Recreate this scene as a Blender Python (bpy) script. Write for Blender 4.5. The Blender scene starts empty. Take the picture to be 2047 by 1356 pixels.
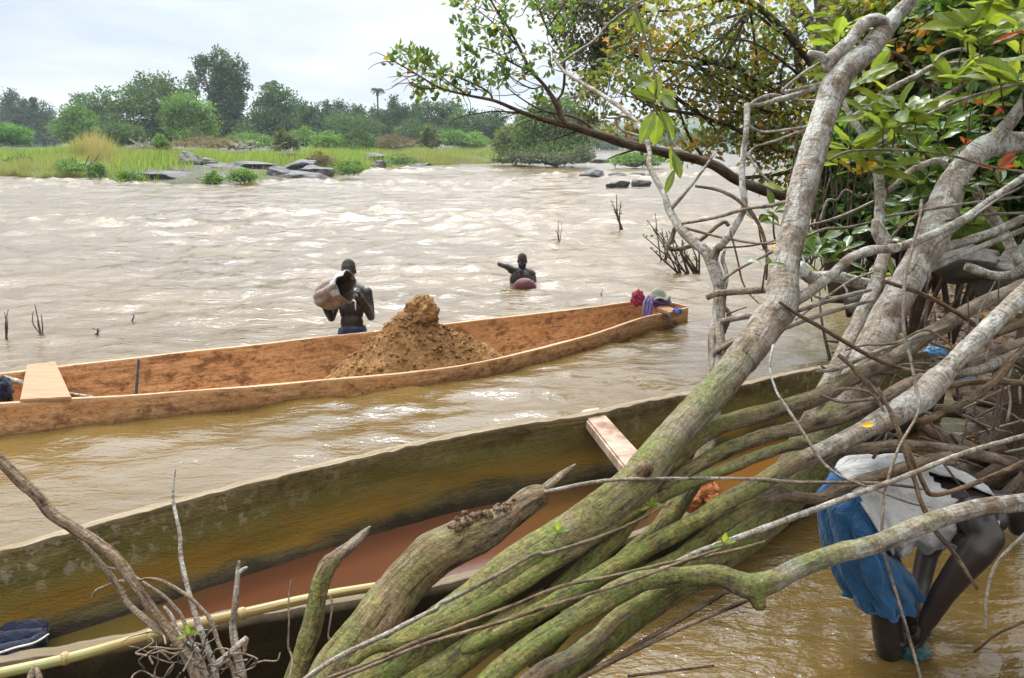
import bpy, bmesh, math, random
import numpy as np
from mathutils import Vector, Matrix, noise as mnoise

random.seed(7)
RNG = np.random.default_rng(11)
S = bpy.context.scene
COL = S.collection

# ------------------------------------------------------------------ camera
F, CXP, CYP, CAMH, PITCH = 1607.0, 1023.5, 678.0, 2.15, math.radians(13.7)
cam = bpy.data.cameras.new('camera')
cam.sensor_width = 36.0
cam.lens = 36.0 * F / 2047.0
cam.clip_start, cam.clip_end = 0.05, 6000.0
camo = bpy.data.objects.new('camera', cam)
camo.location = (0, 0, CAMH)
camo.rotation_euler = (math.radians(90) - PITCH, 0, 0)
COL.objects.link(camo)
S.camera = camo

# ------------------------------------------------------------------ sky, sun, exposure
SUN_EL, SUN_AZ = math.radians(56), math.radians(-14)      # azimuth from +Y towards +X
W = bpy.data.worlds.new('World')
S.world = W
W.use_nodes = True
wn = W.node_tree


def nd(nt, typ, _props=None, **ins):
    n = nt.nodes.new(typ)
    for k, v in (_props or {}).items():
        setattr(n, k, v)
    for k, v in ins.items():
        key = int(k[1:]) if k[0] == 'i' and k[1:].isdigit() else k.replace('_', ' ')
        s = n.inputs[key]
        if isinstance(v, bpy.types.NodeSocket):
            nt.links.new(v, s)
        elif isinstance(v, bpy.types.Node):
            nt.links.new(v.outputs[0], s)
        else:
            s.default_value = v
    return n


def math_(nt, op, a, b=0.0, clamp=False):
    n = nd(nt, 'ShaderNodeMath', {'operation': op, 'use_clamp': clamp}, i0=a, i1=b)
    return n.outputs[0]


def mad(nt, a, b, c):
    return nd(nt, 'ShaderNodeMath', {'operation': 'MULTIPLY_ADD'}, i0=a, i1=b, i2=c).outputs[0]


def ramp(nt, fac, stops, interp='LINEAR'):
    n = nd(nt, 'ShaderNodeValToRGB', i0=fac)
    cr = n.color_ramp
    cr.interpolation = interp
    while len(cr.elements) < len(stops):
        cr.elements.new(0.5)
    for e, (p, c) in zip(cr.elements, stops):
        e.position = p
        e.color = (c, c, c, 1) if isinstance(c, (int, float)) else (*c, 1)
    return n.outputs[0]


def mix(nt, fac, a, b, blend='MIX'):
    n = nd(nt, 'ShaderNodeMix', {'data_type': 'RGBA', 'blend_type': blend})
    for key, v in ((0, fac), (6, a), (7, b)):
        s = n.inputs[key]
        if isinstance(v, bpy.types.NodeSocket):
            nt.links.new(v, s)
        elif key == 0:
            s.default_value = v
        else:
            s.default_value = (*v, 1) if len(v) == 3 else v
    return n.outputs[2]


CLOUD_SHIFT = (0.0, 0.0, 0.0)
wn.nodes.clear()
sky = nd(wn, 'ShaderNodeTexSky', {'sky_type': 'NISHITA', 'sun_disc': False, 'sun_elevation': SUN_EL,
                                  'sun_rotation': SUN_AZ, 'air_density': 1.0, 'dust_density': 2.0, 'ozone_density': 2.0})
tc = nd(wn, 'ShaderNodeTexCoord')
sep = nd(wn, 'ShaderNodeSeparateXYZ', i0=tc.outputs['Generated'])
zc = math_(wn, 'MAXIMUM', sep.outputs[2], 0.0)
den = math_(wn, 'ADD', zc, 0.16)
cmb = nd(wn, 'ShaderNodeCombineXYZ', X=math_(wn, 'DIVIDE', sep.outputs[0], den), Y=math_(wn, 'DIVIDE', sep.outputs[1], den))
cl1 = nd(wn, 'ShaderNodeTexNoise', Vector=cmb, Scale=0.75, Detail=6.0, Roughness=0.55, Distortion=0.5)
cov = ramp(wn, cl1.outputs[0], [(0.36, 0.7), (0.60, 1.0)])
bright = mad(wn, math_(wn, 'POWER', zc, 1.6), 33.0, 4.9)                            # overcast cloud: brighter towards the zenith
cl2 = nd(wn, 'ShaderNodeTexNoise', Vector=nd(wn, 'ShaderNodeMapping', Vector=cmb, Location=CLOUD_SHIFT).outputs[0], Scale=0.5, Detail=5.0, Roughness=0.5, Distortion=0.2)
ctone = ramp(wn, cl2.outputs[0], [(0.36, (0.62, 0.74, 0.89)), (0.58, (1.08, 1.08, 1.08))])
# the veiled sun makes the cloud around it shine
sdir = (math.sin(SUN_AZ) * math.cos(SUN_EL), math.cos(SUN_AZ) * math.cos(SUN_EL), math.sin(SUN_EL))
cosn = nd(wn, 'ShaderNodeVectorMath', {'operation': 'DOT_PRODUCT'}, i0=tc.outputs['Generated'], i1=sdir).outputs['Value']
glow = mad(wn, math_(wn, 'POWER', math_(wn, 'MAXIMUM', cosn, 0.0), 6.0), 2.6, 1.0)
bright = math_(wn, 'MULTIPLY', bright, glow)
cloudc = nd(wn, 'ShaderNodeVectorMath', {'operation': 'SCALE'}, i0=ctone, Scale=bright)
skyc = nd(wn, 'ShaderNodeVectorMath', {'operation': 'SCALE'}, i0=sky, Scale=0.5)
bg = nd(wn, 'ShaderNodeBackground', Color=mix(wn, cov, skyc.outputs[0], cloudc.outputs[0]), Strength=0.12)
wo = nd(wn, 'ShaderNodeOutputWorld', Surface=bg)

sun = bpy.data.lights.new('sun', 'SUN')
sun.energy, sun.angle, sun.color = 2.7, math.radians(8), (1.0, 0.94, 0.84)
suno = bpy.data.objects.new('sun', sun)
sd = Vector((math.sin(SUN_AZ) * math.cos(SUN_EL), math.cos(SUN_AZ) * math.cos(SUN_EL), math.sin(SUN_EL)))
suno.rotation_euler = sd.to_track_quat('Z', 'Y').to_euler()
suno.location = (0, 0, 60)
COL.objects.link(suno)

S.view_settings.view_transform = 'Standard'
S.view_settings.look = 'None'
S.view_settings.exposure = 0.14
S.view_settings.gamma = 1.0
S.view_settings.use_curve_mapping = False
S.render.engine = 'CYCLES'
S.cycles.max_bounces = 8
S.cycles.diffuse_bounces = 3
S.cycles.glossy_bounces = 3
S.cycles.transmission_bounces = 4
S.cycles.volume_bounces = 0
S.cycles.transparent_max_bounces = 6
S.cycles.use_denoising = True

# ------------------------------------------------------------------ geometry helpers
CP, SP = math.cos(PITCH), math.sin(PITCH)


def P(px, py, d):
    """the world point that photo pixel (px, py) shows at d metres in front of the camera"""
    x, y = (px - CXP) / F, -(py - CYP) / F
    return Vector((x * d, (CP + y * SP) * d, CAMH + (-SP + y * CP) * d))


def G(px, py, z=0.0):
    x, y = (px - CXP) / F, -(py - CYP) / F
    t = (z - CAMH) / (-SP + y * CP)
    return Vector((x * t, (CP + y * SP) * t, z))


def make_mesh(name, verts, quads=None, tris=None, smooth=True, attrs=None):
    me = bpy.data.meshes.new(name)
    verts = np.asarray(verts, dtype=np.float32).reshape(-1, 3)
    q = np.asarray(quads if quads is not None else [], dtype=np.int32).reshape(-1, 4)
    t = np.asarray(tris if tris is not None else [], dtype=np.int32).reshape(-1, 3)
    me.vertices.add(len(verts))
    me.vertices.foreach_set('co', verts.ravel())
    me.loops.add(q.size + t.size)
    me.loops.foreach_set('vertex_index', np.concatenate([q.ravel(), t.ravel()]))
    me.polygons.add(len(q) + len(t))
    st = np.concatenate([np.arange(len(q)) * 4, len(q) * 4 + np.arange(len(t)) * 3]).astype(np.int32)
    me.polygons.foreach_set('loop_start', st)
    me.polygons.foreach_set('use_smooth', np.full(len(q) + len(t), smooth, dtype=bool))
    for k, v in (attrs or {}).items():
        v = np.asarray(v, dtype=np.float32)
        if v.ndim == 1:
            a = me.attributes.new(k, 'FLOAT', 'POINT')
            a.data.foreach_set('value', v)
        else:
            a = me.attributes.new(k, 'FLOAT_VECTOR', 'POINT')
            a.data.foreach_set('vector', v.ravel())
    me.update(calc_edges=True)
    me.validate()
    return me


def link(name, me, material=None, parent=None):
    o = bpy.data.objects.new(name, me)
    if material is not None and me is not None and not me.materials:
        me.materials.append(material)
    COL.objects.link(o)
    if parent is not None:
        o.parent = parent
    return o


def tag(o, label=None, cat=None, group=None, kind=None):
    if label: o['label'] = label
    if cat: o['category'] = cat
    if group: o['group'] = group
    if kind: o['kind'] = kind
    return o


def thing(name, label, cat, loc=(0, 0, 0), group=None):
    o = link(name, None)
    o.location = loc
    o.empty_display_size = 0.1
    return tag(o, label, cat, group)


def part(name, me, material, root, **kw):
    """a mesh given in world coordinates, hung under its thing (Empty or mesh at its base)"""
    o = link(name, me, material, root)
    loc = Vector((0, 0, 0))
    r = root
    while r is not None:
        loc += r.location
        r = r.parent
    o.location = -loc
    return tag(o, **kw)


def rebase(me, loc):
    me.transform(Matrix.Translation(-Vector(loc)))
    return me


# vectorised gradient noise
def _hash(ix, iy, seed):
    h = (ix.astype(np.int64) * 374761393 + iy.astype(np.int64) * 668265263 + seed * 974634777) & 0x7fffffff
    h = ((h ^ (h >> 13)) * 1274126177) & 0x7fffffff
    return ((h ^ (h >> 16)) & 0xffff) / 65535.0


def pn(x, y, seed=0):
    ix, iy = np.floor(x), np.floor(y)
    fx, fy = x - ix, y - iy
    u, v = fx * fx * fx * (fx * (fx * 6 - 15) + 10), fy * fy * fy * (fy * (fy * 6 - 15) + 10)
    def g(dx, dy):
        a = _hash(ix + dx, iy + dy, seed) * 2 * np.pi
        return np.cos(a) * (fx - dx) + np.sin(a) * (fy - dy)
    a = g(0, 0) * (1 - u) + g(1, 0) * u
    b = g(0, 1) * (1 - u) + g(1, 1) * u
    return (a * (1 - v) + b * v) * 1.5


def sstep(a, b, x):
    t = np.clip((x - a) / (b - a), 0, 1)
    return t * t * (3 - 2 * t)


def catmull(pts, per):
    """pts: array (n,k) -> resampled list, `per` a function of local spacing"""
    pts = np.asarray(pts, float)
    if len(pts) == 2:
        pts = np.array([pts[0], (pts[0] + pts[1]) / 2, pts[1]])
    n = len(pts)
    ext = np.vstack([2 * pts[0] - pts[1], pts, 2 * pts[-1] - pts[-2]])
    out = []
    for i in range(n - 1):
        p0, p1, p2, p3 = ext[i], ext[i + 1], ext[i + 2], ext[i + 3]
        k = max(1, int(per(p1, p2)))
        t = (np.arange(k) / k)[:, None]
        # centripetal would be nicer, but points are evenly spaced enough
        out.append(0.5 * (2 * p1 + (p2 - p0) * t + (2 * p0 - 5 * p1 + 4 * p2 - p3) * t * t + (3 * p1 - p0 - 3 * p2 + p3) * t ** 3))
    out.append(pts[-1:])
    return np.vstack(out)


def tube(pts, sides=8, step=1.4, lump=0.08, seed=0, moss=(0, 0), pale=(0, 0), blunt=True, wig=0.0):
    """a limb through pts = [(x,y,z,r), ...]; returns verts, quads, tris, attrs"""
    pts = np.asarray([list(p) for p in pts], float)
    if wig:
        rs = np.random.default_rng(seed + 5)
        w = rs.normal(0, 1, (len(pts), 3)) * wig
        w[0] = 0; w[-1] = 0
        pts[:, :3] += w
    cen = catmull(pts, lambda a, b: min(60, max(2, np.linalg.norm(b[:3] - a[:3]) / (step * max(.002, (a[3] + b[3]) / 2)))))
    c, r = cen[:, :3], np.maximum(cen[:, 3], 0.0006)
    n = len(c)
    tan = np.gradient(c, axis=0)
    tan /= np.linalg.norm(tan, axis=1)[:, None] + 1e-9
    up = np.array([0.2, 0.3, 1.0]) if abs(tan[0][2]) < 0.9 else np.array([1.0, 0.1, 0])
    nrm = np.zeros_like(c)
    v = up - tan[0] * up.dot(tan[0])
    nrm[0] = v / np.linalg.norm(v)
    for i in range(1, n):
        v = nrm[i - 1] - tan[i] * nrm[i - 1].dot(tan[i])
        nrm[i] = v / (np.linalg.norm(v) + 1e-9)
    bi = np.cross(tan, nrm)
    L = np.concatenate([[0], np.cumsum(np.linalg.norm(np.diff(c, axis=0), axis=1))])
    th = np.arange(sides) / sides * 2 * np.pi
    rr = np.repeat(r[:, None], sides, 1)
    if lump:
        rm = r.mean()
        lx = (L / (rm * 5))[:, None] + 0 * th
        n1 = pn(lx + seed * 3.1, 0 * lx + np.cos(th) * 1.1 + seed, seed) + pn(lx, 0 * lx + np.sin(th) * 1.1 + seed * 2, seed + 1)
        n2 = pn(lx * 3 + seed, np.cos(th) * 2.3 + 0 * lx, seed + 2) + pn(lx * 3, np.sin(th) * 2.3 + 0 * lx, seed + 3)
        rr = rr * (1 + lump * (n1 + 0.45 * n2))
        if sides >= 20:                              # thick limbs: bark plates and knuckles
            n3 = pn(lx * 7 + seed, th * 2.6 + 0 * lx, seed + 6) + .6 * pn(lx * 15, th * 5.1 + 0 * lx, seed + 7)
            rr = rr * (1 + .028 * n3)
    V = c[:, None] + rr[..., None] * (np.cos(th)[None, :, None] * nrm[:, None] + np.sin(th)[None, :, None] * bi[:, None])
    idx = np.arange(n * sides).reshape(n, sides)
    a, b = idx[:-1], idx[1:]
    Q = np.stack([a, np.roll(a, -1, 1), np.roll(b, -1, 1), b], -1).reshape(-1, 4)
    V = V.reshape(-1, 3)
    bc = np.stack([rr * np.cos(th), rr * np.sin(th), np.repeat(L[:, None], sides, 1)], -1).reshape(-1, 3)
    ex = r[-1] * (0.25 if blunt else 0.8)
    tips = np.array([c[0] - tan[0] * r[0] * 0.25, c[-1] + tan[-1] * ex])
    i0, i1 = len(V), len(V) + 1
    V = np.vstack([V, tips])
    bc = np.vstack([bc, [[0, 0, 0], [0, 0, L[-1]]]])
    s0, s1 = idx[0], idx[-1]
    T = np.concatenate([np.stack([np.full(sides, i0), np.roll(s0, -1), s0], -1), np.stack([np.full(sides, i1), s1, np.roll(s1, -1)], -1)])
    tl = L / max(L[-1], 1e-6)
    m = np.concatenate([np.repeat(moss[0] + (moss[1] - moss[0]) * tl, sides), [moss[0], moss[1]]])
    p = np.concatenate([np.repeat(pale[0] + (pale[1] - pale[0]) * tl, sides), [pale[0], pale[1]]])
    return V, Q, T, {'moss': m, 'pale': p, 'barkco': bc}


def join(chunks):
    """merge several (V, Q, T, attrs)"""
    V, Q, T, off = [], [], [], 0
    keys = chunks[0][3].keys()
    A = {k: [] for k in keys}
    for v, q, t, a in chunks:
        V.append(v)
        if len(q): Q.append(np.asarray(q).reshape(-1, 4) + off)
        if len(t): T.append(np.asarray(t).reshape(-1, 3) + off)
        for k in keys: A[k].append(a[k])
        off += len(v)
    return (np.vstack(V), np.vstack(Q) if Q else [], np.vstack(T) if T else [], {k: np.concatenate(x) for k, x in A.items()})


def mk(name, ch, smooth=True):
    return make_mesh(name, ch[0], ch[1], ch[2], smooth, ch[3])


def limb(path, sides=10, **kw):
    """path of (photo x, photo y, distance, width in photo pixels)"""
    pts = []
    for (x, y, d, w) in path:
        p = P(x, y, d)
        pts.append((p.x, p.y, p.z, w / 2 / F * d))
    return tube(pts, sides, **kw)


def frames(nv, rs):
    """random orthonormal frames with the third axis near nv"""
    n = nv / (np.linalg.norm(nv, axis=1)[:, None] + 1e-9)
    a = rs.normal(0, 1, n.shape)
    u = np.cross(n, a)
    u /= np.linalg.norm(u, axis=1)[:, None] + 1e-9
    return u, np.cross(n, u), n


LEAF4 = (np.array([[0, 0, 0], [.5, .30, .06], [1, 0, -.05], [.5, -.30, .06]]), np.array([[0, 2, 1], [0, 3, 2]]))
LEAF3 = (np.array([[0, -.5, 0], [1, 0, .1], [0, .5, 0]]), np.array([[0, 1, 2]]))


def leaves(pos, axis, size, tint, rs, tmpl=LEAF4, roll=1.0):
    """many small leaves in one mesh: pos (n,3), axis (n,3) their pointing direction, size (n,), tint (n,3)"""
    n = len(pos)
    x = axis / (np.linalg.norm(axis, axis=1)[:, None] + 1e-9)
    a = rs.normal(0, roll, (n, 3)) + np.array([0, 0, 1.0])
    z = a - x * (a * x).sum(1)[:, None]
    z /= np.linalg.norm(z, axis=1)[:, None] + 1e-9
    y = np.cross(z, x)
    tv, tf = tmpl
    V = pos[:, None] + size[:, None, None] * (tv[None, :, 0:1] * x[:, None] + tv[None, :, 1:2] * y[:, None] + tv[None, :, 2:3] * z[:, None])
    T = tf[None] + (np.arange(n) * len(tv))[:, None, None]
    tn = np.repeat(tint, len(tv), axis=0)
    return V.reshape(-1, 3), [], T.reshape(-1, 3), {'tint': tn}


def ell_points(n, rs, shell=0.55):
    """points in a unit ball, denser near its outside"""
    v = rs.normal(0, 1, (n, 3))
    v /= np.linalg.norm(v, axis=1)[:, None]
    return v * (shell + (1 - shell) * rs.random(n)[:, None] ** 0.7)


def pick(cols, w, n, rs, var=0.18):
    cols = np.asarray(cols, float)
    w = np.asarray(w, float)
    c = cols[rs.choice(len(cols), n, p=w / w.sum())]
    return np.clip(c * (1 + rs.normal(0, var, (n, 1))), 0.004, 0.9)


def blob(name, c, r, seg=20, rings=12, amp=0.15, freq=1.5, seed=0, flat=None):
    """a lumpy closed form around c with radii r"""
    V, Q, T = [], [], []
    for i in range(rings + 1):
        ph = math.pi * i / rings
        for j in range(seg):
            t = 2 * math.pi * j / seg
            d = Vector((math.sin(ph) * math.cos(t), math.sin(ph) * math.sin(t), math.cos(ph)))
            k = 1 + amp * mnoise.noise(d * freq + Vector((seed * 3.7, seed, 0))) + amp * .4 * mnoise.noise(d * freq * 3 + Vector((seed, 5, 0)))
            V.append((c[0] + d.x * r[0] * k, c[1] + d.y * r[1] * k, c[2] + d.z * r[2] * k))
    for i in range(rings):
        for j in range(seg):
            a, b = i * seg + j, i * seg + (j + 1) % seg
            Q.append((a, a + seg, b + seg, b))
    return V, Q, [], {}
# ------------------------------------------------------------------ materials
def new_mat(name):
    m = bpy.data.materials.new(name)
    m.use_nodes = True
    nt = m.node_tree
    return m, nt, nt.nodes['Principled BSDF'], nt.nodes['Material Output']


def attr(nt, name):
    return nd(nt, 'ShaderNodeAttribute', {'attribute_name': name})


def bump(nt, h, strength=0.5, dist=0.01, normal=None):
    n = nd(nt, 'ShaderNodeBump', Height=h, Strength=strength, Distance=dist)
    if normal is not None:
        nt.links.new(normal, n.inputs['Normal'])
    return n.outputs[0]


def scaled(nt, vec, s):
    return nd(nt, 'ShaderNodeMapping', Vector=vec, Scale=s).outputs[0]


def noise_(nt, vec, scale, detail=4.0, rough=0.55, dist=0.0):
    return nd(nt, 'ShaderNodeTexNoise', Vector=vec, Scale=scale, Detail=detail, Roughness=rough, Distortion=dist).outputs[0]


def bark_mat(name='bark', tone_=1.0):
    m, nt, b, o = new_mat(name)
    co = attr(nt, 'barkco').outputs['Vector']
    geo = nd(nt, 'ShaderNodeNewGeometry')
    pos = geo.outputs['Position']
    moss, pale = attr(nt, 'moss').outputs['Fac'], attr(nt, 'pale').outputs['Fac']
    n1 = noise_(nt, scaled(nt, co, (60, 60, 9)), 1.0, 6, 0.65, 0.4)          # fissures along the limb
    n2 = noise_(nt, pos, 9.0, 5, 0.6)
    n3 = noise_(nt, scaled(nt, co, (14, 14, 110)), 1.0, 4, 0.6)              # rings across it
    base = ramp(nt, n1, [(0.30, (0.026, 0.016, 0.008)), (0.46, (0.115, 0.076, 0.042)), (0.66, (0.235, 0.168, 0.102))])
    tone = ramp(nt, n2, [(0.3, (0.62, 0.58, 0.54)), (0.7, (1.15, 1.1, 1.05))])
    base = mix(nt, 1.0, base, tone, 'MULTIPLY')
    # pale bark with lichen patches
    pl = ramp(nt, n3, [(0.32, (0.17, 0.13, 0.09)), (0.46, (0.34, 0.30, 0.245)), (0.68, (0.50, 0.465, 0.41))])
    pl = mix(nt, ramp(nt, n2, [(0.36, 0.9), (0.52, 0.0)]), pl, (0.15, 0.105, 0.068))
    base = mix(nt, pale, base, pl)
    n4 = noise_(nt, pos, 11.0, 6, 0.7, 0.8)
    lich = math_(nt, 'MULTIPLY', ramp(nt, n4, [(0.515, 0), (0.545, 1)]), ramp(nt, pale, [(0.25, 0.06), (0.95, 0.85)]))
    lc = mix(nt, noise_(nt, pos, 70, 3), (0.38, 0.385, 0.35), (0.66, 0.66, 0.62))
    base = mix(nt, lich, base, lc)
    # moss, thicker on the upper side and in patches
    nz = nd(nt, 'ShaderNodeSeparateXYZ', i0=geo.outputs['Normal']).outputs[2]
    n5 = noise_(nt, pos, 6.5, 5, 0.6)
    mm = math_(nt, 'ADD', math_(nt, 'MULTIPLY', n5, 1.6), math_(nt, 'MULTIPLY', nz, 0.16))
    mm = math_(nt, 'ADD', mm, math_(nt, 'MULTIPLY', moss, 1.75))
    mfac = ramp(nt, mm, [(0.44, 0.0), (0.60, 1.0)])       # ramp positions are on mm/3
    mm3 = math_(nt, 'DIVIDE', mm, 3.0)
    nt.links.new(mm3, mfac.node.inputs[0])
    mfac = math_(nt, 'MULTIPLY', mfac, math_(nt, 'MINIMUM', math_(nt, 'MULTIPLY', moss, 2.5), 1.0))
    mc = ramp(nt, noise_(nt, pos, 55, 5, 0.7), [(0.28, (0.038, 0.038, 0.008)), (0.5, (0.120, 0.112, 0.022)), (0.72, (0.24, 0.22, 0.06))])
    mc = mix(nt, ramp(nt, n4, [(0.46, 0.0), (0.60, 0.75)]), mc, (0.075, 0.125, 0.010))
    mfac = math_(nt, 'MULTIPLY', mfac, ramp(nt, n1, [(0.30, 0.25), (0.5, 0.92)]))
    mfac = math_(nt, 'MULTIPLY', mfac, ramp(nt, noise_(nt, pos, 130, 4, 0.75), [(0.34, 0.35), (0.52, 1.0)]))
    col = mix(nt, mfac, base, mc)
    crack = math_(nt, 'MULTIPLY', ramp(nt, n1, [(0.33, 0.5), (0.45, 1.0)]), ramp(nt, noise_(nt, scaled(nt, co, (110, 110, 60)), 1.0, 5, 0.7), [(0.30, 0.45), (0.48, 1.0), (0.7, 1.25)]))
    cr = nd(nt, 'ShaderNodeCombineXYZ', X=crack, Y=crack, Z=crack)
    col = mix(nt, 1.0, col, cr.outputs[0], 'MULTIPLY')
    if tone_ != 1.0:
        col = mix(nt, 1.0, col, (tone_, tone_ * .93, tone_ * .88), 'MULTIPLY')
    nt.links.new(col, b.inputs['Base Color'])
    b.inputs['Roughness'].default_value = 0.85
    b.inputs['Specular IOR Level'].default_value = 0.25
    hh = math_(nt, 'ADD', math_(nt, 'MULTIPLY', n1, 0.8), math_(nt, 'MULTIPLY', n3, 0.35))
    hh = math_(nt, 'ADD', hh, math_(nt, 'MULTIPLY', noise_(nt, pos, 120, 3), 0.4))
    nt.links.new(bump(nt, hh, 1.0, 0.018), b.inputs['Normal'])
    return m


def leaf_mat(name, tint=True, col=(0.07, 0.12, 0.02), trans=0.35, rough=0.45, veins=False, hi=1.0):
    m, nt, b, o = new_mat(name)
    if tint:
        c = attr(nt, 'tint').outputs['Color']
    else:
        oi = nd(nt, 'ShaderNodeObjectInfo')
        lc = attr(nt, 'leafco').outputs['Vector']
        c = ramp(nt, oi.outputs['Random'], [(0.0, tuple(x * 0.65 for x in col)), (0.5, col), (1.0, (col[0] * 1.7, col[1] * 1.35, col[2] * 1.1))])
        pos = nd(nt, 'ShaderNodeNewGeometry').outputs['Position']
        c = mix(nt, ramp(nt, noise_(nt, pos, 40, 4), [(0.35, 0.3), (0.6, 0.0)]), c, (0.14, 0.13, 0.03))
        if veins:
            s = nd(nt, 'ShaderNodeSeparateXYZ', i0=lc)
            ay = math_(nt, 'ABSOLUTE', s.outputs[1])
            w = math_(nt, 'SINE', math_(nt, 'MULTIPLY', math_(nt, 'SUBTRACT', s.outputs[0], math_(nt, 'MULTIPLY', ay, 0.8)), 60.0))
            v = math_(nt, 'MAXIMUM', ramp(nt, w, [(0.9, 0), (1.0, 0.5)]), ramp(nt, ay, [(0.006, 0.85), (0.022, 0.0)]))
            c = mix(nt, v, c, (0.22, 0.26, 0.09))
    nt.links.new(c, b.inputs['Base Color'])
    b.inputs['Roughness'].default_value = rough
    b.inputs['Specular IOR Level'].default_value = 0.4
    tr = nd(nt, 'ShaderNodeBsdfTranslucent', Color=mix(nt, 1.0, c, (1.9 * hi, 1.8 * hi, 0.9 * hi), 'MULTIPLY'))
    ms = nd(nt, 'ShaderNodeMixShader', Fac=trans, i1=b.outputs[0], i2=tr.outputs[0])
    nt.links.new(ms.outputs[0], o.inputs['Surface'])
    return m


def water_mat():
    m, nt, b, o = new_mat('river_water')
    pos = nd(nt, 'ShaderNodeNewGeometry').outputs['Position']
    foam = attr(nt, 'foam').outputs['Fac']
    chop = attr(nt, 'chop').outputs['Fac']
    silt = noise_(nt, scaled(nt, pos, (0.25, 0.5, 1)), 1.0, 4)
    c = ramp(nt, silt, [(0.3, (0.072, 0.043, 0.010)), (0.7, (0.112, 0.071, 0.023))])
    fo = math_(nt, 'MULTIPLY', foam, ramp(nt, noise_(nt, scaled(nt, pos, (3.0, 4.0, 3.0)), 1.0, 6, 0.7), [(0.35, 0), (0.6, 1)]))
    c = mix(nt, fo, c, (0.52, 0.41, 0.28))
    nt.links.new(c, b.inputs['Base Color'])
    nt.links.new(mad(nt, fo, 0.45, mad(nt, chop, 0.09, 0.025)), b.inputs['Roughness'])
    b.inputs['IOR'].default_value = 1.38
    b.inputs['Specular IOR Level'].default_value = 0.5
    n1 = noise_(nt, scaled(nt, pos, (3.0, 6.0, 3.0)), 1.0, 3, 0.5, 0.6)
    n2 = noise_(nt, scaled(nt, pos, (11.0, 22.0, 11.0)), 1.0, 3, 0.55, 0.5)
    n3 = noise_(nt, scaled(nt, pos, (34.0, 58.0, 34.0)), 1.0, 2, 0.5, 0.4)
    h = math_(nt, 'ADD', n1, math_(nt, 'MULTIPLY', n2, 0.34))
    h = math_(nt, 'ADD', h, math_(nt, 'MULTIPLY', n3, 0.10))
    bp = nd(nt, 'ShaderNodeBump', Height=h, Distance=0.045)
    nt.links.new(mad(nt, chop, 0.8, 0.22), bp.inputs['Strength'])
    nt.links.new(bp.outputs[0], b.inputs['Normal'])
    return m


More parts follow.
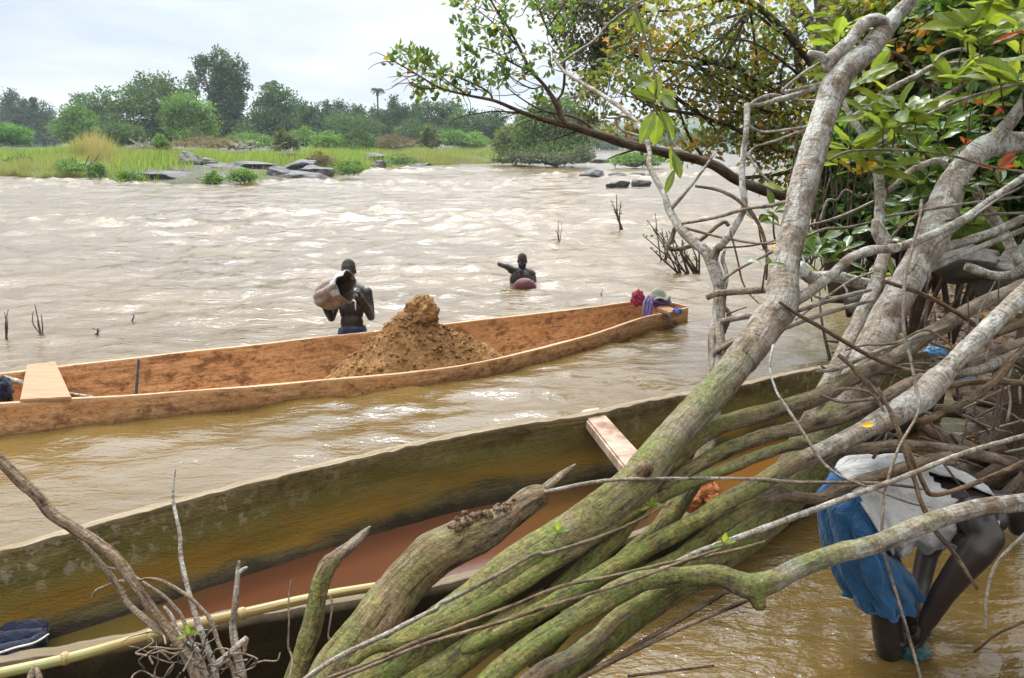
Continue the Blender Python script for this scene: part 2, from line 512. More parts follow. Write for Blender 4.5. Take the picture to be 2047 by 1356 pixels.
def wood_mat(name, dark, mid, light, algae=0.0, wet=(0.0, 0.1), rough=0.7, stain_shade=(0.05, 0.025, 0.01), orange=(0.28, 0.12, 0.03), rimc=(0.5, 0.4, 0.3)):
    """weathered canoe wood; 'hullco' = (height, across, along)"""
    m, nt, b, o = new_mat(name)
    co = attr(nt, 'hullco').outputs['Vector']
    g = noise_(nt, scaled(nt, co, (30, 30, 2.2)), 1.0, 6, 0.65, 0.3)
    big = noise_(nt, scaled(nt, co, (3.0, 3.0, 1.1)), 1.0, 5, 0.6, 0.5)
    rot = nd(nt, 'ShaderNodeMapping', Vector=co, Rotation=(0, math.radians(38), 0))
    adze = ramp(nt, noise_(nt, scaled(nt, rot.outputs[0], (90, 60, 9)), 1.0, 5, 0.6), [(0.33, 0.0), (0.55, 1.0)])
    c = ramp(nt, g, [(0.28, dark), (0.5, mid), (0.72, light)])
    c = mix(nt, ramp(nt, big, [(0.50, 0.0), (0.68, 0.75)]), c, orange)
    st = noise_(nt, scaled(nt, co, (5, 5, 4)), 1.0, 8, 0.75, 0.3)
    c = mix(nt, ramp(nt, st, [(0.52, 0), (0.60, 0.8)]), c, stain_shade)
    spk = noise_(nt, scaled(nt, co, (22, 22, 16)), 1.0, 6, 0.75)
    c = mix(nt, 1.0, c, ramp(nt, spk, [(0.32, (0.45, 0.42, 0.38)), (0.50, (1.0, 1.0, 1.0)), (0.70, (1.3, 1.28, 1.22))]), 'MULTIPLY')
    c = mix(nt, math_(nt, 'MULTIPLY', ramp(nt, adze, [(0.0, 0.9), (0.6, 0)]), 0.7), c, stain_shade)
    hgt = nd(nt, 'ShaderNodeSeparateXYZ', i0=co).outputs[0]
    hw = math_(nt, 'ADD', hgt, math_(nt, 'MULTIPLY', math_(nt, 'SUBTRACT', big, 0.5), 0.28))
    if algae > 0:
        al = mix(nt, noise_(nt, co, 22, 5, 0.7), (0.115, 0.092, 0.016), (0.052, 0.050, 0.009))
        c = mix(nt, math_(nt, 'MULTIPLY', ramp(nt, hw, [(0.12, 0.2), (0.20, 1), (0.34, 1), (0.48, 0.35)]), algae), c, al)
        pt = math_(nt, 'MULTIPLY', ramp(nt, noise_(nt, scaled(nt, co, (9, 9, 16)), 1.0, 6, 0.7), [(0.53, 0), (0.60, 0.55)]), math_(nt, 'MULTIPLY', ramp(nt, hw, [(0.22, 0), (0.36, 1)]), ramp(nt, noise_(nt, scaled(nt, co, (1, 1, .8)), 1.0, 2), [(0.48, 0.1), (0.58, 1.0)])))
        c = mix(nt, pt, c, (0.26, 0.235, 0.17))
        rust = mix(nt, g, (0.105, 0.054, 0.005), (0.19, 0.10, 0.012))
        c = mix(nt, math_(nt, 'MULTIPLY', ramp(nt, hw, [(0.15, 0), (0.19, 0.9), (0.23, 0.8), (0.34, 0)]), ramp(nt, st, [(0.36, 0.35), (0.52, 1.0)])), c, rust)
    hs = mad(nt, hw, 0.5, 0.5)
    w0, w1 = wet[0] * .5 + .5, wet[1] * .5 + .5
    c = mix(nt, ramp(nt, hs, [(w0, 0.93), (w1, 0.0)]), c, stain_shade)  # low band: damp wood, with shade painted in on the near canoe
    rim = attr(nt, 'rim').outputs['Fac']
    c = mix(nt, math_(nt, 'MULTIPLY', ramp(nt, rim, [(0.5, 0), (0.9, 1)]), ramp(nt, st, [(0.42, 1.0), (0.62, 0.35)])), c, mix(nt, g, mid, rimc))
    nt.links.new(c, b.inputs['Base Color'])
    nt.links.new(ramp(nt, hs, [(w0, 0.55), (w1 + .03, rough)]), b.inputs['Roughness'])
    b.inputs['Specular IOR Level'].default_value = 0.18
    hh = math_(nt, 'ADD', math_(nt, 'MULTIPLY', g, 0.5), math_(nt, 'MULTIPLY', adze, 0.35))
    hh = math_(nt, 'ADD', hh, math_(nt, 'MULTIPLY', st, 0.5))
    nt.links.new(bump(nt, hh, 0.8, 0.007), b.inputs['Normal'])
    return m


def simple_mat(name, stops, scale=8.0, rough=0.8, bumpd=0.01, bstr=0.5, spec=0.3, detail=6, rgh=0.65, bscale=None, stretch=(1, 1, 1)):
    m, nt, b, o = new_mat(name)
    pos = nd(nt, 'ShaderNodeTexCoord').outputs['Object']
    pos = scaled(nt, pos, stretch)
    n = noise_(nt, pos, scale, detail, rgh)
    nt.links.new(ramp(nt, n, stops), b.inputs['Base Color'])
    b.inputs['Roughness'].default_value = rough
    b.inputs['Specular IOR Level'].default_value = spec
    nb = noise_(nt, pos, bscale or scale * 3, 5, 0.7)
    nt.links.new(bump(nt, nb, bstr, bumpd), b.inputs['Normal'])
    return m


M = {}
M['bark'] = bark_mat()
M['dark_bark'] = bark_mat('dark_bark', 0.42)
M['leaf'] = leaf_mat('foliage', trans=0.48)
M['big_leaf'] = leaf_mat('broad_leaf', tint=False, col=(0.135, 0.205, 0.028), trans=0.5, rough=0.35, veins=True)
M['dark_leaf'] = leaf_mat('glossy_leaf', tint=False, col=(0.035, 0.085, 0.015), trans=0.3, rough=0.3, veins=True)
M['red_leaf'] = leaf_mat('red_leaf', tint=False, col=(0.42, 0.07, 0.02), trans=0.45, rough=0.4, veins=False)
M['far_leaf'] = leaf_mat('far_foliage', trans=0.22, rough=0.75)
M['grass'] = leaf_mat('grass_blades', trans=0.35, rough=0.6, hi=1.1)
M['water'] = water_mat()
M['canoe_far'] = wood_mat('orange_canoe_wood', (0.25, 0.118, 0.048), (0.42, 0.225, 0.100), (0.53, 0.315, 0.16), 0.0, (-0.52, -0.36), 0.7, (0.13, 0.062, 0.027), (0.46, 0.20, 0.070), (0.66, 0.46, 0.29))
M['canoe_near'] = wood_mat('mossy_canoe_wood', (0.055, 0.038, 0.018), (0.135, 0.094, 0.044), (0.255, 0.185, 0.105), 0.85, (0.10, 0.20), 0.75, (0.010, 0.007, 0.003), (0.12, 0.078, 0.034), (0.33, 0.27, 0.195))
M['new_wood'] = simple_mat('sawn_plank', [(0.3, (0.20, 0.098, 0.045)), (0.6, (0.28, 0.148, 0.074)), (0.75, (0.33, 0.185, 0.096))], 5, 0.7, 0.004, 0.4, stretch=(1, 6, 6))
M['thwart'] = simple_mat('worn_beam', [(0.35, (0.15, 0.075, 0.045)), (0.5, (0.29, 0.20, 0.14)), (0.7, (0.42, 0.34, 0.27))], 7, 0.8, 0.006, 0.6)
M['sand'] = simple_mat('wet_sand', [(0.30, (0.070, 0.032, 0.011)), (0.46, (0.20, 0.100, 0.036)), (0.62, (0.30, 0.165, 0.066)), (0.78, (0.42, 0.26, 0.12))], 5, 0.9, 0.03, 0.9, 0.15, 8, 0.75, 30)
M['laterite'] = simple_mat('red_clod', [(0.3, (0.16, 0.05, 0.018)), (0.6, (0.33, 0.12, 0.04))], 14, 0.9, 0.02, 0.9, 0.15)
M['rock'] = simple_mat('dark_rock', [(0.3, (0.012, 0.011, 0.011)), (0.55, (0.035, 0.031, 0.028)), (0.75, (0.10, 0.088, 0.078))], 0.9, 0.6, 0.15, 0.8, 0.4, 8, 0.65, 4)
M['bank_rock'] = simple_mat('bank_rock', [(0.3, (0.025, 0.022, 0.017)), (0.6, (0.075, 0.064, 0.05))], 3, 0.8, 0.05, 0.8, 0.3)
M['mud'] = simple_mat('bank_mud', [(0.3, (0.020, 0.013, 0.008)), (0.6, (0.055, 0.034, 0.018)), (0.75, (0.095, 0.055, 0.03))], 3.5, 0.75, 0.04, 0.9, 0.35, 8, 0.7, 12)
M['bed'] = simple_mat('river_bed', [(0.3, (0.10, 0.07, 0.04)), (0.7, (0.16, 0.11, 0.06))], 0.05, 0.9)
M['island'] = simple_mat('island_soil', [(0.3, (0.028, 0.034, 0.012)), (0.5, (0.048, 0.046, 0.02)), (0.7, (0.075, 0.056, 0.033))], 0.25, 0.9, 0.1, 0.6)
M['hill'] = simple_mat('forest_hill', [(0.35, (0.022, 0.04, 0.016)), (0.65, (0.05, 0.075, 0.03))], 0.06, 0.95, 2.0, 0.8)
M['litter'] = simple_mat('leaf_litter', [(0.3, (0.05, 0.026, 0.014)), (0.5, (0.13, 0.065, 0.03)), (0.72, (0.22, 0.13, 0.07))], 3, 0.8, 0.01)
M['skin'] = simple_mat('dark_skin', [(0.3, (0.014, 0.009, 0.0075)), (0.7, (0.026, 0.016, 0.0125))], 6, 0.42, 0.003, 0.3, 0.4)
M['hair'] = simple_mat('short_hair', [(0.4, (0.010, 0.009, 0.009)), (0.6, (0.02, 0.018, 0.018))], 60, 0.9, 0.004, 0.8, 0.2)
M['eye'] = simple_mat('eye_white', [(0.4, (0.22, 0.19, 0.17)), (0.6, (0.26, 0.22, 0.20))], 5, 0.3, 0.001, 0.1)


def cloth_mat(name, c, var=0.25, scale=7.0, rough=0.85):
    m, nt, b, o = new_mat(name)
    pos = nd(nt, 'ShaderNodeTexCoord').outputs['Object']
    n = noise_(nt, pos, scale, 6, 0.6)
    lo, hi = tuple(x * (1 - var) for x in c), tuple(min(1, x * (1 + var)) for x in c)
    col = ramp(nt, n, [(0.3, lo), (0.7, hi)])
    nt.links.new(col, b.inputs['Base Color'])
    b.inputs['Roughness'].default_value = rough
    b.inputs['Specular IOR Level'].default_value = 0.2
    b.inputs['Sheen Weight'].default_value = 0.15
    wv = nd(nt, 'ShaderNodeTexNoise', Vector=pos, Scale=260.0, Detail=2.0).outputs[0]
    wr = noise_(nt, scaled(nt, pos, (1, 1.6, .7)), 17, 4, 0.55, 1.4)
    h = math_(nt, 'ADD', math_(nt, 'MULTIPLY', wv, 0.08), math_(nt, 'ADD', wr, math_(nt, 'MULTIPLY', noise_(nt, pos, 9, 3, 0.6, 0.8), 1.2)))
    nt.links.new(bump(nt, h, 0.7, 0.022), b.inputs['Normal'])
    return m


M['blue_cloth'] = cloth_mat('blue_cotton', (0.014, 0.066, 0.145))
M['white_cloth'] = cloth_mat('grey_white_jersey', (0.36, 0.35, 0.335), 0.3)
M['purple_cloth'] = cloth_mat('purple_cloth', (0.13, 0.085, 0.20))
M['red_cloth'] = cloth_mat('dark_red_cloth', (0.24, 0.02, 0.045), 0.45)
M['olive_cloth'] = cloth_mat('olive_cloth', (0.21, 0.22, 0.16))
M['navy_cloth'] = cloth_mat('navy_cloth', (0.006, 0.008, 0.022))
M['navy_shorts'] = cloth_mat('blue_shorts', (0.007, 0.012, 0.05))
M['sack'] = cloth_mat('wet_brown_sack', (0.185, 0.135, 0.10), 0.45, 9, 0.4)
M['sack_band'] = cloth_mat('pale_band', (0.36, 0.39, 0.42), 0.2)
M['sack_in'] = cloth_mat('dark_lining', (0.055, 0.030, 0.021), 0.6)
M['basin'] = cloth_mat('red_plastic', (0.095, 0.028, 0.034), 0.2, 5, 0.35)
M['basin_green'] = cloth_mat('green_plastic', (0.012, 0.048, 0.042), 0.2, 5, 0.35)
M['rope_blue'] = cloth_mat('blue_rope', (0.03, 0.09, 0.40), 0.3, 30, 0.6)
M['rope_dark'] = cloth_mat('dark_rope', (0.03, 0.028, 0.026), 0.3, 30, 0.8)
M['blue_plastic'] = cloth_mat('blue_plastic', (0.10, 0.24, 0.42), 0.3, 9, 0.4)
M['cream'] = cloth_mat('cream_trim', (0.45, 0.42, 0.33), 0.2)
M['yellow_leaf'] = simple_mat('yellow_leaf', [(0.3, (0.55, 0.30, 0.01)), (0.7, (0.75, 0.42, 0.02))], 12, 0.5, 0.003)


def bamboo_mat():
    m, nt, b, o = new_mat('bamboo')
    co = attr(nt, 'barkco').outputs['Vector']
    n = noise_(nt, scaled(nt, co, (150, 150, 2.5)), 1.0, 6, 0.65)
    n2 = noise_(nt, scaled(nt, co, (45, 45, 2.2)), 1.0, 5, 0.6)
    c = ramp(nt, n, [(0.34, (0.085, 0.048, 0.012)), (0.48, (0.235, 0.155, 0.040)), (0.64, (0.36, 0.28, 0.115))])
    c = mix(nt, ramp(nt, n2, [(0.48, 0), (0.66, 0.8)]), c, (0.15, 0.20, 0.06))
    nt.links.new(c, b.inputs['Base Color'])
    b.inputs['Roughness'].default_value = 0.5
    nt.links.new(bump(nt, n, 0.3, 0.003), b.inputs['Normal'])
    return m


M['bamboo'] = bamboo_mat()


def bilge_mat():
    m, nt, b, o = new_mat('bilge_water')
    pos = nd(nt, 'ShaderNodeNewGeometry').outputs['Position']
    x = nd(nt, 'ShaderNodeSeparateXYZ', i0=pos).outputs[0]
    n = noise_(nt, pos, 2.2, 5, 0.6)
    xx = math_(nt, 'ADD', x, math_(nt, 'MULTIPLY', math_(nt, 'SUBTRACT', n, 0.5), 1.2))
    xr = nd(nt, 'ShaderNodeMapRange', i0=xx, i1=-3.0, i2=3.0).outputs[0]
    c = ramp(nt, xr, [(0.08, (0.045, 0.040, 0.006)), (0.22, (0.066, 0.042, 0.010)), (0.28, (0.060, 0.022, 0.010)), (0.47, (0.070, 0.026, 0.012)), (0.56, (0.060, 0.029, 0.008)), (0.75, (0.10, 0.042, 0.008))])
    sp = ramp(nt, noise_(nt, pos, 140, 3, 0.8), [(0.30, 0.5), (0.42, 0.0)])
    c = mix(nt, sp, c, (0.07, 0.03, 0.018))
    nt.links.new(c, b.inputs['Base Color'])
    b.inputs['Roughness'].default_value = 0.13
    b.inputs['IOR'].default_value = 1.33
    nt.links.new(bump(nt, noise_(nt, pos, 7, 2), 0.06, 0.01), b.inputs['Normal'])
    return m


M['bilge'] = bilge_mat()
# ------------------------------------------------------------------ the setting: river bed, banks, island, hills
def poly(lst, zs):
    return np.array([list(G(x, y, z)) for (x, y), z in zip(lst, zs)])


# gunwale lines of the two canoes (points on the rims)
C2_FAR = poly([(12, 744), (117, 732), (281, 713), (600, 678), (894, 646), (1160, 616), (1264, 603), (1339, 604), (1372, 612)], [.30, .30, .30, .28, .26, .23, .21, .19, .175])
C2_NEAR = poly([(0, 807), (141, 798), (293, 789), (600, 765), (920, 732), (1160, 676), (1281, 637), (1329, 626), (1376, 615)], [.26, .24, .20, .14, .13, .14, .16, .165, .17])
C1_FAR = poly([(0, 1090), (300, 1012), (600, 935), (900, 868), (1160, 825), (1420, 775), (1718, 718)], [.50] * 7)
C1_NEAR = poly([(0, 1326), (300, 1272), (560, 1222), (800, 1188), (960, 1150), (1220, 1085), (1400, 1030)], [.36] * 7)


def extend(line, k, at_start, dz=0.0):
    line = np.asarray(line)
    if at_start:
        d = line[0] - line[1]
        d /= np.linalg.norm(d)
        return np.vstack([line[0] + d * k + [0, 0, dz], line])
    d = line[-1] - line[-2]
    d /= np.linalg.norm(d)
    return np.vstack([line, line[-1] + d * k + [0, 0, dz]])


C2_FAR, C2_NEAR = extend(C2_FAR, 1.3, True), extend(C2_NEAR, 1.3, True)
C1_FAR = extend(C1_FAR, 0.8, True)
C1_NEAR = extend(C1_NEAR, 0.7, True)
C1_FAR = np.vstack([C1_FAR, C1_FAR[-1] + np.array([0.65, 0.28, 0.0])])
C1_NEAR = np.vstack([C1_NEAR, C1_NEAR[-1] + np.array([0.75, 0.66, 0.02]), C1_NEAR[-1] + np.array([1.75, 1.75, 0.07]), C1_FAR[-1] + np.array([0.10, -0.22, -0.05])])


def resample(line, n):
    line = np.asarray(line)
    s = np.concatenate([[0], np.cumsum(np.linalg.norm(np.diff(line, axis=0), axis=1))])
    c = catmull(line, lambda a, b: 12)
    s = np.concatenate([[0], np.cumsum(np.linalg.norm(np.diff(c, axis=0), axis=1))])
    t = np.linspace(0, s[-1], n)
    return np.stack([np.interp(t, s, c[:, k]) for k in range(3)], 1)


def in_poly(x, y, pg):
    ins = np.zeros(x.shape, bool)
    for (x1, y1), (x2, y2) in zip(pg, np.roll(pg, -1, 0)):
        c = ((y1 > y) != (y2 > y)) & (x < (x2 - x1) * (y - y1) / (y2 - y1 + 1e-12) + x1)
        ins ^= c
    return ins


def footprint(near, far, inset):
    n, f = resample(near, 40)[:, :2], resample(far, 40)[:, :2]
    d = f - n
    d /= np.linalg.norm(d, axis=1)[:, None] + 1e-9
    return np.vstack([n + d * inset, (f - d * inset)[::-1]])


FP1, FP2 = footprint(C1_NEAR, C1_FAR, 0.05), footprint(C2_NEAR, C2_FAR, 0.038)

# right shore line: x of the water's edge as a function of y
SH_Y = np.array([-6, 1.0, 2.2, 3.4, 4.2, 5.0, 5.6, 6.2, 8.0, 10.5, 14, 20, 40, 90, 200, 420])
SH_X = np.array([-1.0, 0.4, 2.6, 2.95, 2.95, 3.0, 3.3, 3.85, 4.1, 4.5, 5.5, 8.5, 17, 33, 62, 110])


def shore_x(y):
    return np.interp(y, SH_Y, SH_X)


# the river surface: polar grid, finer near the viewer's bank
def river():
    na, nr = 300, 860
    ang = np.radians(np.linspace(-62, 62, na))
    rad = 1.15 * (3200 / 1.15) ** (np.linspace(0, 1, nr) ** 1.0)
    A, R = np.meshgrid(ang, rad)
    X, Y = R * np.sin(A), R * np.cos(A)
    D = Y
    # calm by the bank, choppy mid river, rapids towards the island
    right = sstep(0.5, 3.2, X - 0.35 * (Y - 4))
    calm = 1 - 0.80 * right * (1 - sstep(10, 14, Y))
    a1 = (0.006 + 0.020 * sstep(4.2, 7.0, D) + 0.018 * sstep(7.5, 12, D) + 0.020 * sstep(13, 22, D)) * calm
    rap = sstep(14, 24, D) * (1 - 0.85 * sstep(62, 90, D))
    warp = 0.8 * pn(X * .3, Y * .3, 3)
    w1 = pn(X * 0.75 + warp, Y * 1.5 + warp, 1)
    w2 = pn(X * 1.7 - warp, Y * 3.1, 2)
    w3 = pn(X * 3.9, Y * 6.5 + warp, 4)
    fade = 1 - sstep(35, 60, D)
    z = a1 * (1.5 * w1 + 0.9 * w2 * (1 - sstep(25, 45, D)) + 0.6 * w3 * (1 - sstep(14, 24, D)))
    # standing waves with sharp crests
    ridge = 1 - np.abs(pn(X * 0.16 + .6 * warp, Y * 0.42, 7)) * 2.0
    ridge2 = 1 - np.abs(pn(X * 0.45, Y * 0.95 + warp, 8)) * 2.0
    zone = sstep(-0.08, 0.32, pn(X * 0.05, Y * 0.075, 9) + 0.12)
    crest = np.clip(ridge, 0, 1) ** 2 * 0.6 + np.clip(ridge2, 0, 1) ** 3 * 0.55
    z = z + rap * zone * crest * (0.20 + 0.10 * sstep(24, 40, D))
    z = z - 0.05 * rap * zone
    foam = 0.8 * rap * np.clip((crest - 0.66) * 2.4, 0, 1) * zone
    foam = np.maximum(foam * sstep(15, 24, D), 0.28 * rap * sstep(20, 32, D) * np.clip(pn(X * .35, Y * .8, 21) * 2 - .35, 0, 1))
    # rings round the people
    for (px, py, amp) in ((1.62, 3.05, .010), (1.86, 3.16, .010), (.17, 12.3, .02), (-1.6, 8.5, .012)):
        rr = np.hypot(X - px, Y - py)
        z += amp * np.sin(rr * (38 if py < 5 else 14)) * np.exp(-rr * (3.2 if py < 5 else 1.1))
    for fp in (FP1, FP2):
        m = (R < 14) & in_poly(X, Y, fp)
        z[m] = -0.42
    z[R > 500] *= 0.2
    chop = np.clip(0.22 + 0.36 * sstep(6, 10, D) + 0.36 * sstep(16, 30, D), 0, 1) * (1 - .45 * right * (1 - sstep(10, 14, Y)))
    # ripples the washing person sends out
    chop = np.maximum(chop, 0.75 * np.exp(-(np.hypot(X - 1.1, Y - 3.2) / 1.0) ** 2))
    V = np.stack([X, Y, z], -1).reshape(-1, 3)
    idx = np.arange(na * nr).reshape(nr, na)
    Q = np.stack([idx[:-1, :-1], idx[:-1, 1:], idx[1:, 1:], idx[1:, :-1]], -1).reshape(-1, 4)
    me = make_mesh('river', V, Q, None, True, {'foam': foam.ravel(), 'chop': chop.ravel()})
    return tag(link('river', me, M['water']), kind='structure')


river()

bed = make_mesh('river_bed', [(-4000, -800, -1.2), (4000, -800, -1.2), (4000, 5000, -1.2), (-4000, 5000, -1.2)], [(0, 1, 2, 3)])
tag(link('ground', bed, M['bed']), kind='structure')


def heightfield(name, xs, ys, fn, material, kind='structure'):
    X, Y = np.meshgrid(xs, ys)
    Z = fn(X, Y)
    n, k = X.shape
    idx = np.arange(n * k).reshape(n, k)
    Q = np.stack([idx[:-1, :-1], idx[:-1, 1:], idx[1:, 1:], idx[1:, :-1]], -1).reshape(-1, 4)
    me = make_mesh(name, np.stack([X, Y, Z], -1), Q)
    return tag(link(name, me, material), kind=kind)


# muddy bank on the right and behind the viewer
def bank_h(X, Y):
    d = X - shore_x(Y)
    z = np.where(d > 0, 0.42 * (1 - np.exp(-d * 0.9)) + 0.10 * d, 0.35 * d)
    z = z + (0.07 * pn(X * 1.3, Y * 1.3, 31) + 0.03 * pn(X * 4, Y * 4, 32)) * sstep(-0.3, 0.5, d)
    # the foot of the viewer's own bank
    d2 = 2.15 - Y - 0.30 * np.clip(X + .6, -4, 0)
    z2 = np.where(d2 > 0, 0.46 * (1 - np.exp(-d2 * 3.0)), 0.8 * d2) + 0.03 * pn(X * 5, Y * 5, 33)
    z2 = np.where(X < 1.2, z2, -1)
    return np.clip(np.maximum(z, z2), -1.0, 6)


heightfield('river_bank', np.concatenate([np.linspace(-7, 8, 220), np.linspace(8.3, 40, 60)]), np.concatenate([np.linspace(-6, 12, 240), np.linspace(12.2, 60, 90)]), bank_h, M['mud'])

# the island: shore line seen in the photograph, rising slowly behind it
ISL = [G(x, y) for (x, y) in ((-420, 352), (-200, 352), (0, 351), (80, 357), (180, 353), (250, 366), (400, 371), (520, 366), (640, 358), (700, 346), (860, 331), (1000, 326), (1165, 327))]
ISL_A = np.array([math.atan2(p.x, p.y) for p in ISL])
ISL_R = np.array([math.hypot(p.x, p.y) for p in ISL])


def isl_d(X, Y):
    a = np.arctan2(X, Y)
    d = np.hypot(X, Y) - np.interp(a, ISL_A, ISL_R)
    edge = (0.0886 - a) * 90            # the island's right tip
    return np.minimum(d, edge)


def isl_h(X, Y):
    d = isl_d(X, Y) + 1.5 * pn(X * .2, Y * .2, 41)
    z = np.where(d > 0, 0.55 * (1 - np.exp(-d * .25)) + 0.012 * d, 0.3 * d)
    z = z + (0.30 * pn(X * .12, Y * .12, 42) + 0.15 * pn(X * .4, Y * .4, 43)) * sstep(0, 5, d)
    # a side channel opens on the left, behind the grass
    ch = np.exp(-(((X + 38) / 16) ** 2 + ((Y - 83) / 7) ** 2))
    return np.clip(z - 1.2 * ch, -1.1, 9)


heightfield('island', np.linspace(-130, 14, 250), np.linspace(34, 230, 260), isl_h, M['island'])


def far_h(X, Y):
    d = Y - 330 - 40 * pn(X * .01, 0 * X, 51)
    z = np.where(d > 0, np.minimum(d * .03, 3) + sstep(80, 520, d) * (16 + 16 * pn(X * .004, Y * .004, 52) + 5 * pn(X * .02, Y * .02, 53)), d * .1)
    return np.clip(z, -1.1, 80)


heightfield('far_hills', np.linspace(-900, 900, 160), np.linspace(290, 1100, 90), far_h, M['hill'])

# ------------------------------------------------------------------ foliage builders
GREENS = [(0.032, 0.070, 0.016), (0.055, 0.108, 0.022), (0.085, 0.145, 0.026), (0.042, 0.085, 0.026)]
GW = [.3, .35, .15, .2]


def crown(blobs, n, size, rs, cols=GREENS, w=GW, droop=-0.15, tmpl=LEAF4, clumps=True):
    """leaves through a union of ellipsoids; blobs = [(centre, radii)], leaves gathered in clumps so the sky shows between"""
    vol = np.array([r[0] * r[1] * r[2] for _, r in blobs]) ** 0.75
    cnt = np.maximum(20, (n * vol / vol.sum()).astype(int))
    out = []
    for (c, r), k in zip(blobs, cnt):
        c, r = np.asarray(c), np.asarray(r)
        if clumps:
            nc = max(10, k // 26)
            cp = ell_points(nc, rs, 0.45)
            ci = rs.integers(0, nc, k)
            tone = np.clip(1 + rs.normal(0, .22, (nc, 1)), .5, 1.7)
            sp = 0.62 / nc ** (1 / 3) + 0.05
            p = cp[ci] + rs.normal(0, sp, (k, 3))
            tn = pick(cols, w, nc, rs, .1)[ci] * .6 + pick(cols, w, k, rs, .15) * .4
            tn = tn * tone[ci]
        else:
            p = ell_points(k, rs, 0.3)
            tn = pick(cols, w, k, rs)
        ax = p + rs.normal(0, .7, (k, 3)) + np.array([0, 0, droop])
        out.append(leaves(c + p * r, ax, size * rs.uniform(.65, 1.35, k), np.clip(tn, .004, .9), rs, tmpl))
    return join(out)


def far_tree(name, label, x, ybase, d, lobes, n, size, group, cols=GREENS, w=GW, trunk=0.25, cat='tree'):
    """lobes in photo pixels: (x, y, rx, ry); the tree stands at distance d"""
    rs = np.random.default_rng(int(x * 7 + ybase * 13) % 99991 + 3)
    base = P(x, ybase, d)
    base.z = max(base.z, 0.1)
    t = thing(name, label, cat, base, group)
    bl = []
    for (lx, ly, rx, ry) in lobes:
        c = P(lx, ly, d)
        rr = rx / F * d
        bl.append(((c.x, c.y + rs.normal(0, .25) * rr, c.z), (rr, rr * .9, ry / F * d)))
    part('crown', mk('crown', crown(bl, int(n * 1.7), size * .74, rs, cols, w), False), M['far_leaf'], t)
    top = max(bl, key=lambda q: q[0][2])
    ch = []
    for (c, r) in bl[:4]:
        tp = Vector(c)
        mid = base.lerp(tp, .55) + Vector((rs.normal(0, .4), 0, 0))
        ch.append(tube([(*base, trunk), (*mid, trunk * .7), (*tp, trunk * .25)], 6, seed=int(rs.integers(99)), step=5))
    part('trunk', mk('trunk', join(ch)), M['bark'], t)
    return t


BRIGHT = [(0.095, 0.19, 0.030), (0.13, 0.22, 0.040), (0.07, 0.145, 0.026)]
OLIVE = [(0.085, 0.105, 0.025), (0.12, 0.13, 0.03), (0.06, 0.09, 0.02)]
BROWN = [(0.13, 0.095, 0.055), (0.10, 0.10, 0.03), (0.16, 0.12, 0.07)]
BLUEG = [(0.034, 0.075, 0.030), (0.046, 0.095, 0.034), (0.065, 0.115, 0.036)]
gt = 'trees on the wooded far side of the island'
far_tree('broadleaf_tree', 'tallest far tree, three ragged vine-hung heads standing well above the other trees', 445, 288, 118,
         [(440, 124, 20, 22), (404, 130, 15, 17), (474, 142, 17, 22), (441, 156, 19, 22), (466, 180, 24, 30), (430, 190, 17, 24), (448, 222, 32, 34), (390, 160, 12, 14), (452, 258, 44, 28), (493, 168, 7, 8), (386, 182, 8, 12)], 9000, .55, gt, BLUEG, [.4, .4, .2], .4)
far_tree('broadleaf_tree', 'broad domed dark tree just left of the tallest three-headed tree', 320, 285, 112,
         [(300, 170, 28, 20), (340, 178, 36, 22), (268, 190, 24, 18), (318, 205, 60, 30), (290, 235, 60, 32), (345, 240, 46, 34), (310, 265, 70, 22)], 8000, .55, gt)
far_tree('broadleaf_tree', 'round bright green tree low in front of the domed dark tree', 372, 286, 100,
         [(372, 212, 36, 20), (352, 228, 26, 20), (398, 232, 28, 20), (374, 246, 46, 24), (390, 266, 40, 16)], 5000, .45, gt, BRIGHT, [.5, .2, .3])
far_tree('broadleaf_tree', 'flat-topped airy tree left of the domed tree, its twigs against the sky', 190, 285, 122,
         [(168, 196, 20, 7), (216, 190, 20, 10), (190, 208, 40, 13), (218, 228, 42, 24), (178, 238, 36, 26), (200, 262, 60, 22)], 5200, .5, gt)
far_tree('broadleaf_tree', 'low dark rounded tree at the left end of the central wood', 140, 287, 106,
         [(140, 225, 22, 16), (160, 242, 34, 22), (132, 258, 30, 22), (170, 268, 46, 18)], 4200, .45, gt, BRIGHT, [.2, .1, .7])
far_tree('bush', 'dark leafy bush below the flat-topped tree, behind the tall tan grass', 228, 292, 92,
         [(215, 270, 38, 18), (255, 268, 36, 18), (228, 280, 50, 12)], 3200, .4, gt)
far_tree('broadleaf_tree', 'vine-smothered tree column right of the tallest tree, palm fronds over its top', 550, 288, 112,
         [(545, 190, 26, 18), (562, 205, 28, 22), (535, 222, 34, 26), (560, 245, 40, 28), (520, 255, 40, 24), (545, 272, 48, 16)], 6000, .5, gt, BLUEG, [.2, .4, .4])
far_tree('broadleaf_tree', 'low tree with a notched top between the vine column and the sky gap', 605, 285, 120,
         [(598, 212, 16, 12), (632, 220, 12, 12), (604, 232, 28, 20), (625, 250, 30, 22), (590, 262, 40, 18)], 3600, .5, gt, BLUEG, [.4, .4, .2])
fx = [(656, 218, 10, 'slim small tree just right of the first sky gap'), (680, 217, 14, 'small round-headed tree left of the lone palm'), (713, 218, 18, 'squat spreading tree a little left of the lone palm'),
      (752, 228, 16, 'dark low tree at the foot of the lone palm'), (786, 212, 14, 'narrow vine-covered tree right of the lone palm'), (808, 226, 14, 'small sloping tree beside the narrow vine-covered one'),
      (828, 226, 9, 'slim dark spire of a tree before the twin-headed tree')]
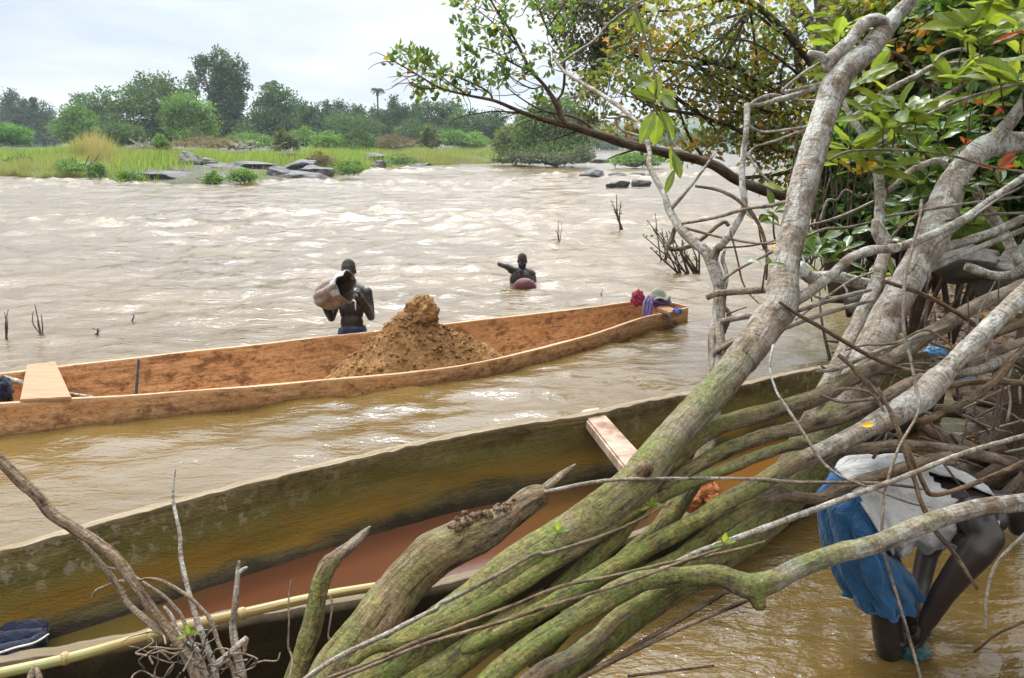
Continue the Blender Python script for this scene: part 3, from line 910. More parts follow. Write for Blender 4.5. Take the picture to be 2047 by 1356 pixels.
for i, (x, y, r, lb) in enumerate(fx):
    far_tree('broadleaf_tree', lb, x, 280, 138, [(x, y - 5, r * .7, 9), (x + 3, y + 10, r, 14), (x - 5, y + 26, r * 1.5, 18), (x + 4, y + 44, r * 2.0, 18)], 2400, .55, gt, BLUEG, [.5, .35, .15])
far_tree('broadleaf_tree', 'twin-headed dark tree nearest behind the tips of the overhanging bough', 870, 282, 128,
         [(846, 218, 16, 14), (888, 214, 28, 14), (905, 228, 24, 16), (865, 235, 30, 22), (850, 258, 30, 22), (893, 254, 34, 24)], 4200, .5, gt, BLUEG, [.5, .35, .15])
far_tree('broadleaf_tree', 'cone-shaped mid green tree right of the twin-headed tree', 922, 285, 118,
         [(920, 235, 14, 12), (920, 250, 24, 18), (915, 268, 36, 18)], 2600, .45, gt)
far_tree('broadleaf_tree', 'dark tree with a level top seen under the hanging twigs of the bough', 980, 288, 126,
         [(952, 236, 16, 12), (992, 234, 20, 12), (972, 255, 34, 22), (998, 268, 22, 20), (950, 272, 30, 16)], 3600, .5, gt, BLUEG, [.5, .35, .15])
far_tree('broadleaf_tree', 'dark crown peeping over the brownish bush before the big pale tree', 1042, 285, 122, [(1040, 244, 12, 12), (1046, 262, 18, 18)], 1300, .5, gt, BLUEG, [.5, .35, .15])
far_tree('broadleaf_tree', 'big pale green tree at the right end of the island, under the dark bough', 1110, 326, 78,
         [(1085, 216, 26, 18), (1130, 214, 34, 18), (1160, 238, 28, 20), (1085, 245, 46, 26), (1130, 260, 50, 30), (1060, 275, 36, 24), (1165, 272, 26, 24), (1100, 296, 60, 20)], 9000, .38, gt, OLIVE + BRIGHT, [.2, .1, .2, .2, .1, .2], .2)
far_tree('bush', 'brown-tinged bush left of the big pale tree at the island end', 1026, 322, 80,
         [(1022, 268, 22, 14), (1012, 288, 26, 16), (1040, 300, 30, 18), (1020, 312, 36, 10)], 3200, .34, gt, BROWN + BRIGHT, [.2, .2, .1, .2, .1, .2])
far_tree('bush', 'grey-green reed bush on the waterline under the big pale tree', 1110, 328, 74,
         [(1065, 314, 45, 10), (1120, 316, 55, 9), (1165, 306, 20, 14)], 3600, .32, gt, [(0.07, 0.09, 0.045), (0.10, 0.12, 0.06)], [1, 1])
far_tree('bush', 'bright green bush at the far left edge by the side channel', 28, 287, 88,
         [(20, 268, 36, 16), (44, 274, 24, 10), (0, 262, 30, 14)], 3400, .34, gt, [(0.07, 0.17, 0.03), (0.09, 0.20, 0.035)], [1, 1])
for i, (x, y, r, lb) in enumerate([(22, 196, 14, 'round-headed dark tree standing above the far left wood'), (48, 206, 7, 'narrow pointed tree in the far left wood'), (66, 200, 4, 'thin dead-topped tree spire in the far left wood'),
                                   (84, 226, 20, 'grey-green low tree at the right of the far left wood'), (8, 232, 30, 'feathery grey-green tree at the far left edge'), (50, 240, 30, 'feathery grey-green tree below the pointed tree on the left')]):
    far_tree('broadleaf_tree', lb, x, 282, 160, [(x, y, r, r * .9), (x + 2, y + 20, r * 1.3, 18), (x - 3, y + 45, r * 1.8 + 8, 22)], 2600, .6, 'trees of the far left wood', [(0.04, 0.07, 0.04), (0.06, 0.09, 0.055)], [1, 1])
for i, (x, y, r, ry, d, c, lb) in enumerate([
        (660, 285, 42, 18, 92, BRIGHT, 'wide bright green thicket behind the dark slab rocks'), (718, 280, 32, 20, 90, GREENS, 'dark glossy bush right of the bright thicket'),
        (610, 275, 30, 16, 100, BRIGHT, 'pale green thicket under the notched tree'), (860, 274, 19, 20, 98, OLIVE, 'round olive-yellow bush standing alone behind the grass'),
        (785, 284, 42, 12, 94, BROWN, 'brown leafless scrub between the dark bush and the round olive bush'), (905, 274, 30, 14, 106, BRIGHT, 'green thicket right of the round olive bush'),
        (946, 280, 32, 14, 108, BRIGHT, 'green thicket left of the brown-tinged bush'), (572, 285, 22, 22, 76, BROWN + GREENS, 'tangled brown-green bush above the slab rocks'),
        (500, 280, 45, 14, 96, BRIGHT, 'low green thicket at the foot of the tallest tree'), (700, 246, 60, 20, 125, GREENS, 'dark undergrowth band below the squat tree'),
        (830, 258, 44, 18, 126, GREENS, 'dark undergrowth band below the slim spire'), (420, 283, 60, 10, 92, BROWN, 'grey-brown dead brush behind the pointed rock'),
        (320, 287, 12, 11, 66, BRIGHT, 'small bright green bush beside the driftwood heap')]):
    far_tree('bush', lb, x, y + ry, d, [(x - r * .4, y + 2, r * .6, ry * .8), (x + r * .4, y + 3, r * .6, ry * .7), (x, y - ry * .2, r * .6, ry * .8), (x, y + ry * .4, r, ry * .6)], int(900 + r * ry * 2.2), .36, 'bushes on the island', c, None if False else [1] * len(c))
# far right bank beyond the side water
for i, (x, y, r, d, lb) in enumerate([(1215, 278, 26, 260, 'hazy tree clump beyond the pale side water, left'), (1262, 272, 34, 280, 'hazy taller trees beyond the pale side water'), (1330, 268, 44, 290, 'hazy wooded shore seen below the hanging leaf sprig'),
                                      (1420, 268, 46, 300, 'hazy wooded shore behind the upright bare branch'), (1510, 270, 40, 280, 'hazy wooded shore behind the hanging vines'), (1270, 318, 34, 70, 'grassy green bush on the small right islet')]):
    if d > 100:
        far_tree('broadleaf_tree', lb, x, 292, d, [(x - r * .5, y + 2, r * .6, 12), (x + r * .3, y, r * .7, 14), (x, y + 10, r * 1.2, 12)], 2200, .9, 'hazy trees of the far right shore', BLUEG, [.5, .35, .15])
    else:
        far_tree('bush', lb, x, 330, d, [(x, y, r, 9), (x - 30, y + 4, r * .7, 6), (x + 34, y + 2, r * .8, 8)], 1800, .28, None, BRIGHT, [1, 1, 1])


def palm(label, x, ytop, ybase, d, r, nf):
    rs = np.random.default_rng(int(x))
    top, base = P(x, ytop, d), P(x, ybase, d)
    base = Vector((top.x, top.y, base.z))
    t = thing('palm_tree', label, 'palm tree', base, 'palms above the far trees')
    part('trunk', mk('trunk', tube([(*base, .17), (*(base.lerp(top, .5)), .13), (*top, .11)], 7, step=4)), M['dark_bark'], t)
    for k in range(nf):
        az = k * 2.399 + rs.normal(0, .2)
        el = rs.uniform(-.5, .9)
        L = r / F * d * rs.uniform(.8, 1.15)
        pp, ax = [], []
        for s in np.linspace(.08, 1, 16):
            q = np.array([math.cos(az) * math.cos(el) * s, math.sin(az) * math.cos(el) * s, math.sin(el) * s - .55 * s * s]) * L
            for sg in (-1, 1):
                pp.append(np.array(top) + q)
                ax.append(np.array([-math.sin(az) * sg + math.cos(az) * .5, math.cos(az) * sg + math.sin(az) * .5, -.6]))
        n = len(pp)
        part('frond', mk('frond', leaves(np.array(pp), np.array(ax), np.full(n, L * .30), np.tile([[.035, .06, .02]], (n, 1)), rs), False), M['far_leaf'], t)


palm('tall lone palm with a thin bare trunk against the sky', 754, 178, 245, 130, 13, 16)
palm('palm head rising out of the vine-covered tree right of the tallest tree', 540, 166, 235, 116, 19, 16)


ROCK_SPOTS = []


# grass of the island: blades standing on it
def grass():
    rs = np.random.default_rng(5)
    n = 190000
    a = rs.uniform(-0.62, 0.088, n)
    R0 = np.interp(a, ISL_A, ISL_R)
    dd = rs.random(n) ** 1.6 * 48 - 0.4
    r = R0 + dd
    X, Y = r * np.sin(a), r * np.cos(a)
    patch = pn(X * .11, Y * .11, 61) + .5 * pn(X * .35, Y * .35, 62)
    keep = (patch > -.42) & (isl_h(X, Y) > -.25)
    # bare among the rocks
    for (ra, rr, wa) in ROCK_SPOTS:
        keep &= ~((np.abs(a - ra) < wa * .9) & (r < rr + .3) & (r > rr - 9) & (rs.random(n) < .82))
    keep &= (patch > -.05) | (rs.random(n) < .35)
    X, Y, patch, dd, a = X[keep], Y[keep], patch[keep], dd[keep], a[keep]
    n = len(X)
    Z = np.maximum(isl_h(X, Y), -0.05)
    h = (0.42 + .55 * np.clip(patch + .3, 0, 1)) * rs.uniform(.55, 1.35, n) * (0.55 + .45 * sstep(0, 3, dd))
    tan = np.exp(-(((a + 0.47) / .022) ** 2 + ((dd - 16) / 6.0) ** 2))
    h = h * (1 + 1.2 * tan)
    w = h * .022 + 0.010
    az = rs.uniform(0, 2 * np.pi, n)
    lean = rs.normal(0, .22, (n, 2)) * h[:, None] + np.array([.1, 0]) * h[:, None]
    dx, dy = np.cos(az) * w, np.sin(az) * w
    B0 = np.stack([X - dx, Y - dy, Z], -1)
    B1 = np.stack([X + dx, Y + dy, Z], -1)
    Tp = np.stack([X + lean[:, 0], Y + lean[:, 1], Z + h], -1)
    V = np.stack([B0, B1, Tp], 1).reshape(-1, 3)
    T = np.arange(n * 3).reshape(n, 3)
    tn = pick([(0.125, 0.20, 0.032), (0.18, 0.25, 0.055), (0.085, 0.145, 0.026), (0.22, 0.21, 0.085)], [.35, .3, .25, .1], n, rs, .15)
    yl = np.clip(pn(X * .08, Y * .08, 65) * 1.5 + .2, 0, 1)[:, None]
    tn = tn * (1 - .6 * yl) + np.array([[0.20, 0.19, 0.08]]) * .6 * yl
    tn = tn * (1 - tan[:, None]) + np.array([[0.24, 0.19, 0.085]]) * tan[:, None]
    me = make_mesh('grass', V, None, T, False, {'tint': np.repeat(tn, 3, 0)})
    tag(link('grass', me, M['grass']), 'tall green and tan grass covering the island shore', 'grass', kind='stuff')



# ------------------------------------------------------------------ rocks
def rock(label, pts, d=None, seed=0, zsquash=1.0, group='dark rocks along the island shore', tilt=0.0, depth=1.0):
    """pts: (cx, cy, rx, ry) in photo pixels of the visible outline; stands in the water/ground at its lower edge"""
    cx, cy, rx, ry = pts
    g = G(cx, cy + ry * .85)
    if d is None and 'island' in str(group):
        r0 = float(np.interp(math.atan2(g.x, g.y), ISL_A, ISL_R))
        low = G(cx, cy + ry)
        far_ = max(0.0, math.hypot(low.x, low.y) - r0)
        d = r0 * .983 + min(far_ * .30, 7.0)
        g = P(cx, cy + ry, d)
        ROCK_SPOTS.append((math.atan2(g.x, g.y), math.hypot(g.x, g.y), min(rx, 50) / F * 1.0))
    dd = (g - Vector((0, 0, CAMH))).dot(Vector((0, CP, -SP))) if d is None else d
    c = P(cx, cy, dd)
    k = dd / F
    bm = bmesh.new()
    bmesh.ops.create_icosphere(bm, subdivisions=4, radius=1.0)
    rs = random.Random(seed)
    pl = [(Vector((rs.uniform(-1, 1), rs.uniform(-1, 1), rs.uniform(-.5, 1))).normalized(), rs.uniform(.55, .85)) for _ in range(12)]
    for v in bm.verts:
        p = v.co.copy()
        for nn, dist in pl:                        # chip flat faces into the ball
            e = p.dot(nn) - dist
            if e > 0: p -= nn * e * .93
        p += p.normalized() * (.10 * mnoise.noise(p * 2.3 + Vector((seed, 0, 0))) + .045 * mnoise.noise(p * 7 + Vector((0, seed, 0))))
        p.z += .05 * math.sin(p.z * 14 + p.x * 3 + seed)          # bedding layers
        q = Vector((p.x * rx * k * 1.25, p.y * rx * k * depth, p.z * ry * k * 1.25))
        if p.z < 0: q.z *= 1.5
        if tilt:
            q = Matrix.Rotation(tilt, 3, 'Y') @ q
        v.co = q
    me = bpy.data.meshes.new('rock')
    bm.to_mesh(me); bm.free()
    o = link('rock', me, M['rock'])
    o.location = c
    tag(o, label, 'rock', group)
    for p in me.polygons: p.use_smooth = (seed % 2 == 0)
    return o


for i, (lb, pt, tl) in enumerate([
        ('sharp pointed rock slab tilted up like a tooth among the shore rocks', (384, 326, 36, 17), .75),
        ('wide rock shelf at the water under the tilted tooth rock', (345, 358, 92, 15), .02),
        ('low dark rock shelf at the water between the tooth rock and the largest slab', (470, 360, 56, 11), .02),
        ('wide rock shelf at the water under the largest slab', (585, 355, 66, 13), .0),
        ('long flat slab rock left of the tilted tooth rock', (300, 343, 46, 9), .05),
        ('dark boulder behind the tilted tooth rock', (412, 324, 22, 8), 0),
        ('low rock shelf right of the tilted tooth rock', (440, 338, 40, 10), .08),
        ('largest slab rock, upper layer leaning up to the right', (596, 334, 44, 12), -.22),
        ('dark wedge rock under the largest slab', (618, 346, 40, 14), -.12),
        ('layered rock at the left foot of the largest slab', (560, 347, 26, 13), .1),
        ('wet low slab at the waterline left of the layered rock', (575, 361, 30, 7), 0),
        ('flat pale-edged slab at the waterline below the tooth rock', (368, 364, 34, 7), .03),
        ('small wet rock between the two low waterline slabs', (468, 367, 20, 5), 0),
        ('low wet slab at the waterline right of centre', (430, 360, 26, 7), .05),
        ('lone dark boulder standing in the water on the left', (84, 352, 18, 8), .15),
        ('thin dark slab awash left of the shore rocks', (225, 366, 40, 3), 0),
        ('small rock just right of the largest slab group', (672, 346, 14, 6), 0),
        ('rock block half hidden in grass right of the slab group', (755, 334, 16, 14), 0),
        ('dark wedge rock at the grass edge near midstream', (822, 336, 22, 7), -.1),
        ('squared dark rock at the right of the midstream wedge', (850, 333, 14, 6), 0),
        ('flat dark rock awash in the open river beyond the grass', (924, 333, 18, 3), 0),
        ('brown rock ledge high in the grass above the slabs', (748, 312, 22, 6), 0),
        ('long low ledge behind the grass, right of the tooth rock', (505, 330, 46, 7), 0)]):
    rock(lb, pt, seed=i + 1, tilt=tl)
for i, (lb, pt) in enumerate([('peaked dark rock, leftmost of the midstream rapids rocks', (1185, 348, 24, 7)), ('small rock behind, second from the left in the rapids', (1236, 351, 17, 5)),
                              ('larger front rock, left of the front pair in the rapids', (1238, 369, 23, 8)), ('front right rock of the front pair in the rapids', (1280, 367, 18, 8)),
                              ('small back rock at the right of the rapids group', (1272, 349, 14, 5)), ('flat rock by the side water beyond the rapids', (1200, 322, 20, 4)),
                              ('last small rock of the rapids group, beside the bare branch', (1300, 352, 10, 4))]):
    rock(lb, pt, seed=40 + i, group='rocks in the midstream rapids')


grass()
for i, (x, y, r, ry, dd_, c, lb) in enumerate([
        (195, 338, 16, 16, 46.5, BRIGHT, 'tall leafy weed standing at the left shore, darker than the grass'), (258, 352, 22, 11, 43.8, BRIGHT, 'dark weed clump at the water left of the tooth rock'),
        (425, 354, 14, 9, 43.2, BRIGHT, 'bright weeds sprouting right of the tooth rock'),
        (485, 350, 26, 12, 43.0, BRIGHT, 'tall bright weeds between the tooth rock and the largest slab'),
        (150, 328, 30, 10, 52, BRIGHT, 'dark weeds in the grass left of the tan tuft'),
        (700, 330, 24, 14, 50, BRIGHT, 'leafy weeds between the slab group and the square rock'), (640, 318, 26, 10, 54, BROWN, 'dry brown weeds above the slab group'),
        (800, 318, 30, 9, 68, GREENS, 'dark weeds in the grass above the midstream wedge rock'), (45, 322, 26, 12, 60, OLIVE, 'olive weeds at the far left of the island grass'), (340, 306, 34, 9, 56, OLIVE, 'olive weeds below the driftwood heap')]):
    far_tree('weed_clump', lb, x, y + ry, dd_, [(x - r * .5, y + 2, r * .5, ry * .7), (x + r * .4, y + 3, r * .5, ry * .6), (x, y - ry * .2, r * .45, ry * .8), (x, y + ry * .5, r, ry * .5)], int(350 + r * ry * 1.2), .19, 'weeds along the island shore', c, [1] * len(c), .03, 'plant')


def tangle(label, x, y, d, rx, ry, n, seed):
    rs = np.random.default_rng(seed)
    c = P(x, y, d)
    t = thing('driftwood_heap', label, 'driftwood', c, 'driftwood heaps on the island')
    k = d / F
    for i in range(n):
        a = rs.uniform(0, math.pi)
        L = rs.uniform(.5, 1.0) * rx * k
        p0 = c + Vector((rs.normal(0, .45) * rx * k, rs.normal(0, .5) * rx * k, -ry * k * .6))
        el = rs.uniform(-.1, .8)
        p1 = p0 + Vector((math.cos(a) * L * math.cos(el), rs.normal(0, .3) * L, abs(math.sin(el)) * L))
        m = (p0 + p1) / 2 + Vector((0, 0, rs.uniform(0, .15) * L))
        part('stick', mk('stick', tube([(*p0, .05), (*m, .04), (*p1, .015)], 5, seed=i, pale=(.5, .5), step=5)), M['bark'], t)


tangle('heap of grey driftwood on the grass, left, beside the small green bush', 288, 288, 66, 34, 16, 34, 1)
tangle('tangled brown root heap on the grass above the slab rocks', 580, 300, 58, 26, 18, 30, 2)
tangle('pale dead brush lying between the two driftwood heaps', 490, 292, 70, 40, 8, 26, 3)
# ------------------------------------------------------------------ canoes
def canoe_hull(near, far, zfloor, thick, n=150, seed=0, rough=0.012, flare=0.10, rim_bump=0.012, outer=(0.8, .05)):
    """carved hull lofted between the two rim lines; returns a chunk"""
    N, Fr = resample(near, n), resample(far, n)
    d = Fr - N
    d[:, 2] = 0
    wdt = np.linalg.norm(d, axis=1)[:, None]
    d = d / (wdt + 1e-9)
    L = np.concatenate([[0], np.cumsum(np.linalg.norm(np.diff((N + Fr) / 2, axis=0), axis=1))])
    zf = zfloor(np.linspace(0, 1, n)) if callable(zfloor) else np.full(n, zfloor)
    fl = np.minimum(flare, wdt[:, 0] * .25)
    th = np.minimum(thick, wdt[:, 0] * .3)
    prof = []                                       # (side: 0 near / 1 far, inset, height fraction top->floor, inner?)
    ks = 9
    def ring(i):
        out = []
        nz, fz, zb = N[i, 2], Fr[i, 2], zf[i]
        for k in range(ks):                         # outer near wall, top to bottom
            t = k / (ks - 1)
            out.append((N[i, :2] + d[i, :2] * (fl[i] * t ** 2), nz + (-0.32 - nz) * t, -1))
        for k in range(1, 4):
            t = k / 4
            a, b = N[i, :2] + d[i, :2] * fl[i], Fr[i, :2] - d[i, :2] * fl[i]
            out.append((a + (b - a) * t, -0.34, -1))
        for k in range(ks - 1, -1, -1):
            t = k / (ks - 1)
            out.append((Fr[i, :2] - d[i, :2] * (fl[i] * t ** 2), fz + (-0.32 - fz) * t, -1))
        for k in range(14):                         # inner far wall
            t = k / 13
            out.append((Fr[i, :2] - d[i, :2] * (th[i] + fl[i] * t ** 2.2), fz + (zb - fz) * t, 1))
        for k in range(1, 6):
            t = k / 6
            a, b = Fr[i, :2] - d[i, :2] * (th[i] + fl[i]), N[i, :2] + d[i, :2] * (th[i] + fl[i])
            out.append((a + (b - a) * t, zb - 0.01, 1))
        for k in range(13, -1, -1):
            t = k / 13
            out.append((N[i, :2] + d[i, :2] * (th[i] + fl[i] * t ** 2.2), nz + (zb - nz) * t, 1))
        return out
    V, C, RM = [], [], []
    for i in range(n):
        r = ring(i)
        for j, (xy, z, s) in enumerate(r):
            q = Vector((xy[0], xy[1], z))
            k = mnoise.noise(Vector((L[i] * 2.2, j * .35, seed))) * rough + mnoise.noise(Vector((L[i] * 9, j * 1.1, seed + 9))) * rough * .35
            dirn = d[i] if j < len(r) / 2 else -d[i]
            q.x += dirn[0] * k; q.y += dirn[1] * k
            edge = j in (0, len(r) - 1) or s != r[(j + 1) % len(r)][2] or s != r[j - 1][2]
            RM.append(1.0 if edge else 0.0)
            if j in (0, len(r) - 1) or s != r[(j + 1) % len(r)][2] or s != r[j - 1][2]:
                q.z += rim_bump * mnoise.noise(Vector((L[i] * 1.7, j * .01, seed + 3))) + rim_bump * .5 * mnoise.noise(Vector((L[i] * 12, j, seed)))
            V.append(q)
            C.append((z if s > 0 else z * outer[0] + outer[1], j * .045, L[i]))
    m = len(r)
    idx = np.arange(n * m).reshape(n, m)
    a, b = idx[:-1], idx[1:]
    Q = np.stack([a, b, np.roll(b, -1, 1), np.roll(a, -1, 1)], -1).reshape(-1, 4)
    # close both ends
    T = []
    for e, flip in ((idx[0], False), (idx[-1], True)):
        half = m // 2
        for j in range(half):
            q = [e[j], e[j + 1], e[m - 2 - j], e[m - 1 - j]]
            if flip: q = q[::-1]
            T += [(q[0], q[1], q[2]), (q[0], q[2], q[3])]
    return np.array([tuple(v) for v in V]), Q, T, {'hullco': np.array(C), 'rim': np.array(RM)}


def mk_sharp(name, ch):
    me = mk(name, ch)
    me.set_sharp_from_angle(angle=math.radians(38))
    return me


def box_between(corners_top, thick, bev=0.006, sub=5):
    """a plank given by its four top corners (in order) and its thickness, edges bevelled"""
    bm = bmesh.new()
    t = [bm.verts.new(c) for c in corners_top]
    b = [bm.verts.new(Vector(c) - Vector((0, 0, thick))) for c in corners_top]
    bm.faces.new(t)
    bm.faces.new(b[::-1])
    for i in range(4):
        j = (i + 1) % 4
        bm.faces.new((t[i], b[i], b[j], t[j]))
    bmesh.ops.recalc_face_normals(bm, faces=bm.faces)
    bmesh.ops.bevel(bm, geom=list(bm.edges), offset=bev, segments=2, affect='EDGES')
    me = bpy.data.meshes.new('plank')
    bm.to_mesh(me); bm.free()
    return me


canoe2 = thing('canoe', 'far orange-brown dugout canoe carrying a heap of sand', 'canoe', tuple((C2_NEAR[4] + C2_FAR[4]) / 2 * np.array([1, 1, 0])), 'wooden canoes at the shore')
hull2 = part('hull', mk_sharp('hull', canoe_hull(C2_NEAR, C2_FAR, lambda t: np.interp(t, [0, .9, 1], [-.24, -.24, .03]), .036, 170, 2, .007, .06, .006, (1.0, -.42))), M['canoe_far'], canoe2)
sc = [P(40, 801, 6.05), P(143, 796, 6.16), P(111, 726, 6.92), P(53, 725, 6.80)]
for c, z in zip(sc, (.275, .262, .328, .328)): c.z = z
part('seat', box_between([sc[0], sc[1], sc[2], sc[3]], .035), M['new_wood'], canoe2)
bq = [P(1312, 612, 9.75), P(1326, 608, 9.9), P(1356, 621, 9.62), P(1339, 627, 9.45)]
for c in bq: c.z = .215
part('bow_seat', box_between(bq, .045), M['new_wood'], canoe2)
# seam strips: the dark joint across the inner wall
for px in (281,):
    a, b = P(px + 1, 716, 7.10), P(px - 4, 788, 7.0)
    part('rib', mk('rib', tube([(a.x, a.y - .05, a.z, .012), (b.x, b.y - .05, b.z, .014)], 6)), M['rope_dark'], hull2)

canoe1 = thing('canoe', 'near mossy dugout canoe lying half full of reddish water', 'canoe', tuple((C1_NEAR[3] + C1_FAR[3]) / 2 * np.array([1, 1, 0])), 'wooden canoes at the shore')
hull1 = part('hull', mk_sharp('hull', canoe_hull(C1_NEAR, C1_FAR, 0.02, .055, 190, 5, .016, .12, .022, (.25, .02))), M['canoe_near'], canoe1)  # outer side falls in the dark band: shade painted into the wood
n_, f_ = resample(C1_NEAR, 60), resample(C1_FAR, 60)
dd_ = f_ - n_
dd_[:, 2] = 0
dd_ /= np.linalg.norm(dd_, axis=1)[:, None]
bv = []
for i in range(2, 58):
    for t in (0.0, .25, .5, .75, 1.0):
        a, b = n_[i] + dd_[i] * .06, f_[i] - dd_[i] * .06
        q = a + (b - a) * t
        bv.append((q[0], q[1], .075))
bi_ = np.arange(56 * 5).reshape(56, 5)
part('bilge_water', make_mesh('bilge_water', bv, np.stack([bi_[:-1, :-1], bi_[1:, :-1], bi_[1:, 1:], bi_[:-1, 1:]], -1).reshape(-1, 4)), M['bilge'], canoe1)
# the cross beam
tb = [P(1158, 824, 5.15), P(1197, 817, 5.22), P(1330, 922, 4.25), P(1272, 925, 4.2)]
for c, z in zip(tb, (.49, .49, .42, .42)): c.z = z
part('thwart', box_between(tb, .075, .012), M['thwart'], canoe1)

# red clods in the near canoe
for i, (x, y, d, r) in enumerate([(1402, 985, 4.05, .085), (1425, 1003, 3.98, .05), (1380, 1003, 3.9, .055)]):
    c = P(x, y, d)
    V, Q, T, A = blob('clod', (0, 0, 0), (r, r * .9, r * .75), 26, 16, .5, 2.2, i)
    o = link('laterite_clod', make_mesh('laterite_clod', V, Q), M['laterite'])
    o.location = c
    tag(o, ['largest red earth clod lying in the near canoe behind the branches', 'small red clod right of the largest one in the near canoe', 'small red clod left of the largest one in the near canoe'][i], 'clod', 'red clods in the near canoe')

# bamboo pole along the near canoe
bp = [P(-80, 1362, 2.52), P(130, 1318, 2.62), P(330, 1262, 2.72), P(490, 1225, 2.82), P(650, 1190, 2.95), P(790, 1168, 3.08), P(860, 1160, 3.2)]
bm_t = thing('bamboo_pole', 'yellow-green bamboo pole lying along the rim of the near canoe', 'pole', bp[3])
nodes_t = [.22, .52, .80, 1.0]
part('culm', mk('culm', tube([(*p, .0175) for p in bp], 14, lump=.02, step=3)), M['bamboo'], bm_t)
for (x, y, d) in ((130, 1317, 2.62), (484, 1226.5, 2.815), (768, 1171, 3.06), (300, 1271, 2.70), (640, 1192, 2.94)):
    p, q = P(x, y, d), P(x + 3, y - 1, d + .003)
    dv = (q - p).normalized() * .006
    part('node', mk('node', tube([(*(p - dv * 2), .0185), (*(p - dv * .4), .0225), (*p, .020), (*(p + dv * .5), .0225), (*(p + dv * 2), .0185)], 14, lump=0, step=.5)), M['bamboo'], bm_t)

# ------------------------------------------------------------------ sand heap in the far canoe
def sand_heap():
    rs = np.random.default_rng(3)
    c = P(836, 712, 7.75)
    c.z = -.06
    t = thing('sand_heap', 'heap of wet brown sand with a big clod on top, in the far canoe', 'sand', c)
    ax = np.array([.827, .562]); nx = np.array([-.562, .827])
    na, nr = 220, 110
    V = []
    for i in range(nr):
        for j in range(na):
            a = 2 * math.pi * j / na
            q = i / (nr - 1)
            u, v = math.cos(a) * q, math.sin(a) * q
            la, lb = 1.10, .43
            X, Y = u * la, v * lb
            h = .53 * max(0, (1 - q ** 1.15)) ** 1.0 + .10 * math.exp(-((X + .25) / .18) ** 2 - (Y / .2) ** 2) + .05 * (1 - q)
            p = Vector((X * 5, Y * 5, 1.3))
            h += (.045 * mnoise.noise(p * .8) + .05 * abs(mnoise.noise(p * 1.7)) + .04 * abs(mnoise.noise(p * 4.1)) + .022 * mnoise.noise(p * 9) + .010 * mnoise.noise(p * 19)) * min(1, 3 * (1 - q) + .15)
            w = ax * X + nx * Y
            V.append((w[0], w[1], h))
    idx = np.arange(na * nr).reshape(nr, na)
    a, b = idx[:-1], idx[1:]
    Q = np.stack([a, b, np.roll(b, -1, 1), np.roll(a, -1, 1)], -1).reshape(-1, 4)
    V = np.array(V)
    o = link('mound', make_mesh('mound', V, Q), M['sand'], t)
    # the big clod set on the top, and a lower one beside it
    for (px, py, dz, r3, sd) in ((843, 627, 7.72, (.155, .14, .165), 4), (805, 648, 7.64, (.11, .10, .10), 14)):
        Vb, Qb, _, _ = blob('clod', (0, 0, 0), r3, 80, 56, .26, 2.2, sd)
        Vb = np.array([np.array(v) * (1 + .09 * abs(mnoise.noise(Vector(v) * 26 + Vector((sd, 0, 0)))) + .06 * mnoise.noise(Vector(v) * 60)) for v in Vb])
        o = link('clod', make_mesh('clod', Vb, Qb), M['sand'], t)
        o.location = P(px, py, dz) - c
    ch = []
    for i in range(1500):
        k = rs.integers(0, len(V))
        p = V[k]
        r = abs(rs.normal(0, .008)) + .004
        vb, qb, _, _ = blob('c', p + np.array([0, 0, r * .25]), (r, r, r * .8), 7, 5, .6, 2, i)
        ch.append((np.array(vb), np.array(qb), [], {}))
    o = link('crumbs', make_mesh('crumbs', *join(ch)[:2]), M['sand'], t)
    tag(o, kind='stuff')


sand_heap()

# ------------------------------------------------------------------ cloth helpers
def solid(o, t):
    m = o.modifiers.new('thickness', 'SOLIDIFY')
    m.thickness = t
    m.offset = 0
    return o


def loft(rings, closed=True, folds=0.0, nf=7, seed=0, cap=False):
    """rings of equal length -> chunk; folds waves the radius"""
    R = np.array(rings, float)
    n, m = R.shape[:2]
    cen = R.mean(1, keepdims=True)
    if np.any(folds):
        j = np.arange(m) / m * 2 * np.pi
        for i in range(n):
            w = np.sin(j * nf + seed + .5 * np.sin(i * .35 + seed)) + .6 * np.sin(j * (nf * 2 + 1) + i * .15 + seed * 2)
            f = folds[i] if hasattr(folds, '__len__') else folds
            d = R[i] - cen[i]
            d /= np.linalg.norm(d, axis=1)[:, None] + 1e-9
            R[i] += d * (w * f)[:, None]
    idx = np.arange(n * m).reshape(n, m)
    a, b = idx[:-1], idx[1:]
    if closed:
        Q = np.stack([a, np.roll(a, -1, 1), np.roll(b, -1, 1), b], -1).reshape(-1, 4)
    else:
        Q = np.stack([a[:, :-1], a[:, 1:], b[:, 1:], b[:, :-1]], -1).reshape(-1, 4)
    V, T = R.reshape(-1, 3), []
    if cap:
        V = np.vstack([V, cen[0], cen[-1]])
        for j in range(m):
            T += [(len(V) - 2, idx[0][(j + 1) % m], idx[0][j]), (len(V) - 1, idx[-1][j], idx[-1][(j + 1) % m])]
    return V, Q, T, {}


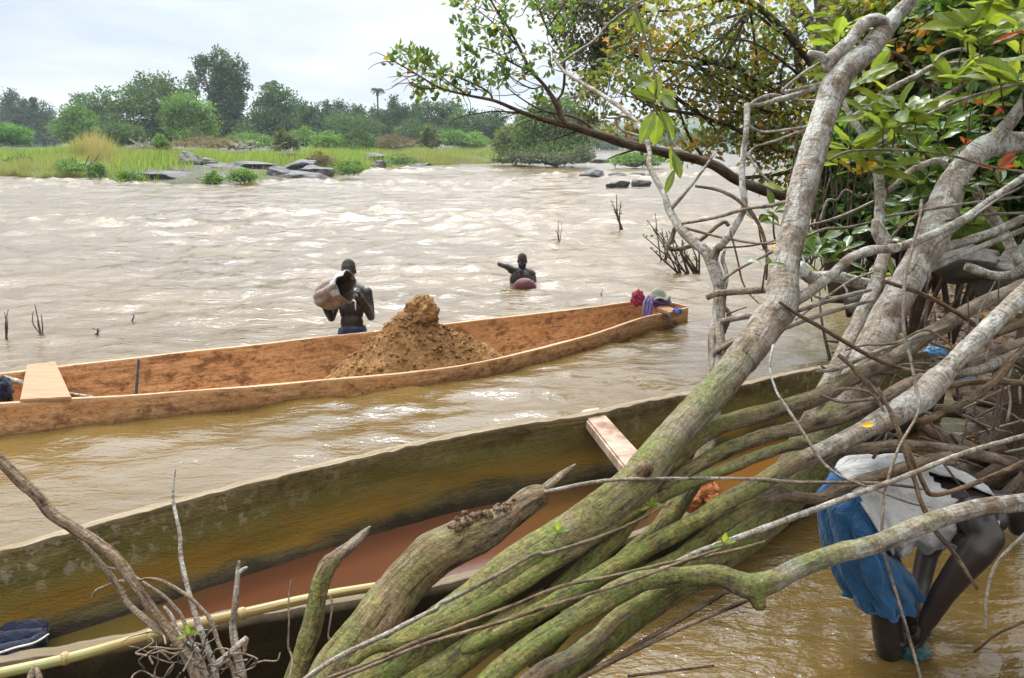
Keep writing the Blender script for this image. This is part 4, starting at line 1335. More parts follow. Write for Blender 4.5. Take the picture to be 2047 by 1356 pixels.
def drape(path, widths, side, thick=.012, folds=.012, seed=0, nx=18, per=9):
    """a strip of cloth that follows path; side = direction across it"""
    pts = catmull(np.array([list(p) + [w] for p, w in zip(path, widths)]), lambda a, b: per)
    side = np.array(Vector(side).normalized())
    V = []
    n = len(pts)
    tan = np.gradient(pts[:, :3], axis=0)
    for i in range(n):
        nrm = np.cross(tan[i], side)
        nrm /= np.linalg.norm(nrm) + 1e-9
        for j in range(nx):
            u = j / (nx - 1) - .5
            w = math.sin(u * 19 + seed + i * .12) * folds + math.sin(u * 41 + seed * 2 + i * .3) * folds * .4 + .01 * mnoise.noise(Vector((u * 6, i * .25, seed)))
            V.append(pts[i, :3] + side * u * pts[i, 3] * (1 + .08 * mnoise.noise(Vector((i * .3, seed, u)))) + nrm * w)
    idx = np.arange(n * nx).reshape(n, nx)
    Q = np.stack([idx[:-1, :-1], idx[:-1, 1:], idx[1:, 1:], idx[1:, :-1]], -1).reshape(-1, 4)
    return np.array(V), Q, [], {}


def cloth_thing(name, label, ch, material, loc, thick=.008, group='clothes left on the bow of the far canoe'):
    me = make_mesh(name, ch[0], ch[1], ch[2])
    o = link(name, rebase(me, loc), material)
    o.location = loc
    solid(o, thick)
    return tag(o, label, 'clothing', group)


# clothes on the bow of the far canoe
c0 = P(1305, 605, 9.85)
ax3 = Vector((.827, .562, 0))
cloth_thing('garment', 'purple garment hanging over the bow seat into the far canoe', join([
    drape([P(1302, 592, 9.85), P(1297, 600, 9.76), P(1295, 616, 9.72), P(1294, 634, 9.70)], [.10, .13, .135, .13], (.9, .3, 0), seed=1),
    drape([P(1292, 600, 9.80), P(1305, 596, 9.84), P(1322, 600, 9.88), P(1338, 602, 9.92)], [.14, .17, .18, .14], (.1, .8, .35), seed=2),
    (np.array(blob('b', tuple(P(1316, 603, 9.92)), (.15, .10, .065), 24, 14, .35, 3, 5)[0]), np.array(blob('b', (0, 0, 0), (1, 1, 1), 24, 14)[1]), [], {})]), M['purple_cloth'], c0)
bl_ = blob('b', tuple(P(1275, 597, 9.9)), (.075, .07, .085), 40, 26, .55, 3.4, 8)
cloth_thing('garment', 'crumpled dark red garment on the far rim beside the purple one', (np.array(bl_[0]), np.array(bl_[1]), [], {}), M['red_cloth'], P(1275, 603, 9.9))
vb_, qb_ = [], []
for i in range(16):                                  # a shirt thrown over the heap, with two sagging openings
    for j in range(30):
        a, q = 2 * math.pi * j / 30, i / 15
        rr = .15 * q
        h = .115 * (1 - q ** 2.2) - .02 * math.sin(a * 5) * q
        h -= .055 * (math.exp(-(((q - .62) / .2) ** 2 + ((math.cos(a - 4.15)) - 1) ** 2 * 9)) + math.exp(-(((q - .62) / .2) ** 2 + ((math.cos(a - 5.5)) - 1) ** 2 * 9)))
        p = Vector((math.cos(a) * rr, math.sin(a) * rr * .8, h + .012 * mnoise.noise(Vector((math.cos(a) * q * 4, math.sin(a) * q * 4, 2)))))
        vb_.append(tuple(p + P(1316, 596, 9.88)))
qi = np.arange(16 * 30).reshape(16, 30)
cloth_thing('garment', 'pale olive garment with two openings, on top of the purple one', (np.array(vb_), np.stack([qi[:-1], qi[1:], np.roll(qi[1:], -1, 1), np.roll(qi[:-1], -1, 1)], -1).reshape(-1, 4), [], {}), M['olive_cloth'], P(1316, 598, 9.88))
rp = thing('rope', 'bright blue rope knotted on the bow end of the far canoe', 'rope', P(1355, 622, 9.7))
rs_ = np.random.default_rng(2)
for k in range(4):
    pc = P(1355, 623, 9.55)
    pts = [(pc.x + .055 * math.cos(a) + rs_.normal(0, .012), pc.y + rs_.normal(0, .02), pc.z + .022 * math.sin(a) + .012 + rs_.normal(0, .006), .007) for a in np.linspace(k, k + 5.5, 9)]
    part('loop', mk('loop', tube(pts, 6, lump=0)), M['rope_blue'], rp)
r2 = [P(1331, 625, 9.45), P(1340, 634, 9.33), P(1344, 646, 9.30), P(1347, 655, 9.32)]
o = link('mooring_cord', mk('mooring_cord', tube([(*p, .008) for p in r2], 6, lump=0)), M['rope_dark'])
tag(o, 'thin dark cord running down the outside of the far canoe near its bow', 'cord')
# stern gear on the left of the far canoe
p0, p1 = P(-60, 735, 6.75), P(52, 768, 6.6)
o = link('paddle_shaft', mk('paddle_shaft', tube([(*p0, .026), (*p1, .022)], 10, lump=.04, pale=(.3, .6))), M['bark'])
tag(o, 'wooden shaft running under the plank seat of the far canoe', 'paddle')
o = link('stick', mk('stick', tube([(*P(140, 787, 6.5), .014), (*P(185, 794, 6.42), .010)], 8, pale=(.6, .6))), M['bark'])
tag(o, 'short brown stick poking out from under the plank seat', 'stick')
bd = blob('b', tuple(P(6, 782, 6.35)), (.06, .07, .11), 24, 16, .5, 3, 3)
cloth_thing('bundle', 'dark cloth bundle at the left end of the far canoe', (np.array(bd[0]), np.array(bd[1]), [], {}), M['navy_cloth'], P(6, 790, 6.35), group=None)
# navy cloth bag in the near canoe
bgp = [G(-70, 1302, .15), G(0, 1294, .15), G(45, 1284, .15), G(92, 1272, .14)]
nv = thing('cloth_bag', 'navy cloth bag with cream piping lying in the near canoe', 'bag', bgp[1])
me = make_mesh('bag_body', *drape(bgp, [.26, .25, .20, .10], (-.35, .94, .05), folds=.018, seed=4, nx=24)[:2])
solid(part('bag_body', me, M['navy_cloth'], nv), .05)
e0 = [p + Vector((.05, -.12, .028)) for p in bgp]
part('piping', mk('piping', tube([(*(e0[0] + Vector((0, .02, .012))), .005), (*(e0[1] + Vector((0, .02, .012))), .005), (*(e0[2] + Vector((-.02, .03, .008))), .005), (*(e0[2] + Vector((.03, .075, .0))), .005), (*(e0[2] + Vector((.05, .14, -.004))), .004)], 6, lump=0)), M['cream'], nv)
# ------------------------------------------------------------------ people
def _sphere(seg=16, rings=10):
    V = [(0, 0, 1)]
    for i in range(1, rings):
        ph = math.pi * i / rings
        V += [(math.sin(ph) * math.cos(2 * math.pi * j / seg), math.sin(ph) * math.sin(2 * math.pi * j / seg), math.cos(ph)) for j in range(seg)]
    V.append((0, 0, -1))
    T = []
    for j in range(seg):
        T.append((0, 1 + j, 1 + (j + 1) % seg))
        T.append((len(V) - 1, 1 + (rings - 2) * seg + (j + 1) % seg, 1 + (rings - 2) * seg + j))
    for i in range(rings - 2):
        for j in range(seg):
            a, b = 1 + i * seg + j, 1 + i * seg + (j + 1) % seg
            T += [(a, a + seg, b + seg), (a, b + seg, b)]
    return np.array(V), np.array(T)


SPH = _sphere()


class Body:
    """limbs and masses that are fused into one continuous skin"""
    def __init__(self):
        self.c = []

    def ell(self, c, r, R=None):
        v = SPH[0] * np.array(r)
        if R is not None:
            v = v @ np.array(R).T
        self.c.append((v + np.array(c), [], SPH[1], {}))

    def cap(self, a, ra, b, rb, flat=1.0):
        a, b = np.array(a, float), np.array(b, float)
        n = max(3, int(np.linalg.norm(b - a) / (min(ra, rb) * .5)))
        pts = [(*(a + (b - a) * t), ra + (rb - ra) * t) for t in np.linspace(0, 1, n)]
        V, Q, T, _ = tube(pts, 14, lump=0, step=.6)
        self.c.append((V, Q, T, {}))
        self.ell(a, (ra,) * 3)
        self.ell(b, (rb,) * 3)

    def chain(self, pts):
        for (p, r), (q, s) in zip(pts[:-1], pts[1:]):
            self.cap(p, r, q, s)

    def hand(self, wrist, direction, palm_n, curl=.7, thumb=1, k=1.0):
        """palm, four unequal bent fingers and a thumb leaving the side of the palm"""
        w, d = Vector(wrist), Vector(direction).normalized()
        n = Vector(palm_n).normalized()
        n = (n - d * n.dot(d)).normalized()
        s = d.cross(n)
        for off in (-.022, -.007, .008, .022):
            self.cap(w + s * off * .7 * k, .015 * k, w + d * .085 * k + s * off * 1.25 * k, .0125 * k)
        for i, (off, L) in enumerate(((-.031, .062), (-.011, .074), (.011, .080), (.031, .070))):
            p = w + d * .088 * k + s * off * k
            a = 0.25
            for j, seg in enumerate((.45, .32, .23)):
                a += curl * (.75, .9, .6)[j]
                q = p + (d * math.cos(a) + n * math.sin(a)) * L * seg * k
                self.cap(p, (.0092, .0085, .0078)[j] * k, q, (.0085, .0078, .007)[j] * k)
                p = q
        p = w + d * .028 * k + s * .026 * thumb * k
        q = p + (d * .55 + s * .65 * thumb + n * .45).normalized() * .042 * k
        self.cap(p, .013 * k, q, .0105 * k)
        self.cap(q, .0105 * k, q + (d * .75 + n * .6 + s * .1 * thumb).normalized() * .034 * k, .0085 * k)

    def head(self, c, f, u, neck):
        f, u = Vector(f).normalized(), Vector(u)
        u = (u - f * u.dot(f)).normalized()
        r = f.cross(u)
        R = np.array([r, f, u]).T
        c = Vector(c)
        L = lambda x, y, z: c + r * x + f * y + u * z
        self.ell(L(0, -.014, .032), (.075, .096, .084), R)
        self.ell(L(0, .028, -.038), (.064, .060, .080), R)
        self.ell(L(0, .046, -.088), (.040, .036, .030), R)
        for s in (-1, 1):
            self.ell(L(.040 * s, .052, -.036), (.024, .028, .026), R)
            self.ell(L(.072 * s, -.008, -.014), (.010, .019, .028), R)
            self.cap(L(.012 * s, .083, .020), .010, L(.045 * s, .064, .018), .010)
            self.ell(L(.014 * s, .094, -.032), (.010, .010, .008), R)
        self.cap(L(0, .086, .006), .008, L(0, .104, -.028), .012)
        self.cap(L(-.018, .087, -.058), .008, L(.018, .087, -.058), .008)
        self.cap(L(-.016, .085, -.070), .009, L(.016, .085, -.070), .009)
        self.cap(L(0, -.022, -.06), .054, neck, .060)
        self.hd = (c, r, f, u, R)

    def build(self, root, voxel=.007, smooth=5):
        V, Q, T, _ = join(self.c)
        me = make_mesh('body', V, Q, T)
        tmp = bpy.data.objects.new('tmp', me)
        COL.objects.link(tmp)
        m = tmp.modifiers.new('r', 'REMESH')
        m.mode = 'VOXEL'
        m.voxel_size = voxel
        m = tmp.modifiers.new('s', 'SMOOTH')
        m.factor, m.iterations = .5, smooth
        dg = bpy.context.evaluated_depsgraph_get()
        out = bpy.data.meshes.new_from_object(tmp.evaluated_get(dg))
        bpy.data.objects.remove(tmp)
        bpy.data.meshes.remove(me)
        out.name = 'body'
        for p in out.polygons: p.use_smooth = True
        o = part('body', out, M['skin'], root)
        if hasattr(self, 'hd'):
            c, r, f, u, R = self.hd
            hv = []
            V0, T0 = _sphere(40, 26)
            keep = [i for i, v in enumerate(V0) if v[2] > .40 + .30 * max(0, v[1]) - .62 * max(0, -v[1])]
            mp = {k: i for i, k in enumerate(keep)}
            tv = [tuple(mp[x] for x in t) for t in T0 if all(x in mp for x in t)]
            pv = (V0[keep] * np.array((.0752, .0962, .0842))) @ R.T + np.array(c + f * -.014 + u * .032)
            h = part('hair', make_mesh('hair', pv, None, tv), M['hair'], root)
            for s in (-1, 1):
                e = np.array(c + r * (.031 * s) + f * .079 + u * .001)
                part('eye', make_mesh('eye', SPH[0] * .0098 + e, None, SPH[1]), M['eye'], o)
        return o


# --- the man with the sack, behind the far canoe
man1 = thing('person', 'bare-chested person lifting a dripping sack behind the far canoe', 'person', tuple(P(702, 700, 8.3) * 1.0), 'people working in the river')
b = Body()
D1 = 8.42
f1 = Vector((-.05, -1, -.12))
nk = P(702, 575, D1)
b.head(P(696.5, 541, D1 - .04), f1, (0, 0, 1), nk + Vector((0, .01, -.02)))
b.ell(P(703, 596, D1), (.155, .105, .12))                   # chest
b.ell(P(692, 597, D1 - .055), (.075, .055, .06)); b.ell(P(715, 597, D1 - .055), (.075, .055, .06))   # pectorals
b.ell(P(703, 622, D1), (.130, .095, .13))
b.ell(P(703.5, 645, D1), (.122, .09, .12))
b.ell(P(704, 668, D1), (.140, .10, .12))
b.cap(P(684, 581, D1), .062, P(703, 572, D1), .06); b.cap(P(722, 581, D1), .062, P(703, 572, D1), .06)
b.ell(P(733, 586, D1), (.062, .062, .070)); b.ell(P(676, 586, D1), (.060, .062, .068))
b.chain([(P(734, 588, D1), .056), (P(738, 612, D1), .052), (P(741.5, 634, D1 - .05), .041), (P(733, 617, D1 - .2), .043), (P(722, 596, D1 - .3), .029)])
b.hand(P(722, 596, D1 - .3), P(717, 582, D1 - .36) - P(722, 596, D1 - .3), (-1, -.1, .2), .75, 1, 1.0)
b.chain([(P(676, 588, D1), .054), (P(668, 614, D1), .050), (P(662.5, 636, D1 - .05), .040), (P(655, 622, D1 - .16), .042), (P(648, 612, D1 - .24), .029)])
b.hand(P(648, 612, D1 - .24), P(640, 602, D1 - .26) - P(648, 612, D1 - .24), (.55, .1, .9), .5, -1, 1.0)
b.chain([(P(696, 675, D1), .09), (P(695, 740, D1 + .02), .07)]); b.chain([(P(712, 675, D1), .09), (P(713, 740, D1 + .02), .07)])
b.build(man1)
rings = []
for (y, rx, ry) in ((654, .136, .108), (662, .142, .108), (680, .148, .112), (705, .15, .115)):
    c = P(704, y, D1)
    rings.append([(c.x + rx * math.cos(a), c.y + ry * math.sin(a), c.z + .01 * math.cos(a)) for a in np.linspace(0, 2 * math.pi, 40, endpoint=False)])
V, Q, T, _ = loft(rings, folds=[.003, .006, .009, .01], nf=8)
solid(part('shorts', make_mesh('shorts', V, Q), M['navy_shorts'], man1), .006)
# the sack
sk = thing('sack', 'wet brown sack with a pale band and dark mouth, held up by the far canoe', 'sack', P(668, 590, 8.05))
cs = [(c_, r_ * .93) for c_, r_ in [(P(634, 597, 8.17), .035), (P(637, 595, 8.15), .095), (P(647, 592, 8.11), .140), (P(660, 587, 8.06), .158), (P(672, 581, 8.0), .163), (P(679, 577.5, 7.97), .163), (P(684, 575.5, 7.95), .162), (P(693, 572, 7.90), .158)]]
nrm0, nrm1 = Vector((.93, -.30, .12)).normalized(), Vector((.77, -.62, .10)).normalized()


def sack_rings(lo, hi, k=1.0, fold=True):
    out = []
    for i, (c, r) in enumerate(cs):
        if not lo <= i <= hi: continue
        n = nrm0.lerp(nrm1, i / (len(cs) - 1)).normalized()
        u = Vector((0, 0, 1)); u = (u - n * u.dot(n)).normalized()
        v = n.cross(u)
        out.append([tuple(c + (u * math.cos(a) * 1.0 + v * math.sin(a) * (.98 - .03 * i)) * r * k * (1 + (.04 + .014 * i) * math.cos(a * 3 + 1 + i * .2) + (.02 + .010 * i) * math.cos(a * 5 + i)) + n * .012 * mnoise.noise(Vector((math.cos(a) * 2, math.sin(a) * 2, i)))) for a in np.linspace(0, 2 * math.pi, 44, endpoint=False)])
    return out


V, Q, T, _ = loft(sack_rings(0, 7), folds=[.002, .010, .014, .014, .010, .006, .005, .004], nf=9, seed=2)
solid(part('sack_cloth', make_mesh('sack_cloth', V, Q), M['sack'], sk), .006)
V, Q, T, _ = loft(sack_rings(5, 7, 1.02), folds=.003, nf=6, seed=1)
Q = [q for q in Q if not 14 < int(q[0]) % 44 < 40 or False]
solid(part('band', make_mesh('band', V, Q), M['sack_band'], sk), .005)
inr = sack_rings(7, 7, .97) + sack_rings(6, 6, .9) + sack_rings(4, 4, .80) + sack_rings(2, 2, .55)
V, Q, T, _ = loft(inr, folds=.006, nf=7, seed=3, cap=False)
V = np.vstack([V, np.mean(inr[-1], 0)])
T = [(len(V) - 1, 3 * 44 + j, 3 * 44 + (j + 1) % 44) for j in range(44)]
part('lining', make_mesh('lining', V, Q, T), M['sack_in'], sk)
part('tie_cord', mk('tie_cord', tube([(*P(704, 600, 7.86), .006), (*P(710, 603, 7.85), .008), (*P(710.5, 612, 7.86), .006), (*P(711, 620, 7.87), .005)], 6)), M['cream'], sk)

# --- the person neck-deep further out
man2 = thing('person', 'person chest-deep in the river with an elbow raised, nearer the middle', 'person', tuple(P(1043, 580, 12.6)), 'people working in the river')
b = Body()
D2 = 12.6
b.head(P(1044, 522, D2 - .06), (-.02, -.95, -.34), (0, 0, 1), P(1043, 541, D2))
b.ell(P(1042, 560, D2), (.185, .11, .17))
b.ell(P(1042, 578, D2), (.16, .10, .16))
b.cap(P(1026, 541, D2), .062, P(1043, 540, D2), .06); b.cap(P(1060, 546, D2), .064, P(1043, 540, D2), .06)
b.ell(P(1022, 540, D2), (.062, .06, .06)); b.ell(P(1063, 549, D2), (.066, .062, .066))
b.chain([(P(1021, 537, D2), .056), (P(1010, 531, D2 - .05), .052), (P(1000, 528, D2 - .13), .046), (P(1013, 532, D2 - .22), .044), (P(1029, 538.5, D2 - .25), .030)])
b.hand(P(1029, 538.5, D2 - .25), P(1040, 543, D2 - .26) - P(1029, 538.5, D2 - .25), (.1, .9, -.5), .35, -1, 1.0)
b.chain([(P(1064, 551, D2), .056), (P(1067, 565, D2 - .02), .05), (P(1066, 580, D2 - .1), .042)])
b.build(man2)
bs = thing('basin', 'maroon basin with a green patch, half sunk before the chest-deep person', 'basin', P(1049, 570, D2 - .3))
rg, rg2 = [], []
cb = P(1049, 571, D2 - .32)
for i in range(12):
    ph = math.pi / 2 * i / 11
    rr, hh = .165 * math.sin(ph), .125 * math.cos(ph)
    if i == 11: rr = .18
    ring_ = [tuple(cb + Vector((rr * math.cos(a), -hh * .55 + rr * math.sin(a) * .45, hh * .8 + rr * math.sin(a) * .5 - .015))) for a in np.linspace(0, 2 * math.pi, 40, endpoint=False)]
    rg.append(ring_)
V, Q, T, _ = loft(rg)
solid(part('bowl', make_mesh('bowl', V, Q), M['basin'], bs), .006)
pr = [tuple(Vector(rg[i][j]) + Vector((0, -.006, .004))) for i in (6, 7, 8, 9) for j in range(4, 12)]
pi_ = np.arange(32).reshape(4, 8)
solid(part('patch', make_mesh('patch', pr, np.stack([pi_[:-1, :-1], pi_[:-1, 1:], pi_[1:, 1:], pi_[1:, :-1]], -1).reshape(-1, 4)), M['basin_green'], bs), .004)

# --- the person bending over by the right bank
man3 = thing('person', 'person bending over in the shallows in blue shorts and a pale vest, washing something', 'person', tuple(P(1770, 1310, 3.42)), 'people working in the river')
K3 = lambda x, y, d=3.36: P(1560 + x / 3.082, 900 + y / 3.082, d + .09)
b = Body()
b.ell(K3(460, 350), (.118, .125, .112)); b.ell(K3(570, 325), (.115, .12, .10)); b.ell(K3(700, 310), (.12, .115, .095))
b.ell(K3(850, 315), (.125, .125, .108)); b.ell(K3(990, 335), (.13, .135, .115)); b.ell(K3(1130, 355), (.12, .145, .102)); b.ell(K3(1240, 378), (.085, .145, .078))
b.cap(K3(1250, 355, 3.34), .07, K3(1400, 345, 3.36), .058)
b.head(K3(1560, 380, 3.36), (.35, -.05, -.93), (.93, 0, .35), K3(1400, 345, 3.36))
b.ell(K3(1200, 400, 3.19), (.085, .08, .078))
b.chain([(K3(1180, 400, 3.2), .074), (K3(1240, 480, 3.13), .066), (K3(1285, 545, 3.1), .058), (K3(1215, 625, 3.1), .064), (K3(1130, 715, 3.12), .060), (K3(1010, 870, 3.16), .049), (K3(900, 1060, 3.22), .036)])
b.hand(K3(900, 1060, 3.22), K3(850, 1190, 3.26) - K3(900, 1060, 3.22), (-1, .3, -.2), .5, 1, 1.05)
b.chain([(K3(1120, 420, 3.52), .07), (K3(950, 560, 3.6), .052), (K3(905, 640, 3.62), .048), (K3(870, 800, 3.6), .044), (K3(850, 950, 3.56), .034)])
b.hand(K3(850, 950, 3.56), K3(845, 1120, 3.5) - K3(850, 950, 3.56), (-1, -.2, 0), .5, -1, 1.05)
b.chain([(K3(455, 390, 3.33), .098), (K3(540, 620, 3.31), .088), (K3(630, 880, 3.30), .070), (K3(655, 1010, 3.30), .064), (K3(665, 1160, 3.33), .062), (K3(670, 1300, 3.4), .045), (K3(680, 1420, 3.46), .042)])
b.chain([(K3(455, 390, 3.42), .098), (K3(590, 620, 3.44), .085), (K3(720, 880, 3.46), .066), (K3(850, 1100, 3.55), .055), (K3(860, 1290, 3.62), .042)])
b.build(man3, .008, 6)


def side_ring(A, B, d, hd, n=64):
    """ring through the two outline points A (back side) and B (front side), hd deep across the view"""
    a, bb = K3(*A, d), K3(*B, d)
    c, h = (a + bb) / 2, (a - bb) / 2
    return [tuple(c + h * math.cos(t) + Vector((0, 1, .1)) * hd * math.sin(t)) for t in np.linspace(0, 2 * math.pi, n, endpoint=False)]


def wrinkle(V, amp, seed):
    """small folds pressed into a cloth surface"""
    out = []
    for v in V:
        p = Vector(v)
        q = Vector((p.x * 7 + p.z * 5, p.y * 9, p.z * 6 + seed))
        k = abs(mnoise.noise(q)) * 1.2 + .5 * abs(mnoise.noise(q * 2.3)) - .5
        out.append(p + Vector((.25, -1, .35)).normalized() * k * amp)
    return np.array([tuple(p) for p in out])


def densify(rings, k=6):
    R = np.asarray(rings, float)
    n, m = R.shape[:2]
    c = catmull(R.reshape(n, -1), lambda a, b: k)
    return c.reshape(len(c), m, 3)


sr = densify([side_ring((378, 148), (585, 590), 3.36, .165), side_ring((262, 235), (650, 615), 3.36, .195), side_ring((246, 330), (690, 640), 3.36, .20), side_ring((282, 540), (735, 700), 3.36, .20),
              side_ring((325, 690), (770, 750), 3.37, .19), side_ring((385, 810), (808, 800), 3.37, .18), side_ring((420, 890), (822, 850), 3.37, .17)], 8)
fo = np.interp(np.linspace(0, 1, len(sr)), [0, .12, .3, 1], [.003, .008, .010, .018])
V, Q, T, _ = loft(sr.copy(), folds=fo, nf=9, seed=1)
V = wrinkle(V, .013, 5)
sh = solid(part('shorts', make_mesh('shorts', V, Q), M['blue_cloth'], man3), .008)
wb = densify([side_ring((392, 140), (600, 585), 3.36, .168), side_ring((362, 158), (575, 598), 3.36, .172)], 4)
V, Q, T, _ = loft(wb, folds=.004, nf=24, seed=1)
solid(part('waistband', make_mesh('waistband', V, Q), M['blue_cloth'], sh), .012)
hem = loft([sr[-2], sr[-1]], folds=[fo[-2], fo[-1]], nf=9, seed=1)[0][64:]
part('hem', mk('hem', tube([(*p, .006) for p in hem[::2].tolist() + [hem[0].tolist()]], 6, lump=0)), M['blue_cloth'], sh)
# the vest: open at the armhole and between its back straps
vr = densify([side_ring((360, 132), (590, 530), 3.36, .180), side_ring((450, 78), (640, 600), 3.36, .180), side_ring((600, 52), (700, 600), 3.36, .165), side_ring((770, 48), (800, 585), 3.36, .158),
              side_ring((930, 78), (930, 575), 3.36, .160), side_ring((1090, 128), (1030, 550), 3.36, .170), side_ring((1230, 200), (1120, 500), 3.36, .168), side_ring((1330, 285), (1230, 450), 3.36, .12)], 9)
n_r, n_c = len(vr), 64
fo = np.interp(np.linspace(0, 1, n_r), [0, .3, .6, 1], [.012, .008, .006, .003])
V, Q, T, _ = loft(vr, folds=fo, nf=5, seed=4)
keep = []
for q in Q:
    i, j = divmod(int(q[0]), n_c)
    u, a = i / (n_r - 1), math.degrees(2 * math.pi * (j + .5) / n_c)
    near = 360 - a                                   # angle from the spine towards the viewer
    if 200 < near: near = -1
    hole = (u > .60 and 90 < near < 150 - 20 * abs(u - .8)) or (u > .93 and near > 90)
    back = .50 < u < .975 and 28 < near < 29 + 45 * min(1, (u - .49) * 5)
    farh = (u > .62 and 85 < a < 150)
    if not (hole or back or farh): keep.append(q)
V = V.reshape(n_r, n_c, 3)
cen_ = V.mean(1, keepdims=True)
for i in range(n_r):                                 # the jersey hangs in folds under the body
    for j in range(n_c):
        a = 2 * math.pi * j / n_c
        low = (1 - math.cos(a)) / 2
        u = i / (n_r - 1)
        w = math.sin(u * 30 + 1.5 * math.sin(a * 1.5)) + .6 * math.sin(u * 53 + a * 2)
        d = V[i, j] - cen_[i, 0]
        V[i, j] += d / (np.linalg.norm(d) + 1e-6) * (w * .013 * (.25 + .75 * low))
V = wrinkle(V.reshape(-1, 3), .020, 3)
solid(part('vest', make_mesh('vest', V, keep), M['white_cloth'], man3), .006)
# the thing being washed: greenish cloth between the hands
gb = blob('b', tuple(K3(800, 1235, 3.38)), (.07, .06, .04), 26, 14, .6, 3, 6)
cloth_thing('wet_cloth', 'dark green wet cloth being rinsed between the bending person\'s legs', (np.array(gb[0]), np.array(gb[1]), [], {}), M['basin_green'], K3(800, 1240, 3.38), group=None)
# ------------------------------------------------------------------ trees by the near bank
def tree(name, label, cat, base, group=None):
    return thing(name, label, cat, base, group)


_seed = [100]


def br(root, nm, path, sides=9, bark='bark', **kw):
    _seed[0] += 1
    kw.setdefault('seed', _seed[0])
    ch = limb(path, sides, **kw)
    return part(nm, mk(nm, ch), M[bark], root)


def stickthing(name, label, cat, path, group=None, sides=7, **kw):
    _seed[0] += 1
    kw.setdefault('seed', _seed[0])
    ch = limb(path, sides, **kw)
    c = P(*path[len(path) // 2][:3])
    o = link(name, rebase(mk(name, ch), c), M['bark'])
    o.location = c
    return tag(o, label, cat, group)


GB = 'trees leaning out from the near bank'
# A: the big pale-barked leaning tree
A = tree('leaning_tree', 'biggest leaning tree, mossy at its foot, pale above, with a looped limb at the top', 'tree', P(650, 1620, 2.2), GB)
br(A, 'trunk', [(560, 1660, 2.2, 129), (680, 1440, 2.28, 109), (765, 1350, 2.33, 101), (926, 1226, 2.4, 92), (1035, 1134, 2.45, 85), (1145, 1062, 2.5, 80), (1255, 981, 2.56, 79), (1305, 925, 2.6, 74), (1354, 861, 2.68, 66), (1440, 770, 2.8, 63), (1505, 690, 2.9, 64)],
   36, moss=(.80, .30), pale=(0, .35), step=.17, lump=.05)
br(A, 'trunk', [(1480, 722, 2.86, 67), (1505, 690, 2.9, 68), (1540, 638, 2.97, 68), (1561, 606, 3.0, 68), (1568, 540, 3.06, 58), (1586, 460, 3.12, 53), (1604, 380, 3.18, 54), (1626, 300, 3.24, 54), (1652, 220, 3.3, 49), (1669, 175, 3.33, 54), (1690, 138, 3.36, 50), (1733, 104, 3.4, 44), (1762, 68, 3.44, 40), (1785, 40, 3.47, 32), (1820, 2, 3.5, 27), (1870, -60, 3.6, 24)],
   34, moss=(.22, -.2), pale=(.35, 1.1), step=.18, lump=.055)
br(A, 'knot', [(1282, 948, 2.54, 40), (1290, 936, 2.515, 34), (1294, 931, 2.50, 24)], 14, moss=(.2, 0), step=.3)
br(A, 'branch', [(1772, 62, 3.44, 30), (1760, 44, 3.43, 27), (1742, 42, 3.42, 26), (1722, 52, 3.4, 25), (1700, 82, 3.38, 25), (1672, 106, 3.36, 25), (1655, 126, 3.34, 24), (1656, 144, 3.35, 16)], 14, pale=(1, 1), step=.4)
br(A, 'branch', [(1652, 122, 3.33, 19), (1640, 112, 3.32, 16), (1617, 106, 3.3, 13)], 10, pale=(1, .8))
br(A, 'branch', [(1668, 186, 3.34, 14), (1640, 180, 3.4, 12), (1600, 185, 3.45, 11), (1560, 196, 3.5, 10), (1527, 207, 3.5, 9), (1494, 211, 3.5, 10)], 8, pale=(.9, .6), wig=.006)
br(A, 'branch', [(1660, 165, 3.34, 8), (1620, 172, 3.42, 7), (1564, 184, 3.45, 6), (1600, 150, 3.4, 5), (1639, 126, 3.36, 6)], 7, pale=(.6, .8))
br(A, 'branch', [(1500, 214, 3.5, 8), (1512, 200, 3.5, 7), (1545, 190, 3.52, 6), (1590, 200, 3.56, 5), (1640, 202, 3.5, 5)], 7, pale=(.7, .7))
br(A, 'branch', [(1494, 208, 3.5, 13), (1491, 262, 3.48, 12), (1486, 315, 3.47, 12), (1485, 370, 3.46, 13), (1486, 414, 3.45, 13), (1465, 463, 3.47, 15), (1436, 497, 3.5, 17)], 10, pale=(.9, .9), wig=.004)
br(A, 'branch', [(1560, 602, 3.02, 40), (1590, 600, 3.02, 26), (1629, 576, 3.1, 21), (1678, 536, 3.2, 20), (1703, 514, 3.25, 20), (1746, 500, 3.32, 19), (1790, 496, 3.4, 18), (1852, 474, 3.5, 17), (1924, 439, 3.6, 15), (1978, 401, 3.7, 14), (2060, 345, 3.8, 13)], 12, pale=(.6, 1), step=.6)
br(A, 'branch', [(1536, 624, 2.95, 18), (1521, 628, 3.0, 14), (1487, 633, 3.15, 13), (1455, 640, 3.35, 12), (1431, 648, 3.45, 14)], 9, pale=(.6, .3))
br(A, 'branch', [(1520, 650, 2.95, 18), (1490, 672, 3.1, 15), (1462, 683, 3.25, 14), (1440, 700, 3.35, 16)], 9, pale=(.4, .3))
br(A, 'branch', [(1500, 676, 2.95, 13), (1470, 682, 3.1, 11), (1445, 696, 3.25, 10), (1427, 708, 3.32, 13)], 9, pale=(.4, .3))
br(A, 'branch', [(1560, 575, 3.1, 15), (1532, 579, 3.2, 15), (1465, 584, 3.3, 14), (1431, 588, 3.35, 14), (1413, 596, 3.37, 11)], 10, pale=(.5, .2))
br(A, 'branch', [(1572, 490, 3.1, 7), (1515, 518, 3.3, 6), (1470, 542, 3.4, 6), (1444, 560, 3.44, 8)], 7, pale=(.5, .5))
